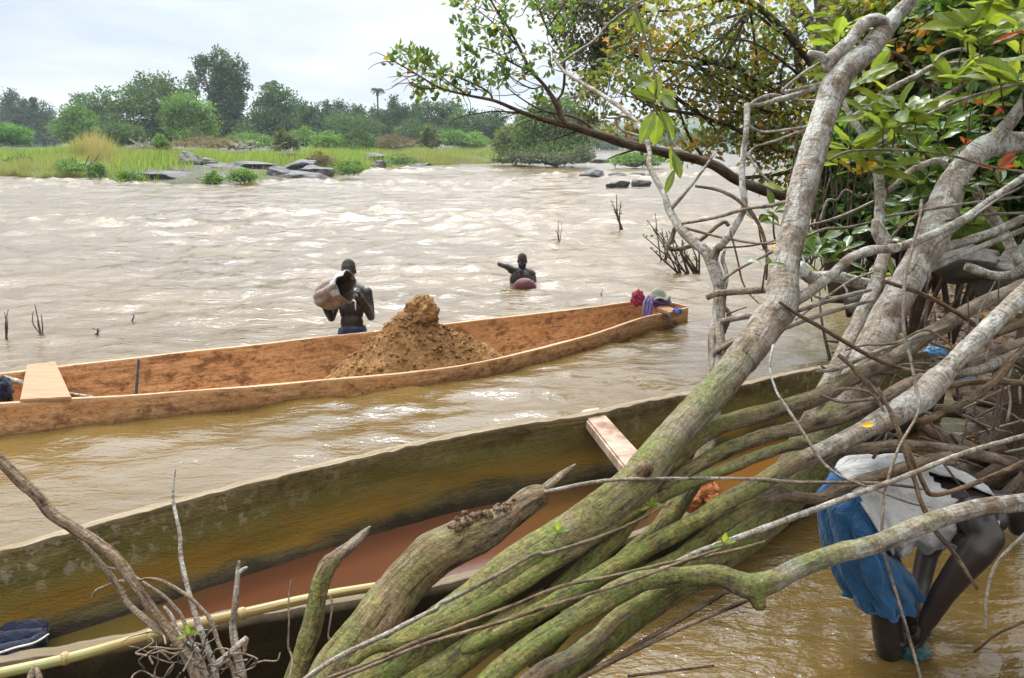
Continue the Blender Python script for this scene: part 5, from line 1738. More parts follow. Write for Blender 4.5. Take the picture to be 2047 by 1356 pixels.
br(A, 'branch', [(1585, 400, 3.2, 9), (1540, 414, 3.3, 8), (1490, 424, 3.4, 7), (1427, 438, 3.5, 7), (1363, 447, 3.6, 6)], 7, pale=(.4, .4), wig=.006)
br(A, 'branch', [(1600, 360, 3.25, 6), (1545, 378, 3.5, 6), (1500, 302, 3.6, 5), (1560, 280, 3.55, 6), (1620, 258, 3.35, 7)], 6, pale=(.4, .6), wig=.02)
br(A, 'branch', [(1630, 250, 3.3, 6), (1580, 262, 3.45, 6), (1530, 262, 3.5, 5), (1497, 252, 3.5, 6)], 7, pale=(.5, .5), wig=.012)

# B: the second thick trunk at the right
B = tree('leaning_tree', 'second thick pale trunk, curving to the right edge and forking there', 'tree', P(900, 1560, 2.3), GB)
br(B, 'trunk', [(900, 1560, 2.3, 70), (1100, 1370, 2.38, 66), (1264, 1232, 2.5, 60), (1400, 1140, 2.66, 60), (1520, 1045, 2.86, 72), (1592, 960, 3.05, 86), (1640, 890, 3.2, 86), (1680, 830, 3.34, 80)], 28, moss=(.65, .4), pale=(0, .15), step=.22, lump=.07)
br(B, 'trunk', [(1660, 862, 3.28, 80), (1680, 830, 3.34, 78), (1728, 734, 3.5, 73), (1752, 690, 3.56, 76), (1764, 655, 3.62, 68), (1790, 604, 3.7, 62), (1826, 542, 3.8, 60), (1858, 486, 3.9, 62), (1882, 430, 4.0, 62), (1900, 378, 4.1, 57), (1930, 328, 4.2, 47), (1980, 291, 4.3, 46), (2060, 284, 4.4, 40), (2140, 270, 4.5, 36)], 32, moss=(.2, 0), pale=(.3, 1.15), step=.2, lump=.07)
br(B, 'branch', [(1975, 292, 4.28, 40), (1997, 270, 4.26, 30), (2025, 236, 4.24, 27), (2060, 190, 4.2, 25)], 12, pale=(.9, .5), step=.5)
br(B, 'branch', [(1850, 500, 3.9, 24), (1898, 492, 4.0, 20), (1945, 478, 4.05, 19), (1991, 462, 4.1, 18), (2060, 430, 4.15, 17)], 10, pale=(.8, .8))
br(B, 'branch', [(1860, 536, 3.88, 18), (1880, 530, 3.9, 13), (1926, 508, 3.95, 12), (1988, 483, 4.0, 12), (2060, 454, 4.05, 11)], 9, pale=(.9, .5))

# D: slim two-tone trunk between the two
Dt = tree('slender_tree', 'slim pale trunk with a knot halfway, rising between the two thick trunks', 'tree', P(1120, 1350, 2.45), GB)
br(Dt, 'trunk', [(1120, 1350, 2.45, 34), (1300, 1190, 2.6, 36), (1450, 1060, 2.8, 36), (1540, 975, 3.0, 37), (1610, 858, 3.25, 37), (1653, 774, 3.42, 36), (1684, 713, 3.55, 33), (1722, 632, 3.7, 31), (1749, 573, 3.8, 28), (1766, 512, 3.9, 26), (1770, 490, 3.92, 30), (1756, 462, 3.95, 27), (1754, 440, 3.97, 20)], 12, moss=(.5, 0), pale=(-.1, .7), step=.5)
br(Dt, 'trunk', [(1757, 468, 3.94, 22), (1757, 430, 3.98, 20), (1759, 395, 4.0, 19), (1753, 331, 4.05, 18), (1734, 281, 4.1, 16), (1706, 240, 4.13, 13), (1690, 212, 4.15, 9), (1684, 196, 4.16, 5)], 12, pale=(1, 1), step=.5)
br(Dt, 'branch', [(1702, 236, 4.13, 13), (1726, 222, 4.15, 12), (1750, 207, 4.2, 13), (1760, 194, 4.22, 13), (1779, 178, 4.25, 11), (1829, 153, 4.3, 11), (1870, 132, 4.35, 11), (1928, 128, 4.4, 10), (1948, 140, 4.4, 9), (1985, 134, 4.42, 8), (2060, 116, 4.45, 7)], 9, pale=(.8, .6))
br(Dt, 'branch', [(1868, 124, 4.3, 5), (1885, 108, 4.3, 6), (1924, 99, 4.3, 7), (1952, 112, 4.33, 9), (1978, 131, 4.4, 10)], 8, pale=(1, 1.2))
br(Dt, 'branch', [(1742, 292, 4.1, 10), (1812, 248, 4.15, 9), (1862, 207, 4.2, 9), (1912, 178, 4.25, 8), (1940, 150, 4.3, 7), (1985, 140, 4.3, 6), (2060, 165, 4.35, 5)], 8, pale=(.6, .5))
br(Dt, 'branch', [(1742, 296, 4.08, 9), (1821, 248, 4.05, 8), (1903, 207, 4.0, 8), (1982, 182, 4.0, 7), (2060, 162, 3.95, 8)], 8, pale=(.6, .4))
br(Dt, 'branch', [(1768, 101, 4.35, 6), (1800, 112, 4.35, 6), (1822, 135, 4.36, 6), (1833, 153, 4.36, 6), (1862, 174, 4.37, 5), (1924, 182, 4.4, 5)], 7, pale=(.1, .2))
br(Dt, 'branch', [(1712, 228, 4.15, 5), (1740, 213, 4.2, 5), (1750, 192, 4.25, 5), (1800, 172, 4.3, 4), (1820, 156, 4.32, 4)], 6, pale=(.5, .5))
br(Dt, 'branch', [(1752, 402, 4.0, 12), (1790, 370, 4.1, 11), (1822, 340, 4.2, 11), (1850, 328, 4.25, 13), (1878, 322, 4.3, 13), (1905, 342, 4.3, 14)], 9, pale=(.3, .7))

# C: the forked slender tree left of the main trunk with the long bough to the left
Ct = tree('slender_tree', 'slender forked grey tree just left of the biggest leaning trunk', 'tree', P(1100, 1300, 2.5), GB)
br(Ct, 'trunk', [(1060, 1330, 2.5, 40), (1180, 1190, 2.55, 44), (1276, 1103, 2.62, 46), (1330, 1046, 2.7, 44), (1385, 960, 2.85, 38), (1418, 880, 3.0, 33), (1430, 800, 3.15, 26), (1436, 750, 3.25, 24), (1440, 705, 3.32, 23), (1436, 660, 3.4, 23), (1437, 618, 3.46, 26), (1440, 580, 3.5, 25), (1432, 549, 3.52, 24), (1418, 514, 3.55, 23), (1402, 494, 3.57, 21)], 22, moss=(.7, -.15), pale=(-.3, .6), step=.3)
br(Ct, 'trunk', [(1420, 800, 3.2, 19), (1420, 758, 3.25, 18), (1424, 711, 3.32, 17), (1423, 679, 3.36, 16), (1427, 650, 3.42, 15), (1436, 616, 3.46, 14)], 10, pale=(.3, .5), step=.5)
br(Ct, 'branch', [(1410, 503, 3.56, 21), (1373, 472, 3.6, 18), (1349, 440, 3.65, 16), (1335, 413, 3.68, 15), (1328, 389, 3.7, 12), (1312, 360, 3.75, 12), (1298, 331, 3.8, 11), (1299, 306, 3.85, 10), (1289, 273, 3.9, 9), (1270, 244, 4.0, 9), (1245, 219, 4.1, 9), (1200, 188, 4.3, 8), (1150, 158, 4.6, 7), (1128, 143, 4.7, 7), (1114, 126, 4.8, 6), (1107, 112, 4.85, 4)], 10, pale=(.9, .3), step=.7)
br(Ct, 'branch', [(1117, 130, 4.78, 6), (1150, 106, 4.8, 6), (1186, 83, 4.8, 6), (1215, 50, 4.8, 5), (1260, 15, 4.8, 5), (1320, -15, 4.8, 5)], 8, pale=(.6, .4))
br(Ct, 'branch', [(1276, 246, 3.98, 5), (1254, 234, 4.0, 5), (1236, 235, 4.0, 5), (1231, 246, 4.0, 5), (1245, 262, 3.98, 5), (1264, 268, 3.95, 5), (1286, 274, 3.9, 6)], 8, pale=(.3, .3))
br(Ct, 'branch', [(1234, 236, 4.0, 4), (1212, 236, 4.02, 3), (1200, 228, 4.03, 2)], 6)
br(Ct, 'branch', [(1343, 416, 3.66, 9), (1378, 375, 3.66, 7), (1405, 340, 3.68, 6), (1428, 308, 3.7, 4)], 8, pale=(.5, .6))
br(Ct, 'branch', [(1349, 456, 3.7, 9), (1342, 480, 3.68, 10), (1335, 492, 3.66, 10), (1349, 499, 3.65, 9), (1380, 492, 3.62, 9), (1400, 480, 3.62, 9), (1434, 452, 3.64, 8), (1449, 444, 3.65, 8), (1457, 452, 3.65, 7)], 9, pale=(.1, .2), step=.8)
br(Ct, 'branch', [(1424, 520, 3.54, 22), (1432, 500, 3.52, 17), (1440, 490, 3.5, 15)], 9, pale=(.8, .8))
br(Ct, 'branch', [(1437, 612, 3.46, 15), (1452, 560, 3.5, 9), (1450, 538, 3.52, 8), (1444, 519, 3.54, 8), (1449, 500, 3.55, 7)], 8, pale=(.6, .6))
br(Ct, 'branch', [(1365, 455, 3.63, 6), (1448, 472, 3.5, 5), (1531, 482, 3.3, 5), (1600, 478, 3.15, 5)], 6, pale=(.2, .3), wig=.008)
br(Ct, 'branch', [(1430, 496, 3.55, 5), (1502, 488, 3.4, 4), (1575, 474, 3.15, 4)], 6, pale=(.3, .3), wig=.006)
br(Ct, 'branch', [(1445, 665, 3.42, 12), (1458, 632, 3.44, 10), (1450, 616, 3.46, 8)], 8, moss=(0, 0))
br(Ct, 'branch', [(1452, 630, 3.4, 4), (1470, 622, 3.38, 3), (1493, 614, 3.36, 2)], 6)

# the fan of mossy stems at the lower right
Fm = tree('mossy_tree', 'fan of low mossy stems spreading to the right from the bottom of the picture', 'tree', P(800, 1560, 2.2), GB)
br(Fm, 'stem', [(1000, 1290, 2.4, 36), (1130, 1170, 2.46, 38), (1230, 1072, 2.55, 40), (1289, 993, 2.62, 40), (1346, 923, 2.7, 38), (1395, 874, 2.78, 36), (1424, 857, 2.82, 38), (1469, 841, 2.88, 36), (1551, 820, 3.0, 35), (1629, 796, 3.1, 34), (1678, 768, 3.2, 33), (1728, 743, 3.3, 32), (1790, 715, 3.4, 30), (1852, 671, 3.5, 30), (1883, 654, 3.55, 30), (1945, 616, 3.7, 28), (2060, 566, 3.9, 28)], 24, moss=(.75, -.1), pale=(0, .3), step=.3)
br(Fm, 'stem', [(700, 1330, 2.2, 20), (743, 1297, 2.22, 24), (816, 1281, 2.25, 27), (926, 1233, 2.3, 29), (1035, 1171, 2.36, 30), (1109, 1123, 2.42, 30), (1190, 1075, 2.48, 28), (1255, 1030, 2.54, 28), (1321, 980, 2.6, 28), (1387, 935, 2.68, 30), (1448, 902, 2.76, 30), (1510, 878, 2.84, 30), (1592, 857, 2.95, 29), (1674, 837, 3.05, 28), (1759, 801, 3.15, 28), (1821, 768, 3.25, 28), (1914, 731, 3.35, 27), (1975, 709, 3.45, 26), (2060, 684, 3.55, 25)], 24, moss=(.7, .0), pale=(0, .2), step=.3)
br(Fm, 'stem', [(1180, 1078, 2.5, 24), (1245, 1035, 2.52, 26), (1297, 1003, 2.56, 26), (1387, 964, 2.62, 25), (1469, 931, 2.7, 24), (1530, 907, 2.78, 23), (1592, 889, 2.86, 22), (1637, 892, 2.92, 24), (1704, 899, 3.0, 22), (1797, 890, 3.1, 22), (1903, 899, 3.25, 22), (1967, 912, 3.3, 22), (2060, 932, 3.4, 22)], 22, moss=(.65, .0), pale=(0, .2), step=.32)
br(Fm, 'stem', [(922, 1304, 2.25, 14), (945, 1292, 2.26, 28), (999, 1262, 2.28, 36), (1072, 1226, 2.32, 38), (1182, 1163, 2.38, 38), (1280, 1103, 2.45, 36), (1387, 1044, 2.52, 36), (1448, 1005, 2.58, 35), (1510, 972, 2.63, 35), (1571, 935, 2.7, 36), (1633, 907, 2.76, 36), (1694, 878, 2.82, 37), (1760, 841, 2.9, 42), (1810, 815, 2.96, 50), (1850, 787, 3.0, 54), (1872, 762, 3.03, 48), (1898, 735, 3.06, 38), (1945, 687, 3.12, 36), (1991, 641, 3.18, 35), (2060, 575, 3.25, 34)], 26, moss=(1.0, -.45), pale=(-.3, 1.0), step=.26)
br(Fm, 'stem', [(1060, 1300, 2.25, 30), (1141, 1238, 2.32, 32), (1223, 1193, 2.38, 33), (1305, 1140, 2.45, 33), (1366, 1109, 2.5, 32), (1448, 1046, 2.6, 32), (1510, 1010, 2.68, 30), (1551, 989, 2.74, 32), (1584, 993, 2.78, 24), (1633, 997, 2.82, 23), (1674, 980, 2.86, 23), (1720, 962, 2.9, 23), (1772, 948, 2.95, 23), (1840, 924, 3.02, 23), (1900, 912, 3.1, 20)], 24, moss=(1.0, -.3), pale=(0, .1), step=.28, lump=.12)
br(Fm, 'stem', [(930, 1420, 2.05, 52), (999, 1345, 2.08, 48), (1109, 1262, 2.14, 46), (1190, 1210, 2.18, 44), (1255, 1172, 2.22, 42), (1300, 1158, 2.25, 41), (1346, 1155, 2.28, 40), (1407, 1150, 2.3, 40), (1440, 1152, 2.32, 42), (1469, 1163, 2.33, 46), (1500, 1172, 2.34, 52), (1545, 1160, 2.35, 44), (1592, 1136, 2.37, 40), (1674, 1107, 2.4, 38), (1755, 1086, 2.43, 38), (1861, 1043, 2.47, 36), (1946, 1018, 2.5, 35), (2070, 1002, 2.55, 36)], 28, moss=(.95, .15), pale=(.0, .6), step=.24, lump=.08)
br(Fm, 'spur', [(1500, 1168, 2.34, 42), (1510, 1188, 2.33, 36), (1518, 1210, 2.32, 27), (1520, 1217, 2.32, 18)], 12, moss=(.8, .7), step=.4)
br(Fm, 'stem', [(1020, 1390, 2.12, 28), (1070, 1350, 2.15, 31), (1141, 1312, 2.2, 31), (1182, 1284, 2.24, 33), (1243, 1226, 2.3, 30), (1290, 1200, 2.34, 28), (1340, 1168, 2.4, 26)], 22, moss=(.15, .6), pale=(.1, .1), step=.3, lump=.14)
br(Fm, 'stem', [(800, 1400, 2.2, 70), (900, 1330, 2.26, 64), (1010, 1250, 2.34, 52), (1090, 1195, 2.42, 40)], 24, moss=(.5, .4), step=.25)

# the snapped thick stump
St = tree('broken_stump', 'thick broken stump with ragged bark and a short grey splinter pointing right', 'stump', P(600, 1640, 2.25), GB)
br(St, 'trunk', [(560, 1600, 2.25, 123), (640, 1410, 2.34, 109), (720, 1288, 2.42, 102), (770, 1218, 2.46, 97), (823, 1152, 2.5, 90), (868, 1112, 2.53, 92), (918, 1084, 2.56, 84), (968, 1062, 2.6, 72), (1012, 1036, 2.64, 55), (1042, 1010, 2.67, 51), (1066, 994, 2.69, 48), (1088, 988, 2.7, 39)], 40, moss=(.5, .25), step=.14, lump=.13)
br(St, 'splinter', [(1080, 985, 2.7, 22), (1112, 958, 2.72, 17), (1136, 940, 2.74, 12), (1151, 928, 2.75, 4)], 9, pale=(.12, .22), lump=.2)
sp = []
rs_ = np.random.default_rng(4)
for i in range(90):
    u = rs_.random()
    x, y = 905 + 120 * u + rs_.normal(0, 6), 1052 - 42 * u + rs_.normal(0, 6)
    p = P(x, y, 2.50 + .14 * u)
    r = rs_.uniform(.004, .011)
    V_, Q_, _, _ = blob('b', tuple(p), (r * 1.4, r, r), 8, 6, .8, 2.5, i)
    n_v = len(V_)
    sp.append((np.array(V_), np.array(Q_), [], {'moss': np.zeros(n_v), 'pale': np.full(n_v, -.3), 'barkco': np.array(V_)}))
tag(part('ragged_bark', mk('ragged_bark', join(sp)), M['bark'], St), kind='stuff')

# mossy upright with a broken grey end
Hs = tree('broken_stump', 'slim mossy upright at the bottom left of centre with a snapped grey top', 'stump', P(560, 1480, 2.4), GB)
br(Hs, 'trunk', [(560, 1480, 2.35, 46), (592, 1346, 2.45, 42), (626, 1244, 2.5, 40), (640, 1171, 2.53, 38), (655, 1134, 2.55, 34), (672, 1116, 2.57, 28)], 24, moss=(.5, .4), step=.25, lump=.12)
br(Hs, 'splinter', [(640, 1142, 2.55, 20), (658, 1122, 2.56, 26), (690, 1100, 2.59, 24), (718, 1076, 2.63, 20), (732, 1062, 2.64, 12), (740, 1052, 2.65, 3)], 10, pale=(.1, .2), lump=.2)

# long thin vines over the stems
GV = 'vines running over the mossy stems'
stickthing('vine', 'pale vine winding over the stump and up along the big mossy trunk, with a sprout', 'vine', [(600, 1364, 2.08, 10), (670, 1317, 2.12, 11), (772, 1268, 2.2, 11), (845, 1230, 2.26, 10), (872, 1218, 2.28, 9), (880, 1206, 2.29, 8), (907, 1195, 2.3, 9), (999, 1147, 2.34, 8), (1065, 1109, 2.38, 8), (1098, 1105, 2.4, 7), (1182, 1079, 2.44, 7), (1260, 1048, 2.48, 6), (1330, 1010, 2.5, 5)], GV, moss=(.1, .3), pale=(.5, 0), step=1.2)
stickthing('vine', 'middle of the three long vines, drooping in the centre over the mossy stems', 'vine', [(640, 1362, 2.02, 9), (760, 1317, 2.08, 9), (823, 1288, 2.1, 9), (926, 1248, 2.16, 8), (1035, 1207, 2.2, 8), (1127, 1171, 2.24, 8), (1223, 1152, 2.26, 7), (1325, 1128, 2.26, 7), (1448, 1105, 2.27, 7), (1530, 1083, 2.3, 6)], GV, moss=(.2, .3), step=1.2)
stickthing('vine', 'lowest of the three long vines, nearly straight above the front branch', 'vine', [(640, 1372, 2.0, 8), (765, 1322, 2.05, 8), (853, 1287, 2.08, 8), (999, 1244, 2.12, 8), (1145, 1197, 2.16, 7), (1260, 1162, 2.18, 7), (1350, 1128, 2.2, 6), (1440, 1098, 2.25, 5)], GV, moss=(.2, .3), step=1.2)
stickthing('stick', 'long straight thin stick lying level from the stump over to the bent person', 'stick', [(1090, 984, 2.66, 9), (1215, 961, 2.5, 8), (1387, 957, 2.55, 7), (1510, 958, 2.6, 7), (1592, 964, 2.65, 7), (1760, 967, 2.7, 7), (1850, 978, 2.75, 6)], 'loose sticks in the tangle', pale=(.4, .2), step=2)
stickthing('stick', 'long grey split rod rising to the right in front of the blue shorts', 'stick', [(1300, 1150, 2.35, 10), (1387, 1108, 2.38, 12), (1448, 1085, 2.4, 13), (1571, 1040, 2.46, 13), (1670, 1003, 2.5, 12), (1797, 957, 2.56, 11), (1925, 907, 2.62, 11), (2060, 868, 2.7, 10)], 'loose sticks in the tangle', pale=(.5, .5), lump=.15, step=1.5)
stickthing('stick', 'upper of the two dark rods over the bright water under the front branch', 'stick', [(1120, 1385, 2.3, 11), (1161, 1356, 2.32, 10), (1305, 1271, 2.4, 10), (1448, 1185, 2.5, 10), (1480, 1165, 2.52, 9)], 'loose sticks in the tangle', step=2)
stickthing('stick', 'lower of the two dark rods over the bright water under the front branch', 'stick', [(1130, 1380, 2.2, 10), (1182, 1345, 2.25, 10), (1346, 1263, 2.32, 10), (1485, 1204, 2.4, 9), (1570, 1170, 2.45, 8)], 'loose sticks in the tangle', step=2)
stickthing('stick', 'short dark twig near the bottom edge over the bright water', 'stick', [(1255, 1352, 2.5, 6), (1330, 1343, 2.5, 5), (1428, 1331, 2.5, 5)], 'loose sticks in the tangle', step=3)
stickthing('vine', 'thin pale vine curving down from the leaning trunk to the pale vest', 'vine', [(1545, 690, 2.85, 5), (1539, 734, 2.75, 5), (1552, 782, 2.7, 5), (1574, 817, 2.65, 6), (1600, 856, 2.62, 6), (1642, 921, 2.6, 6), (1683, 954, 2.6, 6), (1738, 975, 2.6, 5), (1818, 1005, 2.65, 5), (1861, 1013, 2.68, 4)], 'hanging vines on the right', pale=(.6, .6), step=2.5)
stickthing('vine', 'long brown vine hanging straight down past the bent person to the bottom edge', 'vine', [(1842, 400, 3.2, 6), (1838, 440, 3.1, 7), (1822, 500, 3.0, 7), (1808, 564, 2.95, 7), (1807, 657, 2.85, 7), (1821, 719, 2.8, 7), (1833, 781, 2.75, 7), (1838, 806, 2.72, 6), (1831, 835, 2.7, 6), (1797, 895, 2.6, 6), (1772, 971, 2.55, 6), (1763, 1056, 2.5, 6), (1767, 1103, 2.48, 6), (1797, 1205, 2.45, 6), (1840, 1353, 2.42, 6), (1850, 1400, 2.4, 6)], 'hanging vines on the right', pale=(.3, .3), step=2.5)
stickthing('branch', 'dark crooked twig dropping across the vest to a point above the water', 'branch', [(1755, 775, 2.7, 8), (1789, 844, 2.66, 9), (1814, 920, 2.62, 10), (1830, 965, 2.6, 9), (1840, 1001, 2.58, 10), (1869, 1060, 2.56, 10), (1908, 1107, 2.55, 9), (1954, 1179, 2.54, 6)], 'hanging vines on the right', step=1.5)
stickthing('branch', 'dark twig bent like an elbow over the vest and up to the right edge', 'branch', [(1780, 830, 2.72, 8), (1793, 856, 2.7, 9), (1823, 916, 2.66, 10), (1850, 975, 2.64, 10), (1861, 988, 2.64, 11), (1890, 986, 2.66, 10), (1925, 975, 2.68, 10), (1988, 950, 2.72, 10), (2060, 918, 2.76, 10)], 'hanging vines on the right', step=1.2)
stickthing('branch', 'bare curved twig hanging at the right edge beside the bent person', 'branch', [(2070, 1052, 2.5, 7), (2047, 1069, 2.5, 7), (2001, 1115, 2.5, 7), (1980, 1154, 2.5, 7), (1971, 1205, 2.5, 6), (1970, 1260, 2.5, 6)], 'hanging vines on the right', pale=(.5, .5), step=1.5)
stickthing('stick', 'dark curved twig standing in the water at the lower right corner', 'stick', [(1946, 1304, 3.1, 4), (1965, 1290, 3.05, 5), (1993, 1268, 3.0, 5), (2060, 1238, 2.95, 6)], 'loose sticks in the tangle', step=2)
stickthing('stick', 'long dark stick slanting down right from the crook of the leaning trunk', 'stick', [(1558, 604, 2.9, 6), (1600, 632, 2.92, 8), (1635, 651, 2.95, 9), (1728, 706, 3.0, 9), (1790, 734, 3.05, 8), (1860, 745, 3.1, 7)], 'loose sticks in the tangle', step=2)
stickthing('stick', 'dark stick slanting over the second trunk\'s waist', 'stick', [(1765, 561, 3.4, 8), (1852, 592, 3.45, 9), (1914, 626, 3.5, 9), (1965, 660, 3.55, 8)], 'loose sticks in the tangle', step=2)
stickthing('branch', 'crooked dark twig with a broken tip before the right end of the near canoe', 'branch', [(1676, 710, 3.15, 8), (1700, 730, 3.12, 9), (1715, 747, 3.1, 10), (1746, 778, 3.05, 10), (1765, 800, 3.0, 10), (1785, 822, 2.98, 9)], 'loose sticks in the tangle', step=1.5)
stickthing('branch', 'pale twig sweeping from before the near canoe up to the right bank', 'branch', [(1630, 743, 3.2, 6), (1665, 740, 3.2, 9), (1697, 728, 3.22, 9), (1759, 700, 3.28, 8), (1852, 668, 3.4, 7), (1900, 650, 3.5, 6)], 'loose sticks in the tangle', pale=(.4, .4), step=2)
stickthing('branch', 'reddish brown branch rising from the thick joint to the right edge', 'branch', [(1835, 846, 3.05, 18), (1875, 830, 3.05, 17), (1914, 812, 3.05, 16), (1975, 774, 3.08, 17), (2005, 742, 3.1, 17), (2022, 720, 3.1, 16), (2060, 688, 3.15, 15)], 'loose branches at the right', step=1)
stickthing('branch', 'dark red-brown branch lying level to the right edge, above the reddish one', 'branch', [(1880, 776, 3.12, 17), (1915, 768, 3.14, 15), (1945, 764, 3.16, 14), (1991, 762, 3.2, 14), (2060, 769, 3.25, 14)], 'loose branches at the right', step=1)
stickthing('branch', 'smooth grey branch below the two whitish ones at the right edge', 'branch', [(1888, 754, 3.3, 22), (1925, 744, 3.35, 23), (1960, 737, 3.4, 23), (2060, 698, 3.5, 22)], 'loose branches at the right', pale=(.4, .5), step=.8)
stickthing('branch', 'brown branch stub at the right edge under the first whitish branch', 'branch', [(1985, 668, 3.7, 22), (2015, 655, 3.75, 22), (2060, 640, 3.8, 20)], 'loose branches at the right', moss=(.3, .3), step=.8)
stickthing('branch', 'blotched white branch running steeply down to the right edge', 'branch', [(1945, 372, 4.3, 16), (1953, 385, 4.3, 20), (1968, 412, 4.3, 22), (1986, 439, 4.3, 22), (2006, 466, 4.3, 22), (2019, 488, 4.28, 22), (2035, 522, 4.25, 23), (2065, 560, 4.2, 24)], 'loose branches at the right', pale=(.5, 1.2), step=.7)
stickthing('branch', 'short white broken branch end by the bank stones', 'branch', [(1930, 533, 4.35, 17), (1945, 538, 4.34, 19), (1963, 544, 4.3, 18), (1985, 551, 4.28, 18), (2010, 552, 4.25, 19), (2035, 544, 4.22, 20), (2060, 524, 4.2, 20)], 'loose branches at the right', pale=(1.2, .6), step=.6)
stickthing('branch', 'whitish log lying along the water behind the leaning trunk', 'log', [(1596, 532, 4.4, 26), (1604, 538, 4.4, 28), (1619, 556, 4.4, 27), (1666, 552, 4.45, 24), (1697, 561, 4.45, 26), (1737, 570, 4.5, 25), (1774, 566, 4.5, 24), (1799, 560, 4.5, 22)], 'loose branches at the right', pale=(1, .8), step=.6, lump=.14)
for i, (lb, pts, pl) in enumerate([
        ('thin twig crossing the second trunk level, upper', [(1770, 433, 3.6, 5), (1862, 418, 3.65, 6), (1950, 405, 3.7, 6), (2060, 392, 3.75, 5)], .4),
        ('thin twig crossing the second trunk level, lower', [(1890, 442, 3.62, 5), (1960, 430, 3.66, 6), (2060, 426, 3.7, 6)], .3),
        ('long thin twig arching right over the slim trunk', [(1655, 322, 3.7, 4), (1690, 305, 3.7, 5), (1738, 300, 3.7, 5), (1821, 302, 3.72, 5), (1903, 312, 3.75, 5), (1975, 332, 3.78, 5), (2060, 346, 3.8, 5)], .3),
        ('thin straight twig slanting up right across the second trunk', [(1865, 492, 3.55, 5), (1930, 445, 3.6, 5), (1990, 402, 3.65, 5), (2060, 365, 3.7, 5)], .5),
        ('brown twig rising from the water beside the slim trunk', [(1595, 622, 3.15, 9), (1650, 604, 3.25, 9), (1697, 590, 3.35, 9), (1740, 580, 3.5, 8)], .4),
        ('brown rod rising low over the brown water between the trunks', [(1560, 660, 3.05, 9), (1635, 632, 3.2, 9), (1697, 613, 3.3, 9), (1745, 600, 3.45, 8)], .4),
        ('slender twig slanting up to the slim trunk over the brown water', [(1590, 640, 3.3, 4), (1650, 596, 3.4, 5), (1700, 562, 3.5, 5), (1745, 545, 3.6, 4)], .3),
        ('bent twig with a spur between the two trunks', [(1625, 588, 3.4, 5), (1640, 596, 3.4, 6), (1690, 592, 3.42, 7), (1692, 580, 3.43, 5), (1685, 570, 3.44, 4)], .5),
        ('snapped dark branch pointing left over the river', [(1390, 372, 3.55, 6), (1432, 379, 3.5, 7), (1465, 393, 3.45, 8), (1492, 414, 3.4, 9), (1512, 440, 3.38, 7), (1527, 475, 3.36, 7), (1533, 514, 3.35, 6), (1532, 560, 3.34, 5)], .1),
        ('thin vine drooping left of the leaning trunk', [(1459, 462, 3.4, 3), (1468, 493, 3.4, 4), (1476, 527, 3.4, 4), (1483, 560, 3.38, 4), (1496, 585, 3.36, 4), (1522, 612, 3.3, 3)], .1),
        ('twisted twig between the slim trunk and the leaning trunk', [(1640, 440, 4.2, 6), (1655, 400, 4.2, 6), (1672, 402, 4.2, 5), (1690, 380, 4.2, 5), (1715, 394, 4.2, 5), (1732, 388, 4.2, 5), (1722, 394, 4.18, 5), (1718, 384, 4.18, 4)], .4),
        ('twig running up right behind the slim trunk', [(1612, 452, 4.3, 5), (1660, 440, 4.3, 6), (1700, 425, 4.35, 6), (1752, 400, 4.4, 5)], .4),
        ('forked twig low behind the slim trunk', [(1610, 474, 4.2, 5), (1650, 458, 4.2, 6), (1690, 456, 4.2, 6), (1745, 444, 4.2, 5)], .3),
        ('twig rising steeply right of the slim trunk', [(1770, 490, 4.1, 5), (1800, 455, 4.15, 6), (1832, 430, 4.2, 6), (1880, 380, 4.3, 5), (1890, 365, 4.3, 4)], .2),
        ('thin twig below the loop of twigs', [(1690, 700, 3.1, 4), (1730, 690, 3.1, 5), (1790, 686, 3.1, 5), (1850, 660, 3.15, 5), (1900, 690, 3.2, 4)], .3),
        ('bowed twig in the heap above the thick joint', [(1640, 790, 2.95, 5), (1680, 803, 2.95, 7), (1730, 800, 2.95, 7), (1770, 795, 2.95, 6)], .3),
        ('looped twig in the heap above the thick joint', [(1660, 795, 2.9, 4), (1672, 780, 2.9, 5), (1710, 778, 2.9, 6), (1745, 790, 2.9, 6), (1775, 835, 2.88, 6)], .2)]):
    stickthing('twig', lb, 'twig', pts, 'twigs in the tangle on the right', 6, pale=(pl, pl), step=2.5)

# the mossy foot of a tree on the right bank and its roots
Rt = tree('bank_roots', 'dark mossy tree foot with thick roots on the bank at the right edge', 'roots', P(2030, 900, 4.7))
br(Rt, 'foot', bark='dark_bark', path=[(2170, 330, 4.5, 40), (2110, 520, 4.55, 52), (2075, 640, 4.6, 60), (2050, 740, 4.65, 66), (2030, 830, 4.7, 76), (2005, 900, 4.75, 96), (1990, 960, 4.8, 120)], sides=16, moss=(.3, .35), step=.4, lump=.12)
for k, pth in enumerate([[(2010, 900, 4.6, 46), (1950, 905, 4.7, 40), (1890, 880, 4.9, 34), (1840, 850, 5.0, 22)], [(2020, 930, 4.5, 46), (1960, 950, 4.5, 38), (1900, 940, 4.6, 30), (1850, 945, 4.7, 20)],
                         [(2000, 860, 4.9, 40), (1930, 830, 5.1, 30), (1870, 820, 5.2, 26)], [(2060, 960, 4.4, 50), (2010, 990, 4.4, 40), (1960, 985, 4.5, 30)], [(2060, 820, 5.0, 40), (1980, 800, 5.2, 34), (1910, 790, 5.4, 26)]]):
    br(Rt, 'root', pth, 10, bark='dark_bark', moss=(.2, .1), step=.6, lump=.15, wig=.02)
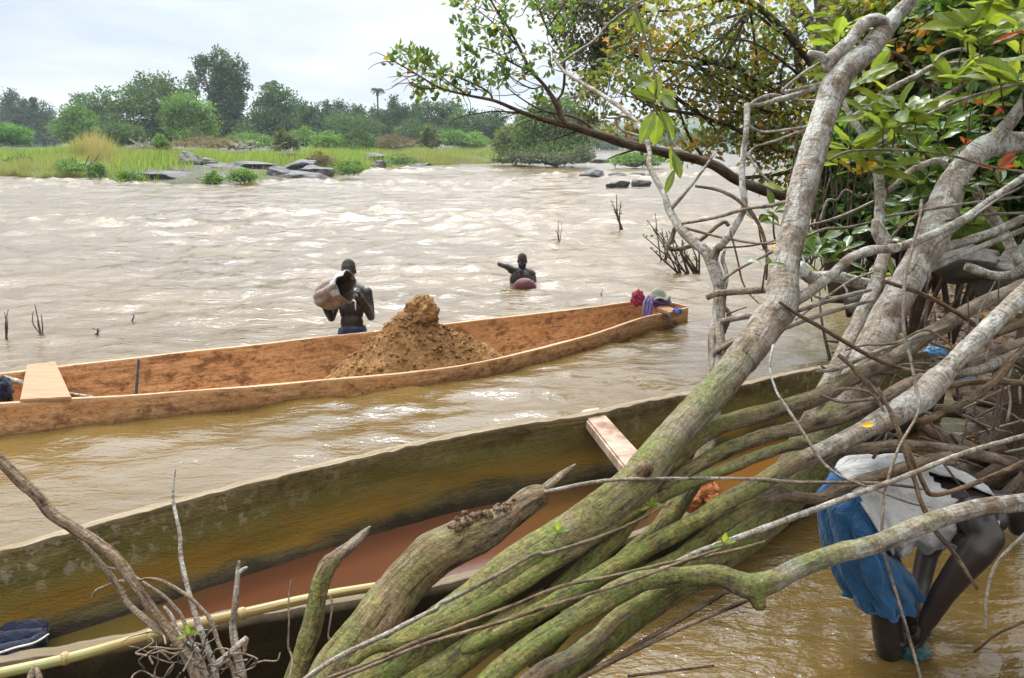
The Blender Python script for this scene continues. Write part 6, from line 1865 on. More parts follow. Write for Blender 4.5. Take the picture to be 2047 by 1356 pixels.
# brush heap in the lower right
bh = thing('brush_heap', 'heap of thin dead twigs on the bank above the bent person', 'brushwood', P(1900, 840, 4.2))
rs_ = np.random.default_rng(12)
for i in range(90):
    x, y = rs_.uniform(1640, 2060), rs_.uniform(670, 930)
    L = rs_.uniform(50, 170)
    a = rs_.choice([rs_.normal(.35, .25), rs_.normal(-.5, .3), rs_.normal(1.4, .2)])
    d = rs_.uniform(3.2, 4.6)
    x2, y2 = x + L * math.cos(a), y - L * math.sin(a)
    br(bh, 'twig', [(x, y, d, rs_.uniform(4, 8)), ((x + x2) / 2 + rs_.normal(0, 8), (y + y2) / 2 + rs_.normal(0, 8), d + .05, 5), (x2, y2, d + .1, 2)], 5, bark='dark_bark' if i % 3 else 'bark', pale=(.3, .3), step=4, lump=.1)

# bottom-left shrub of bare stems
Gs = tree('bare_shrub', 'bare grey stems rising from the bottom left over the near canoe', 'shrub', P(440, 1560, 2.2))
br(Gs, 'stem', [(-60, 870, 2.35, 20), (0, 920, 2.35, 22), (37, 959, 2.35, 23), (73, 990, 2.35, 23), (102, 1026, 2.35, 23), (146, 1055, 2.34, 22), (190, 1083, 2.33, 23), (227, 1112, 2.32, 23), (250, 1138, 2.31, 22), (266, 1165, 2.3, 20), (293, 1203, 2.28, 19), (318, 1236, 2.27, 20), (340, 1264, 2.26, 20), (372, 1312, 2.24, 19), (400, 1380, 2.2, 22), (430, 1520, 2.15, 30)], 12, pale=(-.3, .0), step=.7, lump=.10)
br(Gs, 'stem', [(150, 1072, 2.36, 7), (178, 1100, 2.35, 9), (205, 1131, 2.34, 11), (241, 1178, 2.32, 12), (256, 1207, 2.31, 12), (311, 1255, 2.28, 14), (355, 1284, 2.26, 15), (395, 1328, 2.24, 16), (425, 1380, 2.2, 17), (440, 1520, 2.15, 22)], 10, pale=(.1, .3), step=.8)
br(Gs, 'stem', [(351, 937, 2.4, 3), (347, 970, 2.4, 4), (346, 999, 2.4, 6), (354, 1040, 2.39, 7), (360, 1072, 2.38, 8), (362, 1116, 2.36, 9), (377, 1182, 2.33, 10), (395, 1244, 2.3, 12), (413, 1292, 2.28, 13), (432, 1356, 2.24, 14), (440, 1500, 2.15, 18)], 9, pale=(.9, .2), step=1)
br(Gs, 'stem', [(278, 1160, 2.3, 5), (300, 1157, 2.3, 6), (329, 1164, 2.3, 7), (373, 1190, 2.29, 8), (400, 1215, 2.28, 8), (421, 1240, 2.27, 9), (439, 1292, 2.25, 9), (468, 1350, 2.23, 10), (480, 1480, 2.15, 14)], 8, pale=(.1, .2), step=1)
br(Gs, 'stem', [(478, 1122, 2.42, 5), (476, 1140, 2.42, 9), (472, 1189, 2.4, 12), (466, 1255, 2.36, 15), (472, 1299, 2.33, 17), (483, 1356, 2.3, 20), (490, 1490, 2.2, 24)], 10, pale=(.5, 0), step=.8)
br(Gs, 'stem', [(476, 1146, 2.42, 8), (484, 1140, 2.42, 8), (494, 1134, 2.42, 5)], 7, pale=(.8, .9))
br(Gs, 'stem', [(206, 1133, 2.34, 4), (230, 1138, 2.33, 5), (256, 1145, 2.32, 6), (285, 1164, 2.31, 7), (329, 1193, 2.3, 7), (350, 1215, 2.29, 7), (362, 1230, 2.28, 7), (375, 1262, 2.27, 8), (400, 1330, 2.24, 8)], 8, pale=(.2, .2), step=1)
br(Gs, 'stem', [(183, 1194, 2.36, 2), (190, 1182, 2.35, 4), (205, 1174, 2.34, 5), (234, 1163, 2.33, 6), (254, 1162, 2.32, 6)], 7, pale=(.6, .3))
br(Gs, 'stem', [(328, 1212, 2.28, 6), (345, 1235, 2.28, 8), (358, 1268, 2.27, 9), (395, 1300, 2.25, 9), (410, 1340, 2.23, 9)], 7, pale=(.7, .2), step=1)
br(Gs, 'stem', [(430, 1330, 2.22, 13), (455, 1310, 2.24, 14), (478, 1290, 2.25, 14), (494, 1275, 2.26, 11)], 8, pale=(.4, .5))
br(Gs, 'stem', [(494, 1276, 2.26, 9), (490, 1290, 2.25, 10), (488, 1310, 2.24, 8)], 7)
rt = thing('root_tangle', 'tangle of fine brown and orange rootlets at the foot of the bare stems', 'roots', P(400, 1400, 2.15))
rs_ = np.random.default_rng(8)
for i in range(30):
    x, y = rs_.normal(385, 70), rs_.uniform(1285, 1370)
    pts = [(x, y, 2.2 + rs_.normal(0, .04), 4.5)]
    a = rs_.uniform(0, 2 * math.pi)
    for k in range(rs_.integers(3, 6)):
        a += rs_.normal(0, .9)
        x += math.cos(a) * 24; y += math.sin(a) * 17
        pts.append((x, y, 2.2 + rs_.normal(0, .03), max(1.5, 4 - k * .6)))
    br(rt, 'rootlet', pts, 5, step=2.5, pale=(.2, .2))
for lb, pts, pl in [('thin dark bare twig standing left of the slim mossy upright', [(576, 1372, 2.3, 6), (584, 1320, 2.36, 5), (576, 1290, 2.38, 5), (578, 1240, 2.4, 4), (577, 1200, 2.42, 4), (582, 1160, 2.44, 3)], 0.0),
                    ('reddish twig hanging beside the slim mossy upright', [(652, 1372, 2.4, 4), (655, 1330, 2.42, 5), (660, 1282, 2.44, 6), (656, 1270, 2.44, 4), (664, 1215, 2.46, 4), (660, 1190, 2.47, 5)], 0.2),
                    ('dark split stub poking up at the bottom left edge', [(52, 1400, 2.25, 14), (62, 1350, 2.3, 13), (68, 1330, 2.32, 6)], 0.1),
                    ('second dark stub at the bottom left edge', [(84, 1400, 2.25, 13), (78, 1355, 2.28, 12), (72, 1336, 2.3, 8)], 0.1)]:
    stickthing('twig', lb, 'twig', pts, None, 7, pale=(pl, pl), step=1.5)
# ------------------------------------------------------------------ leafy growth by the near bank
def leaf_mesh(name, w, curl, seed, wavy=.02):
    xs = np.linspace(0, 1, 9)
    ys = np.array([-1, -.5, 0, .5, 1])
    V, C = [], []
    for x in xs:
        half = w * (math.sin(math.pi * min(1, x ** .8 * 1.0)) ** .75 * (0.55 + .75 * x) if 0 < x < 1 else .012)
        for y in ys:
            yy = y * half
            V.append((x, yy, -curl * x * x + .35 * abs(yy) * (1 if seed % 2 else .6) + wavy * math.sin(x * 13 + seed + y * 2)))
            C.append((x, yy, 0))
    idx = np.arange(45).reshape(9, 5)
    Q = np.stack([idx[:-1, :-1], idx[1:, :-1], idx[1:, 1:], idx[:-1, 1:]], -1).reshape(-1, 4)
    return make_mesh(name, V, Q, None, True, {'leafco': np.array(C)})


LM = {}
for key in ('big_leaf', 'dark_leaf', 'red_leaf', 'yellow_leaf'):
    LM[key] = []
    for i in range(3):
        me = leaf_mesh('leaf', (.20, .235, .17)[i], (.22, .10, .35)[i], i)
        me.materials.append(M[key])
        LM[key].append(me)


def orient(x, up):
    x = Vector(x).normalized()
    z = Vector(up)
    z = (z - x * z.dot(x)).normalized()
    y = z.cross(x)
    return Matrix((x, y, z)).transposed()


def sprig(root, px, py, d, n, size, kind, rs, spread=1.0, dirn=(0, 0, .4), stem=None):
    """a rosette of broad leaves; every leaf is an object of its own under its plant"""
    c = P(px, py, d)
    for i in range(n):
        az = i * 2.399 + rs.normal(0, .3)
        el = rs.normal(.1, .35)
        v = Vector((math.cos(az) * math.cos(el), math.sin(az) * math.cos(el) * .8, math.sin(el))) * spread + Vector(dirn)
        o = link('leaf', LM[kind][rs.integers(0, 3)], None, root)
        L = size * rs.uniform(.7, 1.2)
        o.scale = (L, L, L)
        o.rotation_euler = orient(v, (rs.normal(0, .45), -.45 + rs.normal(0, .4), 1)).to_euler()
        o.location = c + v.normalized() * .012 - root.location
    if stem:
        s = P(*stem)
        m = (s + c) / 2 + Vector((0, 0, -.02))
        part('twig', mk('twig', tube([(*s, .005), (*m, .004), (*c, .003)], 5, seed=int(px), step=5)), M['bark'], root)


rsL = np.random.default_rng(77)
hs = thing('hanging_sprig', 'drooping sprig of long light green leaves hanging alone over the river', 'leafy twig', P(1305, 150, 3.3))
part('twig', mk('twig', limb([(1255, -40, 3.3, 6), (1285, 60, 3.3, 6), (1300, 110, 3.3, 5), (1312, 170, 3.3, 5), (1308, 215, 3.3, 4), (1330, 250, 3.3, 4), (1345, 300, 3.3, 3), (1352, 345, 3.3, 3)], 6, pale=(.3, .3))), M['bark'], hs)
for (x, y, x2, y2, s, k) in [(1300, 140, 1288, 98, .0, 0), (1308, 190, 1294, 150, .1, 0), (1310, 196, 1318, 148, 0, 1), (1312, 200, 1266, 182, .2, 1), (1312, 208, 1335, 180, 0, 0), (1308, 222, 1283, 278, .1, 0), (1316, 222, 1308, 288, -.1, 1), (1320, 218, 1352, 268, .1, 2),
                             (1326, 190, 1346, 215, .2, 1), (1322, 178, 1350, 190, .1, 0), (1302, 158, 1275, 170, .3, 1), (1338, 290, 1352, 335, 0, 2), (1345, 305, 1362, 350, .1, 0), (1335, 235, 1352, 250, -.1, 2), (1265, 20, 1285, 62, .1, 2), (1275, 30, 1256, 50, 0, 2), (1290, 5, 1312, 18, .3, 0), (1348, 340, 1332, 378, .1, 2)]:
    p, q = P(x, y, 3.3), P(x2, y2, 3.3 - s * .3)
    o = link('leaf', LM['big_leaf'][k], None, hs)
    L = (q - p).length * 1.05
    o.scale = (L, L, L)
    o.rotation_euler = orient(q - p, (rsL.normal(0, .25), -.9, .45)).to_euler()
    o.location = p - hs.location


def shrub(name, label, sprigs, kind, group='broad-leaved shrubs on the right bank'):
    d0 = sprigs[0]
    t = thing(name, label, 'shrub', P(d0[0], d0[1] + 60, d0[2]), group)
    for s in sprigs:
        x, y, d, n, size = s[:5]
        k = s[5] if len(s) > 5 else kind
        sprig(t, x, y, d, n, size, k, rsL, 1.0, (0, -.1, .35), (x + rsL.normal(0, 10), y + 55, d + .05))
    return t


shrub('broad_leaf_shrub', 'pale green broad leaves behind the looped limb of the leaning tree', [(1680, 62, 3.9, 6, .17), (1668, 88, 3.95, 5, .14), (1722, 100, 4.0, 5, .15), (1740, 160, 4.2, 6, .17), (1705, 175, 4.2, 6, .16), (1712, 212, 4.25, 6, .17)], 'big_leaf')
shrub('broad_leaf_shrub', 'bright young leaves on the twigs right of the slim trunk\'s top', [(1795, 222, 3.9, 8, .15), (1765, 258, 3.85, 8, .15), (1828, 232, 3.9, 7, .15), (1790, 250, 3.95, 6, .14), (1738, 240, 4.0, 6, .14), (1810, 275, 3.9, 5, .14)], 'big_leaf')
shrub('broad_leaf_shrub', 'tall broad-leaved shrub at the upper right under the red leaf', [(1935, 55, 3.9, 7, .19), (1970, 60, 3.95, 7, .19), (1925, 80, 3.9, 5, .18), (1960, 92, 3.9, 6, .18), (1990, 45, 4.0, 6, .18), (1905, 160, 4.3, 7, .19), (1940, 168, 4.3, 7, .19), (1975, 150, 4.35, 7, .18), (2010, 80, 4.4, 7, .18), (2035, 110, 4.3, 6, .18), (1965, 215, 4.4, 6, .17)], 'big_leaf')
shrub('broad_leaf_shrub', 'largest veined light green leaves at the right edge above the second trunk', [(2045, 172, 3.2, 6, .19), (2000, 170, 3.4, 5, .17), (2062, 120, 3.2, 6, .19), (2040, 60, 3.6, 6, .18), (2030, 20, 3.8, 7, .18)], 'big_leaf')
shrub('glossy_shrub', 'dark glossy-leaved shrub between the slim trunk and the second trunk', [(1860, 350, 4.6, 8, .17), (1885, 335, 4.65, 8, .17), (1835, 375, 4.6, 8, .18), (1870, 390, 4.55, 8, .19), (1820, 330, 4.8, 7, .17), (1900, 362, 4.7, 7, .16), (1840, 300, 4.8, 7, .16), (1875, 285, 4.8, 7, .16), (1815, 410, 4.7, 7, .16), (1880, 260, 4.9, 7, .16)], 'dark_leaf')
shrub('glossy_shrub', 'low glossy leaves at the water behind the leaning trunk', [(1630, 510, 4.9, 7, .14), (1655, 525, 4.9, 8, .14), (1640, 482, 5.0, 7, .13), (1690, 500, 5.0, 7, .12), (1770, 480, 5.0, 7, .12), (1790, 455, 5.0, 6, .12), (1700, 470, 5.2, 6, .12), (1615, 548, 4.7, 5, .11, 'big_leaf'), (1735, 545, 4.7, 6, .13), (1785, 552, 4.6, 7, .14, 'big_leaf')], 'dark_leaf')
shrub('broad_leaf_shrub', 'drooping grey-green leaves hanging around the slim trunk', [(1720, 320, 3.9, 7, .17), (1740, 345, 3.9, 6, .16), (1700, 300, 3.95, 7, .16), (1770, 340, 3.9, 6, .15), (1680, 330, 4.1, 5, .14), (1745, 305, 4.1, 6, .15, 'dark_leaf'), (1712, 352, 4.0, 4, .12, 'yellow_leaf')], 'big_leaf')
shrub('broad_leaf_shrub', 'few round green leaves and yellow ones left of the leaning trunk over the river', [(1530, 530, 3.0, 3, .085, 'dark_leaf'), (1515, 445, 3.4, 4, .08, 'dark_leaf'), (1545, 425, 3.4, 5, .085, 'dark_leaf'), (1582, 340, 3.4, 4, .10), (1560, 450, 3.5, 5, .09, 'dark_leaf'), (1548, 505, 3.4, 4, .06, 'yellow_leaf'), (1572, 385, 3.4, 4, .085)], 'big_leaf')
shrub('red_leaf_shrub', 'sprig of red and orange leaves right of the second trunk', [(1990, 345, 4.0, 3, .11), (1972, 370, 3.95, 1, .11, 'yellow_leaf'), (1998, 372, 4.0, 7, .12, 'dark_leaf'), (1965, 390, 4.0, 4, .11, 'dark_leaf')], 'red_leaf')
shrub('red_leaf_shrub', 'red and yellow leaves among the green under the largest veined leaf', [(1942, 208, 4.3, 2, .10), (1985, 235, 4.4, 2, .07), (1930, 290, 4.5, 3, .05), (1945, 305, 4.5, 4, .05, 'yellow_leaf'), (2010, 232, 4.4, 2, .09), (1898, 215, 4.4, 2, .08, 'yellow_leaf'), (1918, 302, 4.5, 3, .05), (1960, 300, 4.5, 6, .09, 'dark_leaf'), (1935, 265, 4.5, 6, .09, 'dark_leaf'), (2000, 285, 4.5, 6, .10, 'big_leaf')], 'red_leaf')
o = link('leaf', LM['red_leaf'][2])
p, q = P(2052, 63, 3.4), P(1990, 70, 3.4)
o.location = p; L = (q - p).length; o.scale = (L * 1.0, L * .7, L)
o.rotation_euler = orient(q - p, (0, -.6, .8)).to_euler()
tag(o, 'single pointed red leaf at the top right edge', 'leaf')
# sprouts on the vines
for lb, x, y, d in (('small bright green sprout standing on the vine over the big mossy trunk', 1115, 1062, 2.38), ('small two-leaved sprout on the mossy stem below the knot', 1302, 1012, 2.5), ('smallest bright sprout on the mossy stem before the water', 1447, 1085, 2.32), ('tiny green leaf pair on the bare stems at the lower left', 378, 1268, 2.2)):
    t = thing('sprout', lb, 'sprout', P(x, y + 22, d), 'bright sprouts on the stems')
    part('stem', mk('stem', tube([(*P(x - 12, y + 26, d), .0022), (*P(x - 3, y + 12, d), .002), (*P(x, y, d), .0016)], 5, lump=0, step=5)), M['big_leaf'] if False else M['bark'], t)
    for k in range(5):
        v = Vector((math.cos(k * 1.35 + .2), -.2, .55 * math.sin(k * 2.2) + .35))
        o = link('leaf', LM['big_leaf'][k % 3], None, t)
        o.scale = (.036,) * 3 if k < 3 else (.024,) * 3
        o.rotation_euler = orient(v, (0, -.6, .8)).to_euler()
        o.location = P(x, y, d) - t.location

# --- small-leaved trees and dense bushes behind
RUST = [(0.048, 0.080, 0.016), (0.082, 0.118, 0.022), (0.145, 0.155, 0.026), (0.26, 0.17, 0.025), (0.30, 0.125, 0.035)]
RW = [.30, .30, .25, .09, .06]


def pb(x, y, d, rx, ry, rz=None):
    c = P(x, y, d)
    return ((c.x, c.y, c.z), (rx / F * d, (rz or (rx + ry) / 2) / F * d, ry / F * d))


def leafy(t, blobs, n, size, seed, cols, w, mat_='leaf'):
    ch = crown(blobs, n, size, np.random.default_rng(seed), cols, w, -.2)
    part('crown', mk('crown', ch, False), M[mat_], t)


def twigs_into(t, blobs, root, seed, n=3, r0=.02):
    """thin boughs from a limb into each leafy mass"""
    rs = np.random.default_rng(seed)
    ch = []
    for c, r in blobs:
        for k in range(n):
            e = Vector(c) + Vector(rs.normal(0, .45, 3) * np.array(r))
            s = Vector(root[rs.integers(0, len(root))])
            m = s.lerp(e, .55) + Vector(rs.normal(0, .12, 3))
            ch.append(tube([(*s, r0), (*m, r0 * .6), (*e, r0 * .2)], 5, seed=int(rs.integers(999)), step=7))
    tag(part('boughs', mk('boughs', join(ch)), M['dark_bark'], t), kind='stuff')


def wb_(x, y, z, rx, ry, rz):
    return ((x, y, z), (rx, ry, rz))


R1 = thing('rusty_tree', 'dark tree with small rust-tipped leaves filling the sky behind the bare branches', 'tree', P(1650, 520, 9.0), 'trees on the right bank')
R1_bl = [pb(1235, 175, 9, 60, 55), pb(1300, 120, 9, 80, 70), pb(1395, 130, 9.3, 90, 70), pb(1490, 165, 9.6, 90, 80), pb(1580, 175, 9.4, 80, 95), pb(1330, 40, 8.6, 90, 45), pb(1470, 30, 9, 110, 50), pb(1590, 60, 9.4, 70, 70), pb(1275, 215, 9, 70, 50),
         pb(1370, 250, 9.4, 80, 45), pb(1490, 285, 9.6, 90, 45), pb(1580, 310, 9.4, 80, 70), pb(1400, 300, 9.3, 60, 25), pb(1540, 240, 9.2, 80, 60), pb(1440, 210, 9.2, 80, 50), pb(1620, 240, 9, 60, 90)]
leafy(R1, R1_bl, 8500, .075, 1, RUST, RW)
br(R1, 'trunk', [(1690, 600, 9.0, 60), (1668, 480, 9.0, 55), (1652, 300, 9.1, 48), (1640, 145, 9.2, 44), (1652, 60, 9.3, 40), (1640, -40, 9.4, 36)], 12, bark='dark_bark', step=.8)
br(R1, 'branch', [(1640, 160, 9.2, 22), (1614, 115, 9.2, 18), (1580, 75, 9.1, 16), (1543, 37, 9.0, 14), (1500, 6, 8.9, 13), (1440, 0, 8.8, 9), (1370, 18, 8.7, 7), (1290, 24, 8.6, 5)], 9, bark='dark_bark')
br(R1, 'branch', [(1640, 240, 9.1, 22), (1600, 150, 9.3, 16), (1590, 60, 9.5, 12), (1580, -10, 9.6, 10)], 8, bark='dark_bark')
br(R1, 'branch', [(1650, 300, 9.0, 18), (1540, 225, 9.3, 14), (1470, 130, 9.3, 12), (1380, 128, 9.2, 9), (1260, 110, 9.0, 5)], 8, bark='dark_bark')
br(R1, 'branch', [(1655, 340, 9.0, 16), (1560, 300, 9.2, 12), (1480, 262, 9.3, 10), (1400, 230, 9.3, 8), (1330, 180, 9.2, 5)], 8, bark='dark_bark')
br(R1, 'branch', [(1650, 310, 9.0, 13), (1560, 330, 9.2, 9), (1450, 345, 9.3, 7), (1390, 290, 9.3, 6), (1350, 200, 9.2, 4)], 7, bark='dark_bark', wig=.05)
twigs_into(R1, R1_bl, [P(1560, 230, 9.3), P(1470, 140, 9.3), P(1500, 20, 8.9), P(1400, 230, 9.3), P(1380, 128, 9.2), P(1600, 150, 9.3)], 5, 3, .018)

R2 = thing('grey_leaved_tree', 'tree with very fine greyish leaves high up at the left of the rust-tipped one', 'tree', P(1700, 560, 11.0), 'trees on the right bank')
R2_bl = [pb(1180, 50, 10.5, 70, 55), pb(1240, 70, 10.5, 70, 50), pb(1190, 130, 10.5, 55, 40), pb(1170, 205, 10.5, 35, 30), pb(1130, 18, 10.5, 45, 30), pb(1210, 0, 10.5, 90, 30), pb(1190, 250, 10.6, 25, 25)]
leafy(R2, R2_bl, 5200, .065, 2, [(0.05, 0.062, 0.035), (0.075, 0.082, 0.045), (0.10, 0.09, 0.05)], [1, 1, .5])
br(R2, 'branch', [(1700, 560, 11.0, 40), (1680, 200, 11, 34), (1560, -30, 10.9, 20), (1400, -40, 10.7, 16), (1290, 10, 10.6, 9), (1240, 60, 10.5, 6), (1190, 130, 10.5, 4), (1172, 200, 10.5, 3)], 8, bark='dark_bark')
twigs_into(R2, R2_bl, [P(1290, 10, 10.6), P(1240, 60, 10.5), P(1200, 120, 10.5), P(1330, -20, 10.6)], 6, 5, .012)

# J: the long dark bough reaching left over the river
J = thing('overhanging_tree', 'dark bough reaching far left over the river with tufts of small green leaves', 'tree', P(1800, 520, 7.4), 'trees on the right bank')
jb = [(a_, b_, c_, d_ * .84) for (a_, b_, c_, d_) in [(1850, 540, 7.4, 40), (1700, 445, 7.3, 34), (1600, 400, 7.2, 30), (1556, 389, 7.2, 26), (1514, 376, 7.1, 25), (1473, 360, 7.1, 24), (1432, 333, 7.0, 24), (1394, 319, 7.0, 23), (1345, 309, 6.9, 22), (1283, 295, 6.8, 22), (1241, 285, 6.8, 22), (1200, 271, 6.7, 20), (1161, 259, 6.7, 18), (1128, 249, 6.6, 17), (1073, 236, 6.6, 11), (1023, 216, 6.5, 9), (986, 201, 6.5, 8), (936, 191, 6.5, 6), (880, 176, 6.4, 5), (835, 150, 6.4, 4), (790, 124, 6.4, 3)]]
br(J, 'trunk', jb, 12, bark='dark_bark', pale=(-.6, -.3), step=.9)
jx = [
    [(1128, 250, 6.6, 14), (1119, 226, 6.6, 12), (1111, 203, 6.6, 11), (1086, 173, 6.6, 8), (1061, 140, 6.6, 7), (1036, 93, 6.6, 6), (1011, 50, 6.6, 5), (986, 0, 6.6, 4), (970, -40, 6.6, 3)],
    [(1112, 204, 6.6, 7), (1122, 178, 6.6, 6), (1128, 145, 6.6, 6), (1121, 105, 6.6, 5), (1096, 55, 6.6, 5), (1071, 0, 6.6, 4)],
    [(986, 202, 6.5, 5), (973, 183, 6.5, 4), (936, 163, 6.5, 4), (898, 150, 6.5, 3), (848, 147, 6.5, 3)],
    [(1064, 146, 6.6, 4), (1023, 125, 6.6, 4), (986, 105, 6.6, 3), (955, 92, 6.6, 2)],
    [(1036, 93, 6.6, 4), (1012, 70, 6.6, 3), (985, 45, 6.6, 3), (955, 20, 6.6, 2)],
    [(1011, 50, 6.6, 3), (1006, 20, 6.6, 3), (1005, -20, 6.6, 2)],
    [(936, 191, 6.5, 3), (900, 165, 6.5, 3), (878, 148, 6.5, 2)],
    [(880, 176, 6.4, 3), (845, 176, 6.4, 2), (825, 165, 6.4, 2)],
    [(1073, 236, 6.6, 5), (1030, 228, 6.6, 4), (985, 222, 6.6, 3), (940, 230, 6.6, 2)],
    [(1200, 271, 6.7, 6), (1150, 235, 6.7, 5), (1090, 222, 6.7, 4), (1040, 190, 6.6, 3), (1000, 160, 6.6, 2)],
    [(1096, 55, 6.6, 3), (1120, 20, 6.6, 3), (1140, -10, 6.6, 2)],
    [(1121, 110, 6.6, 3), (1140, 80, 6.6, 3), (1150, 40, 6.6, 2)],
    [(1086, 173, 6.6, 3), (1060, 175, 6.6, 3), (1015, 150, 6.6, 2), (985, 140, 6.6, 2)],
    [(1283, 295, 6.8, 5), (1240, 310, 6.8, 3), (1215, 318, 6.8, 2)],
    [(1161, 259, 6.7, 4), (1120, 272, 6.7, 3), (1095, 282, 6.7, 2)]]
for pth in jx:
    br(J, 'branch', pth, 6, bark='dark_bark', step=2, wig=.012)
rj = np.random.default_rng(31)
# curving wiry twigs
ch = []
allp = [(q[0], q[1], q[2]) for pth in jx for q in pth] + [(q[0], q[1], q[2]) for q in jb[12:]]
for i in range(110):
    x, y, d = allp[rj.integers(0, len(allp))]
    if x > 1150: continue
    a = rj.normal(2.6, .8)
    pts = [(x, y, d, 2.2)]
    for k in range(4):
        a += rj.normal(0, .35)
        x += math.cos(a) * 15; y -= math.sin(a) * 13
        pts.append((x, y, d + rj.normal(0, .04), 1.8 - .3 * k))
    ch.append(limb(pts, 4, step=8, lump=0, seed=i))
tag(part('wiry_twigs', mk('wiry_twigs', join(ch)), M['dark_bark'], J), kind='stuff')
# leaf tufts
tf = [(792, 108), (805, 115), (815, 108), (830, 118), (845, 112), (852, 125), (862, 122), (820, 130), (840, 135), (858, 140), (790, 122), (838, 165), (852, 182), (845, 192), (832, 190), (868, 185), (895, 145), (905, 155), (918, 160), (930, 148), (940, 150), (960, 155), (975, 150), (998, 150), (1005, 145), (920, 45), (925, 75), (935, 60), (950, 45), (962, 62), (930, 92), (925, 110), (940, 105), (975, 75), (985, 70), (1005, 80), (1010, 50), (1000, 30), (985, 20), (950, 20), (965, 8), (1020, 105), (1030, 85), (1040, 15), (1015, 8), (1060, 55), (1075, 30), (1090, 15), (1060, 8), (1045, 150), (1060, 150), (1070, 105), (1085, 110), (1050, 120), (985, 105), (965, 120), (1100, 130), (1105, 185), (1085, 200), (1120, 60), (1130, 45), (1110, 20), (1130, 100), (1100, 70), (1128, 125), (1020, 150), (905, 175), (880, 165), (950, 175), (880, 190), (985, 185), (915, 185), (1145, 20), (920, 12), (905, 5), (942, 130), (1070, 160), (1000, 120)]
pp, ax, sz = [], [], []
for (x, y) in tf:
    c = np.array(P(x + rj.normal(0, 4), y + rj.normal(0, 4), 6.5 + rj.normal(0, .12)))
    k = rj.integers(9, 20)
    for _ in range(k):
        v = rj.normal(0, 1, 3) + np.array([-.2, 0, .7])
        v /= np.linalg.norm(v)
        pp.append(c + v * rj.uniform(0, .045) + rj.normal(0, .02, 3)); ax.append(v); sz.append(rj.uniform(.045, .078))
n = len(pp)
part('crown', mk('crown', leaves(np.array(pp), np.array(ax), np.array(sz), pick([(0.045, 0.085, 0.025), (0.075, 0.125, 0.03), (0.12, 0.16, 0.035), (0.26, 0.20, 0.03)], [.4, .38, .19, .03], n, rj), rj), False), M['leaf'], J)

# dense dark bushes of the right bank, from the water back
GBU = 'dense bushes on the right bank'
dens = [
    ('dense dark bush with rust tips at the upper right, behind the looped limb', [pb(1760, 30, 7.5, 90, 60), pb(1850, 60, 7.5, 100, 80), pb(1780, 120, 7.4, 80, 80), pb(1700, 130, 7.6, 60, 80), pb(1850, 170, 7.4, 80, 70), pb(1740, 210, 7.4, 70, 60)], 12000, .085, RUST, [.42, .32, .18, .05, .03]),
    ('dense green bush at the right edge behind the large leaves', [pb(1960, 30, 6.6, 100, 80), pb(2050, 90, 6.5, 90, 110), pb(1960, 150, 6.6, 90, 80), pb(2040, 240, 6.3, 80, 90), pb(1960, 260, 6.4, 80, 70)], 8500, .10, GREENS + [(0.10, 0.15, 0.02), (0.30, 0.12, 0.02)], [.25, .3, .2, .1, .13, .02]),
    ('shadowy bush low behind the slim trunk', [pb(1690, 300, 7.2, 70, 70), pb(1760, 350, 7.0, 80, 60), pb(1680, 400, 7.2, 60, 50), pb(1780, 420, 6.8, 70, 40)], 7500, .08, GREENS, GW),
    ('dark bush behind the second trunk above the bank stones', [pb(1860, 300, 6.2, 70, 80), pb(1900, 380, 6.0, 80, 60), pb(1960, 400, 5.9, 70, 60), pb(2040, 380, 5.8, 60, 80), pb(1850, 430, 6.2, 60, 40)], 8000, .09, GREENS + [(0.30, 0.13, 0.02)], [.3, .35, .15, .18, .02])]
for i, (lb, bl, n, sz, cols, w) in enumerate(dens):
    base = Vector(bl[-1][0]); base.z = .5
    t = thing('dense_bush', lb, 'bush', base, GBU)
    leafy(t, bl, n, sz, 50 + i, cols, w)
    twigs_into(t, bl, [base, base + Vector((.2, .1, .5)), base + Vector((-.2, 0, .9))], 60 + i, 4, .025)

ug = crown([wb_(6.2, 8.5, 1.6, 1.6, 1.8, 1.3), wb_(7.6, 6.5, 1.5, 1.7, 1.7, 1.3), wb_(8.0, 10.5, 2.0, 2.0, 2.2, 1.8), wb_(7.0, 13.5, 2.2, 2.2, 2.4, 2.0), wb_(9.5, 17.0, 2.5, 3.0, 3.0, 2.4), wb_(12.5, 24.0, 2.8, 4.0, 4.0, 2.8), wb_(18.0, 34.0, 3.0, 5.0, 5.0, 3.0), wb_(24.0, 48.0, 3.2, 6.0, 6.0, 3.2)], 22000, .16, np.random.default_rng(90), GREENS, GW)
tag(link('undergrowth', mk('undergrowth', ug, False), M['leaf']), 'dense green undergrowth running back along the right bank', 'undergrowth', kind='stuff')

# hanging roots and stems in the dark under the bushes
hr = thing('hanging_roots', 'dark curtain of thin hanging roots under the bushes behind the leaning trunk', 'roots', P(1680, 480, 7.0))
rs_ = np.random.default_rng(9)
ch = []
for i in range(150):
    x, y = rs_.uniform(1590, 1765), rs_.uniform(230, 400)
    d = rs_.uniform(6.6, 8.2)
    L = rs_.uniform(90, 240)
    ch.append(limb([(x, y, d, 3.5), (x + rs_.normal(0, 12), y + L * .5, d, 3.2), (x + rs_.normal(0, 20), min(y + L, 545), d, 3)], 4, step=10, lump=0, seed=i, pale=(.2, .2)))
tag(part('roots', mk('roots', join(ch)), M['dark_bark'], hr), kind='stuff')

# crown of the leaning trees overhead and to the right, above the frame: it throws the shade on the lower right
br(A, 'branch', [(1860, -50, 3.6, 24), (1960, -230, 3.7, 22), (2000, -420, 3.6, 18), (1980, -700, 3.4, 14)], 9, pale=(.6, .3))
br(B, 'branch', [(2050, 200, 4.2, 26), (2150, 0, 4.1, 24), (2250, -260, 3.9, 20), (2300, -600, 3.6, 16)], 9, pale=(.6, .3))


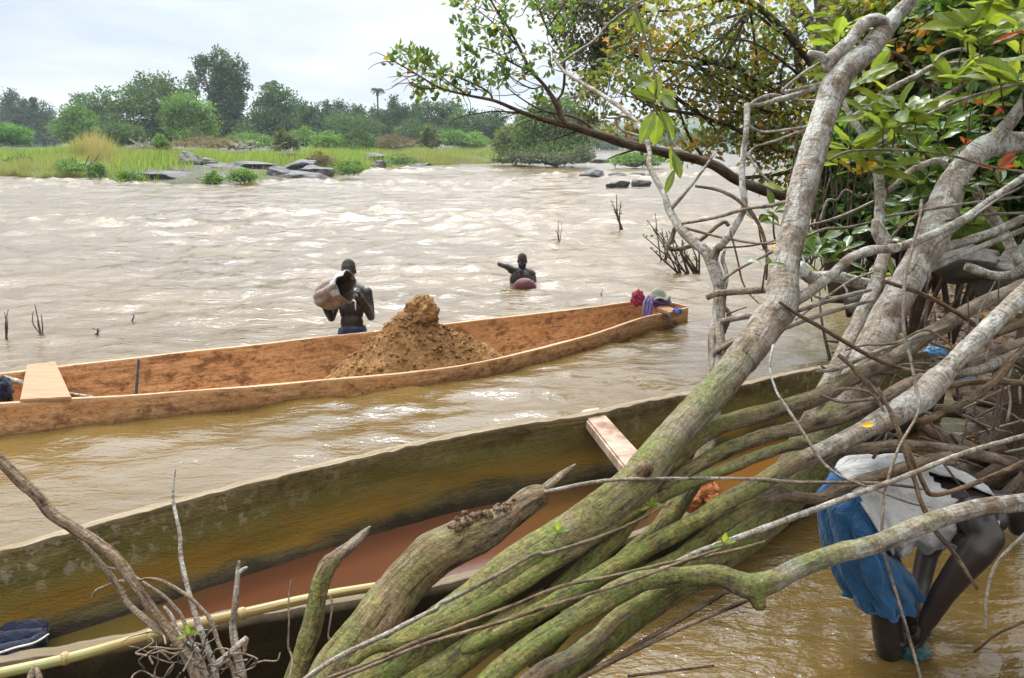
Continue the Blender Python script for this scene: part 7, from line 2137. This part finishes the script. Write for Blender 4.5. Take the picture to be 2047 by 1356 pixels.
leafy(A, [wb_(2.4, 3.1, 4.7, 1.1, 1.1, .5), wb_(1.5, 2.3, 5.0, 1.0, 1.0, .45), wb_(2.4, 1.9, 5.2, 1.2, 1.1, .5), wb_(1.5, 1.2, 5.3, 1.1, 1.0, .5), wb_(3.0, 1.0, 5.4, 1.3, 1.2, .5)], 7500, .15, 71, GREENS, GW)
leafy(B, [wb_(3.3, 4.0, 4.7, 1.1, 1.2, .6), wb_(4.2, 3.0, 5.0, 1.3, 1.3, .6), wb_(3.3, 2.2, 4.8, 1.0, 1.0, .5), wb_(4.2, 4.9, 4.9, 1.2, 1.2, .6), wb_(5.2, 4.4, 5.0, 1.2, 1.3, .7)], 8000, .15, 72, GREENS, GW)

# ------------------------------------------------------------------ things on the bank and in the water
for lb, pt, d, sd in (('mossy green boulder on the bank behind the second trunk', (1960, 448, 55, 38), 5.6, 61), ('flat grey bank stone, upper, left of the white branch end', (1925, 520, 75, 26), 5.2, 62), ('flat grey bank stone, lower, below the white branch end', (1990, 548, 60, 28), 5.1, 63), ('grey stone half in the water behind the whitish log', (1720, 600, 40, 18), 5.0, 64)):
    o = rock(lb, pt, d=d, seed=sd, group='stones on the right bank')
    o.data.materials.clear()
    o.data.materials.append(M['bank_rock'] if 'mossy' not in lb else simple_mat('moss_cushion', [(0.3, (0.03, 0.055, 0.008)), (0.6, (0.09, 0.13, 0.02))], 9, 0.95, 0.02, 0.9, 0.1))


def litter():
    rs = np.random.default_rng(44)
    n = 6500
    Y = rs.uniform(3, 11, n)
    X = shore_x(Y) + np.abs(rs.normal(0, 1.4, n)) + .05
    Z = bank_h(X, Y) + .012
    ax = rs.normal(0, 1, (n, 3)); ax[:, 2] *= .25
    c = leaves(np.stack([X, Y, Z], -1), ax, rs.uniform(.05, .12, n), pick([(0.10, 0.05, 0.025), (0.17, 0.09, 0.04), (0.06, 0.035, 0.02), (0.22, 0.13, 0.07)], [.35, .25, .3, .1], n, rs), rs, LEAF4, .5)
    tag(link('leaf_litter', mk('leaf_litter', c, False), M['leaf']), 'brown dead leaves covering the right bank', 'leaf litter', kind='stuff')


litter()
for lb, x, y, d, r in (('crumpled blue plastic caught in the roots above the thick joint', 1872, 702, 3.9, .035), ('second scrap of blue plastic under the whitish branches', 1925, 757, 3.7, .03)):
    V, Q, _, _ = blob('b', (0, 0, 0), (r * 1.3, r, r * .6), 22, 12, .8, 3, int(x))
    o = link('plastic_scrap', make_mesh('plastic_scrap', V, Q), M['blue_plastic'])
    o.location = P(x, y, d)
    tag(o, lb, 'litter', 'blue plastic scraps')
o = link('leaf', LM['yellow_leaf'][1])
o.location = P(1722, 852, 2.74); o.scale = (.045,) * 3
o.rotation_euler = orient((1, 0, .2), (0, -.7, .7)).to_euler()
tag(o, 'small yellow leaf lying on the thick mossy stem', 'leaf')

# twigs standing in the river
def riverplant(label, x, y, n, hpx, seed, lean=0, leafs=0, spread=14, cat='plant', w=3.0):
    g = G(x, y)
    d = (g - Vector((0, 0, CAMH))).dot(Vector((0, CP, -SP)))
    t = thing('river_twigs', label, cat, g, 'bare plants standing in the river')
    rs = np.random.default_rng(seed)
    for i in range(n):
        x0 = x + rs.normal(0, spread * .4)
        h = hpx * rs.uniform(.5, 1.05)
        x1 = x0 + lean * h + rs.normal(0, spread)
        pts = [(x0, y + 2, d, w), ((x0 + x1) / 2 + rs.normal(0, 4), y - h * .5, d + rs.normal(0, .05), w * .8), (x1, y - h, d + rs.normal(0, .1), w * .45)]
        br(t, 'twig', pts, 5, bark='dark_bark', step=6, lump=0)
        if leafs:
            pp = [np.array(P(x0 + (x1 - x0) * u, y - h * u, d)) + rs.normal(0, .015, 3) for u in rs.uniform(.35, 1, leafs)]
            k = len(pp)
            part('leaves', mk('leaves', leaves(np.array(pp), rs.normal(0, 1, (k, 3)), rs.uniform(.04, .08, k), pick([(0.05, 0.07, 0.02), (0.08, 0.09, 0.03)], [1, 1], k, rs), rs), False), M['leaf'], t)
    return t


riverplant('leafless twigs standing in the river at the far left', 14, 680, 4, 60, 1, 0, 0, 6)
riverplant('long crossed bare twig standing in the river, left', 85, 672, 4, 74, 2, -.3, 0, 12)
riverplant('single short twig poking from the water left of centre', 192, 668, 2, 20, 3, 0, 0, 5)
riverplant('single bent twig poking from the water above the far canoe', 265, 640, 1, 18, 4, -.3, 0, 4)
riverplant('dark bush of drowned branches in the river behind the forked tree', 1385, 545, 9, 70, 5, -.35, 7, 26, 'bush', 4.5)
riverplant('second clump of drowned leafy twigs left of the dark bush', 1365, 546, 6, 110, 6, -.5, 6, 20, 'bush', 3.5)
riverplant('slender leafy twig standing alone in the middle river', 1242, 458, 5, 70, 7, -.1, 8, 9)
riverplant('faint leafy twigs in the river right of the slender one', 1330, 520, 4, 90, 8, .05, 5, 12)
riverplant('thin drowned reeds beyond the raised elbow', 1118, 488, 4, 50, 9, .02, 0, 5, 'plant', 1.6)
riverplant('thin twig sticking up beside the bow of the far canoe', 1203, 598, 2, 22, 10, 0, 0, 3, 'plant', 1.8)
riverplant('grass tuft standing in the water at the left shore', 160, 352, 14, 40, 11, .05, 0, 22, 'grass')

# ------------------------------------------------------------------ haze over the river
HAZE_DENS = 0.00032
hb = make_mesh('haze', [(x, y, z) for z in (-3.2, 70) for (x, y) in ((-1500, -60), (1500, -60), (1500, 1500), (-1500, 1500))], [(3, 2, 1, 0), (4, 5, 6, 7), (0, 1, 5, 4), (1, 2, 6, 5), (2, 3, 7, 6), (3, 0, 4, 7)])
hm = bpy.data.materials.new('haze')
hm.use_nodes = True
hm.node_tree.nodes.clear()
pv = nd(hm.node_tree, 'ShaderNodeVolumePrincipled', Color=(0.86, 0.93, 1.0, 1), Density=HAZE_DENS, Anisotropy=0.2)
ho = nd(hm.node_tree, 'ShaderNodeOutputMaterial', Volume=pv.outputs[0])
tag(link('haze', hb, hm), kind='stuff')
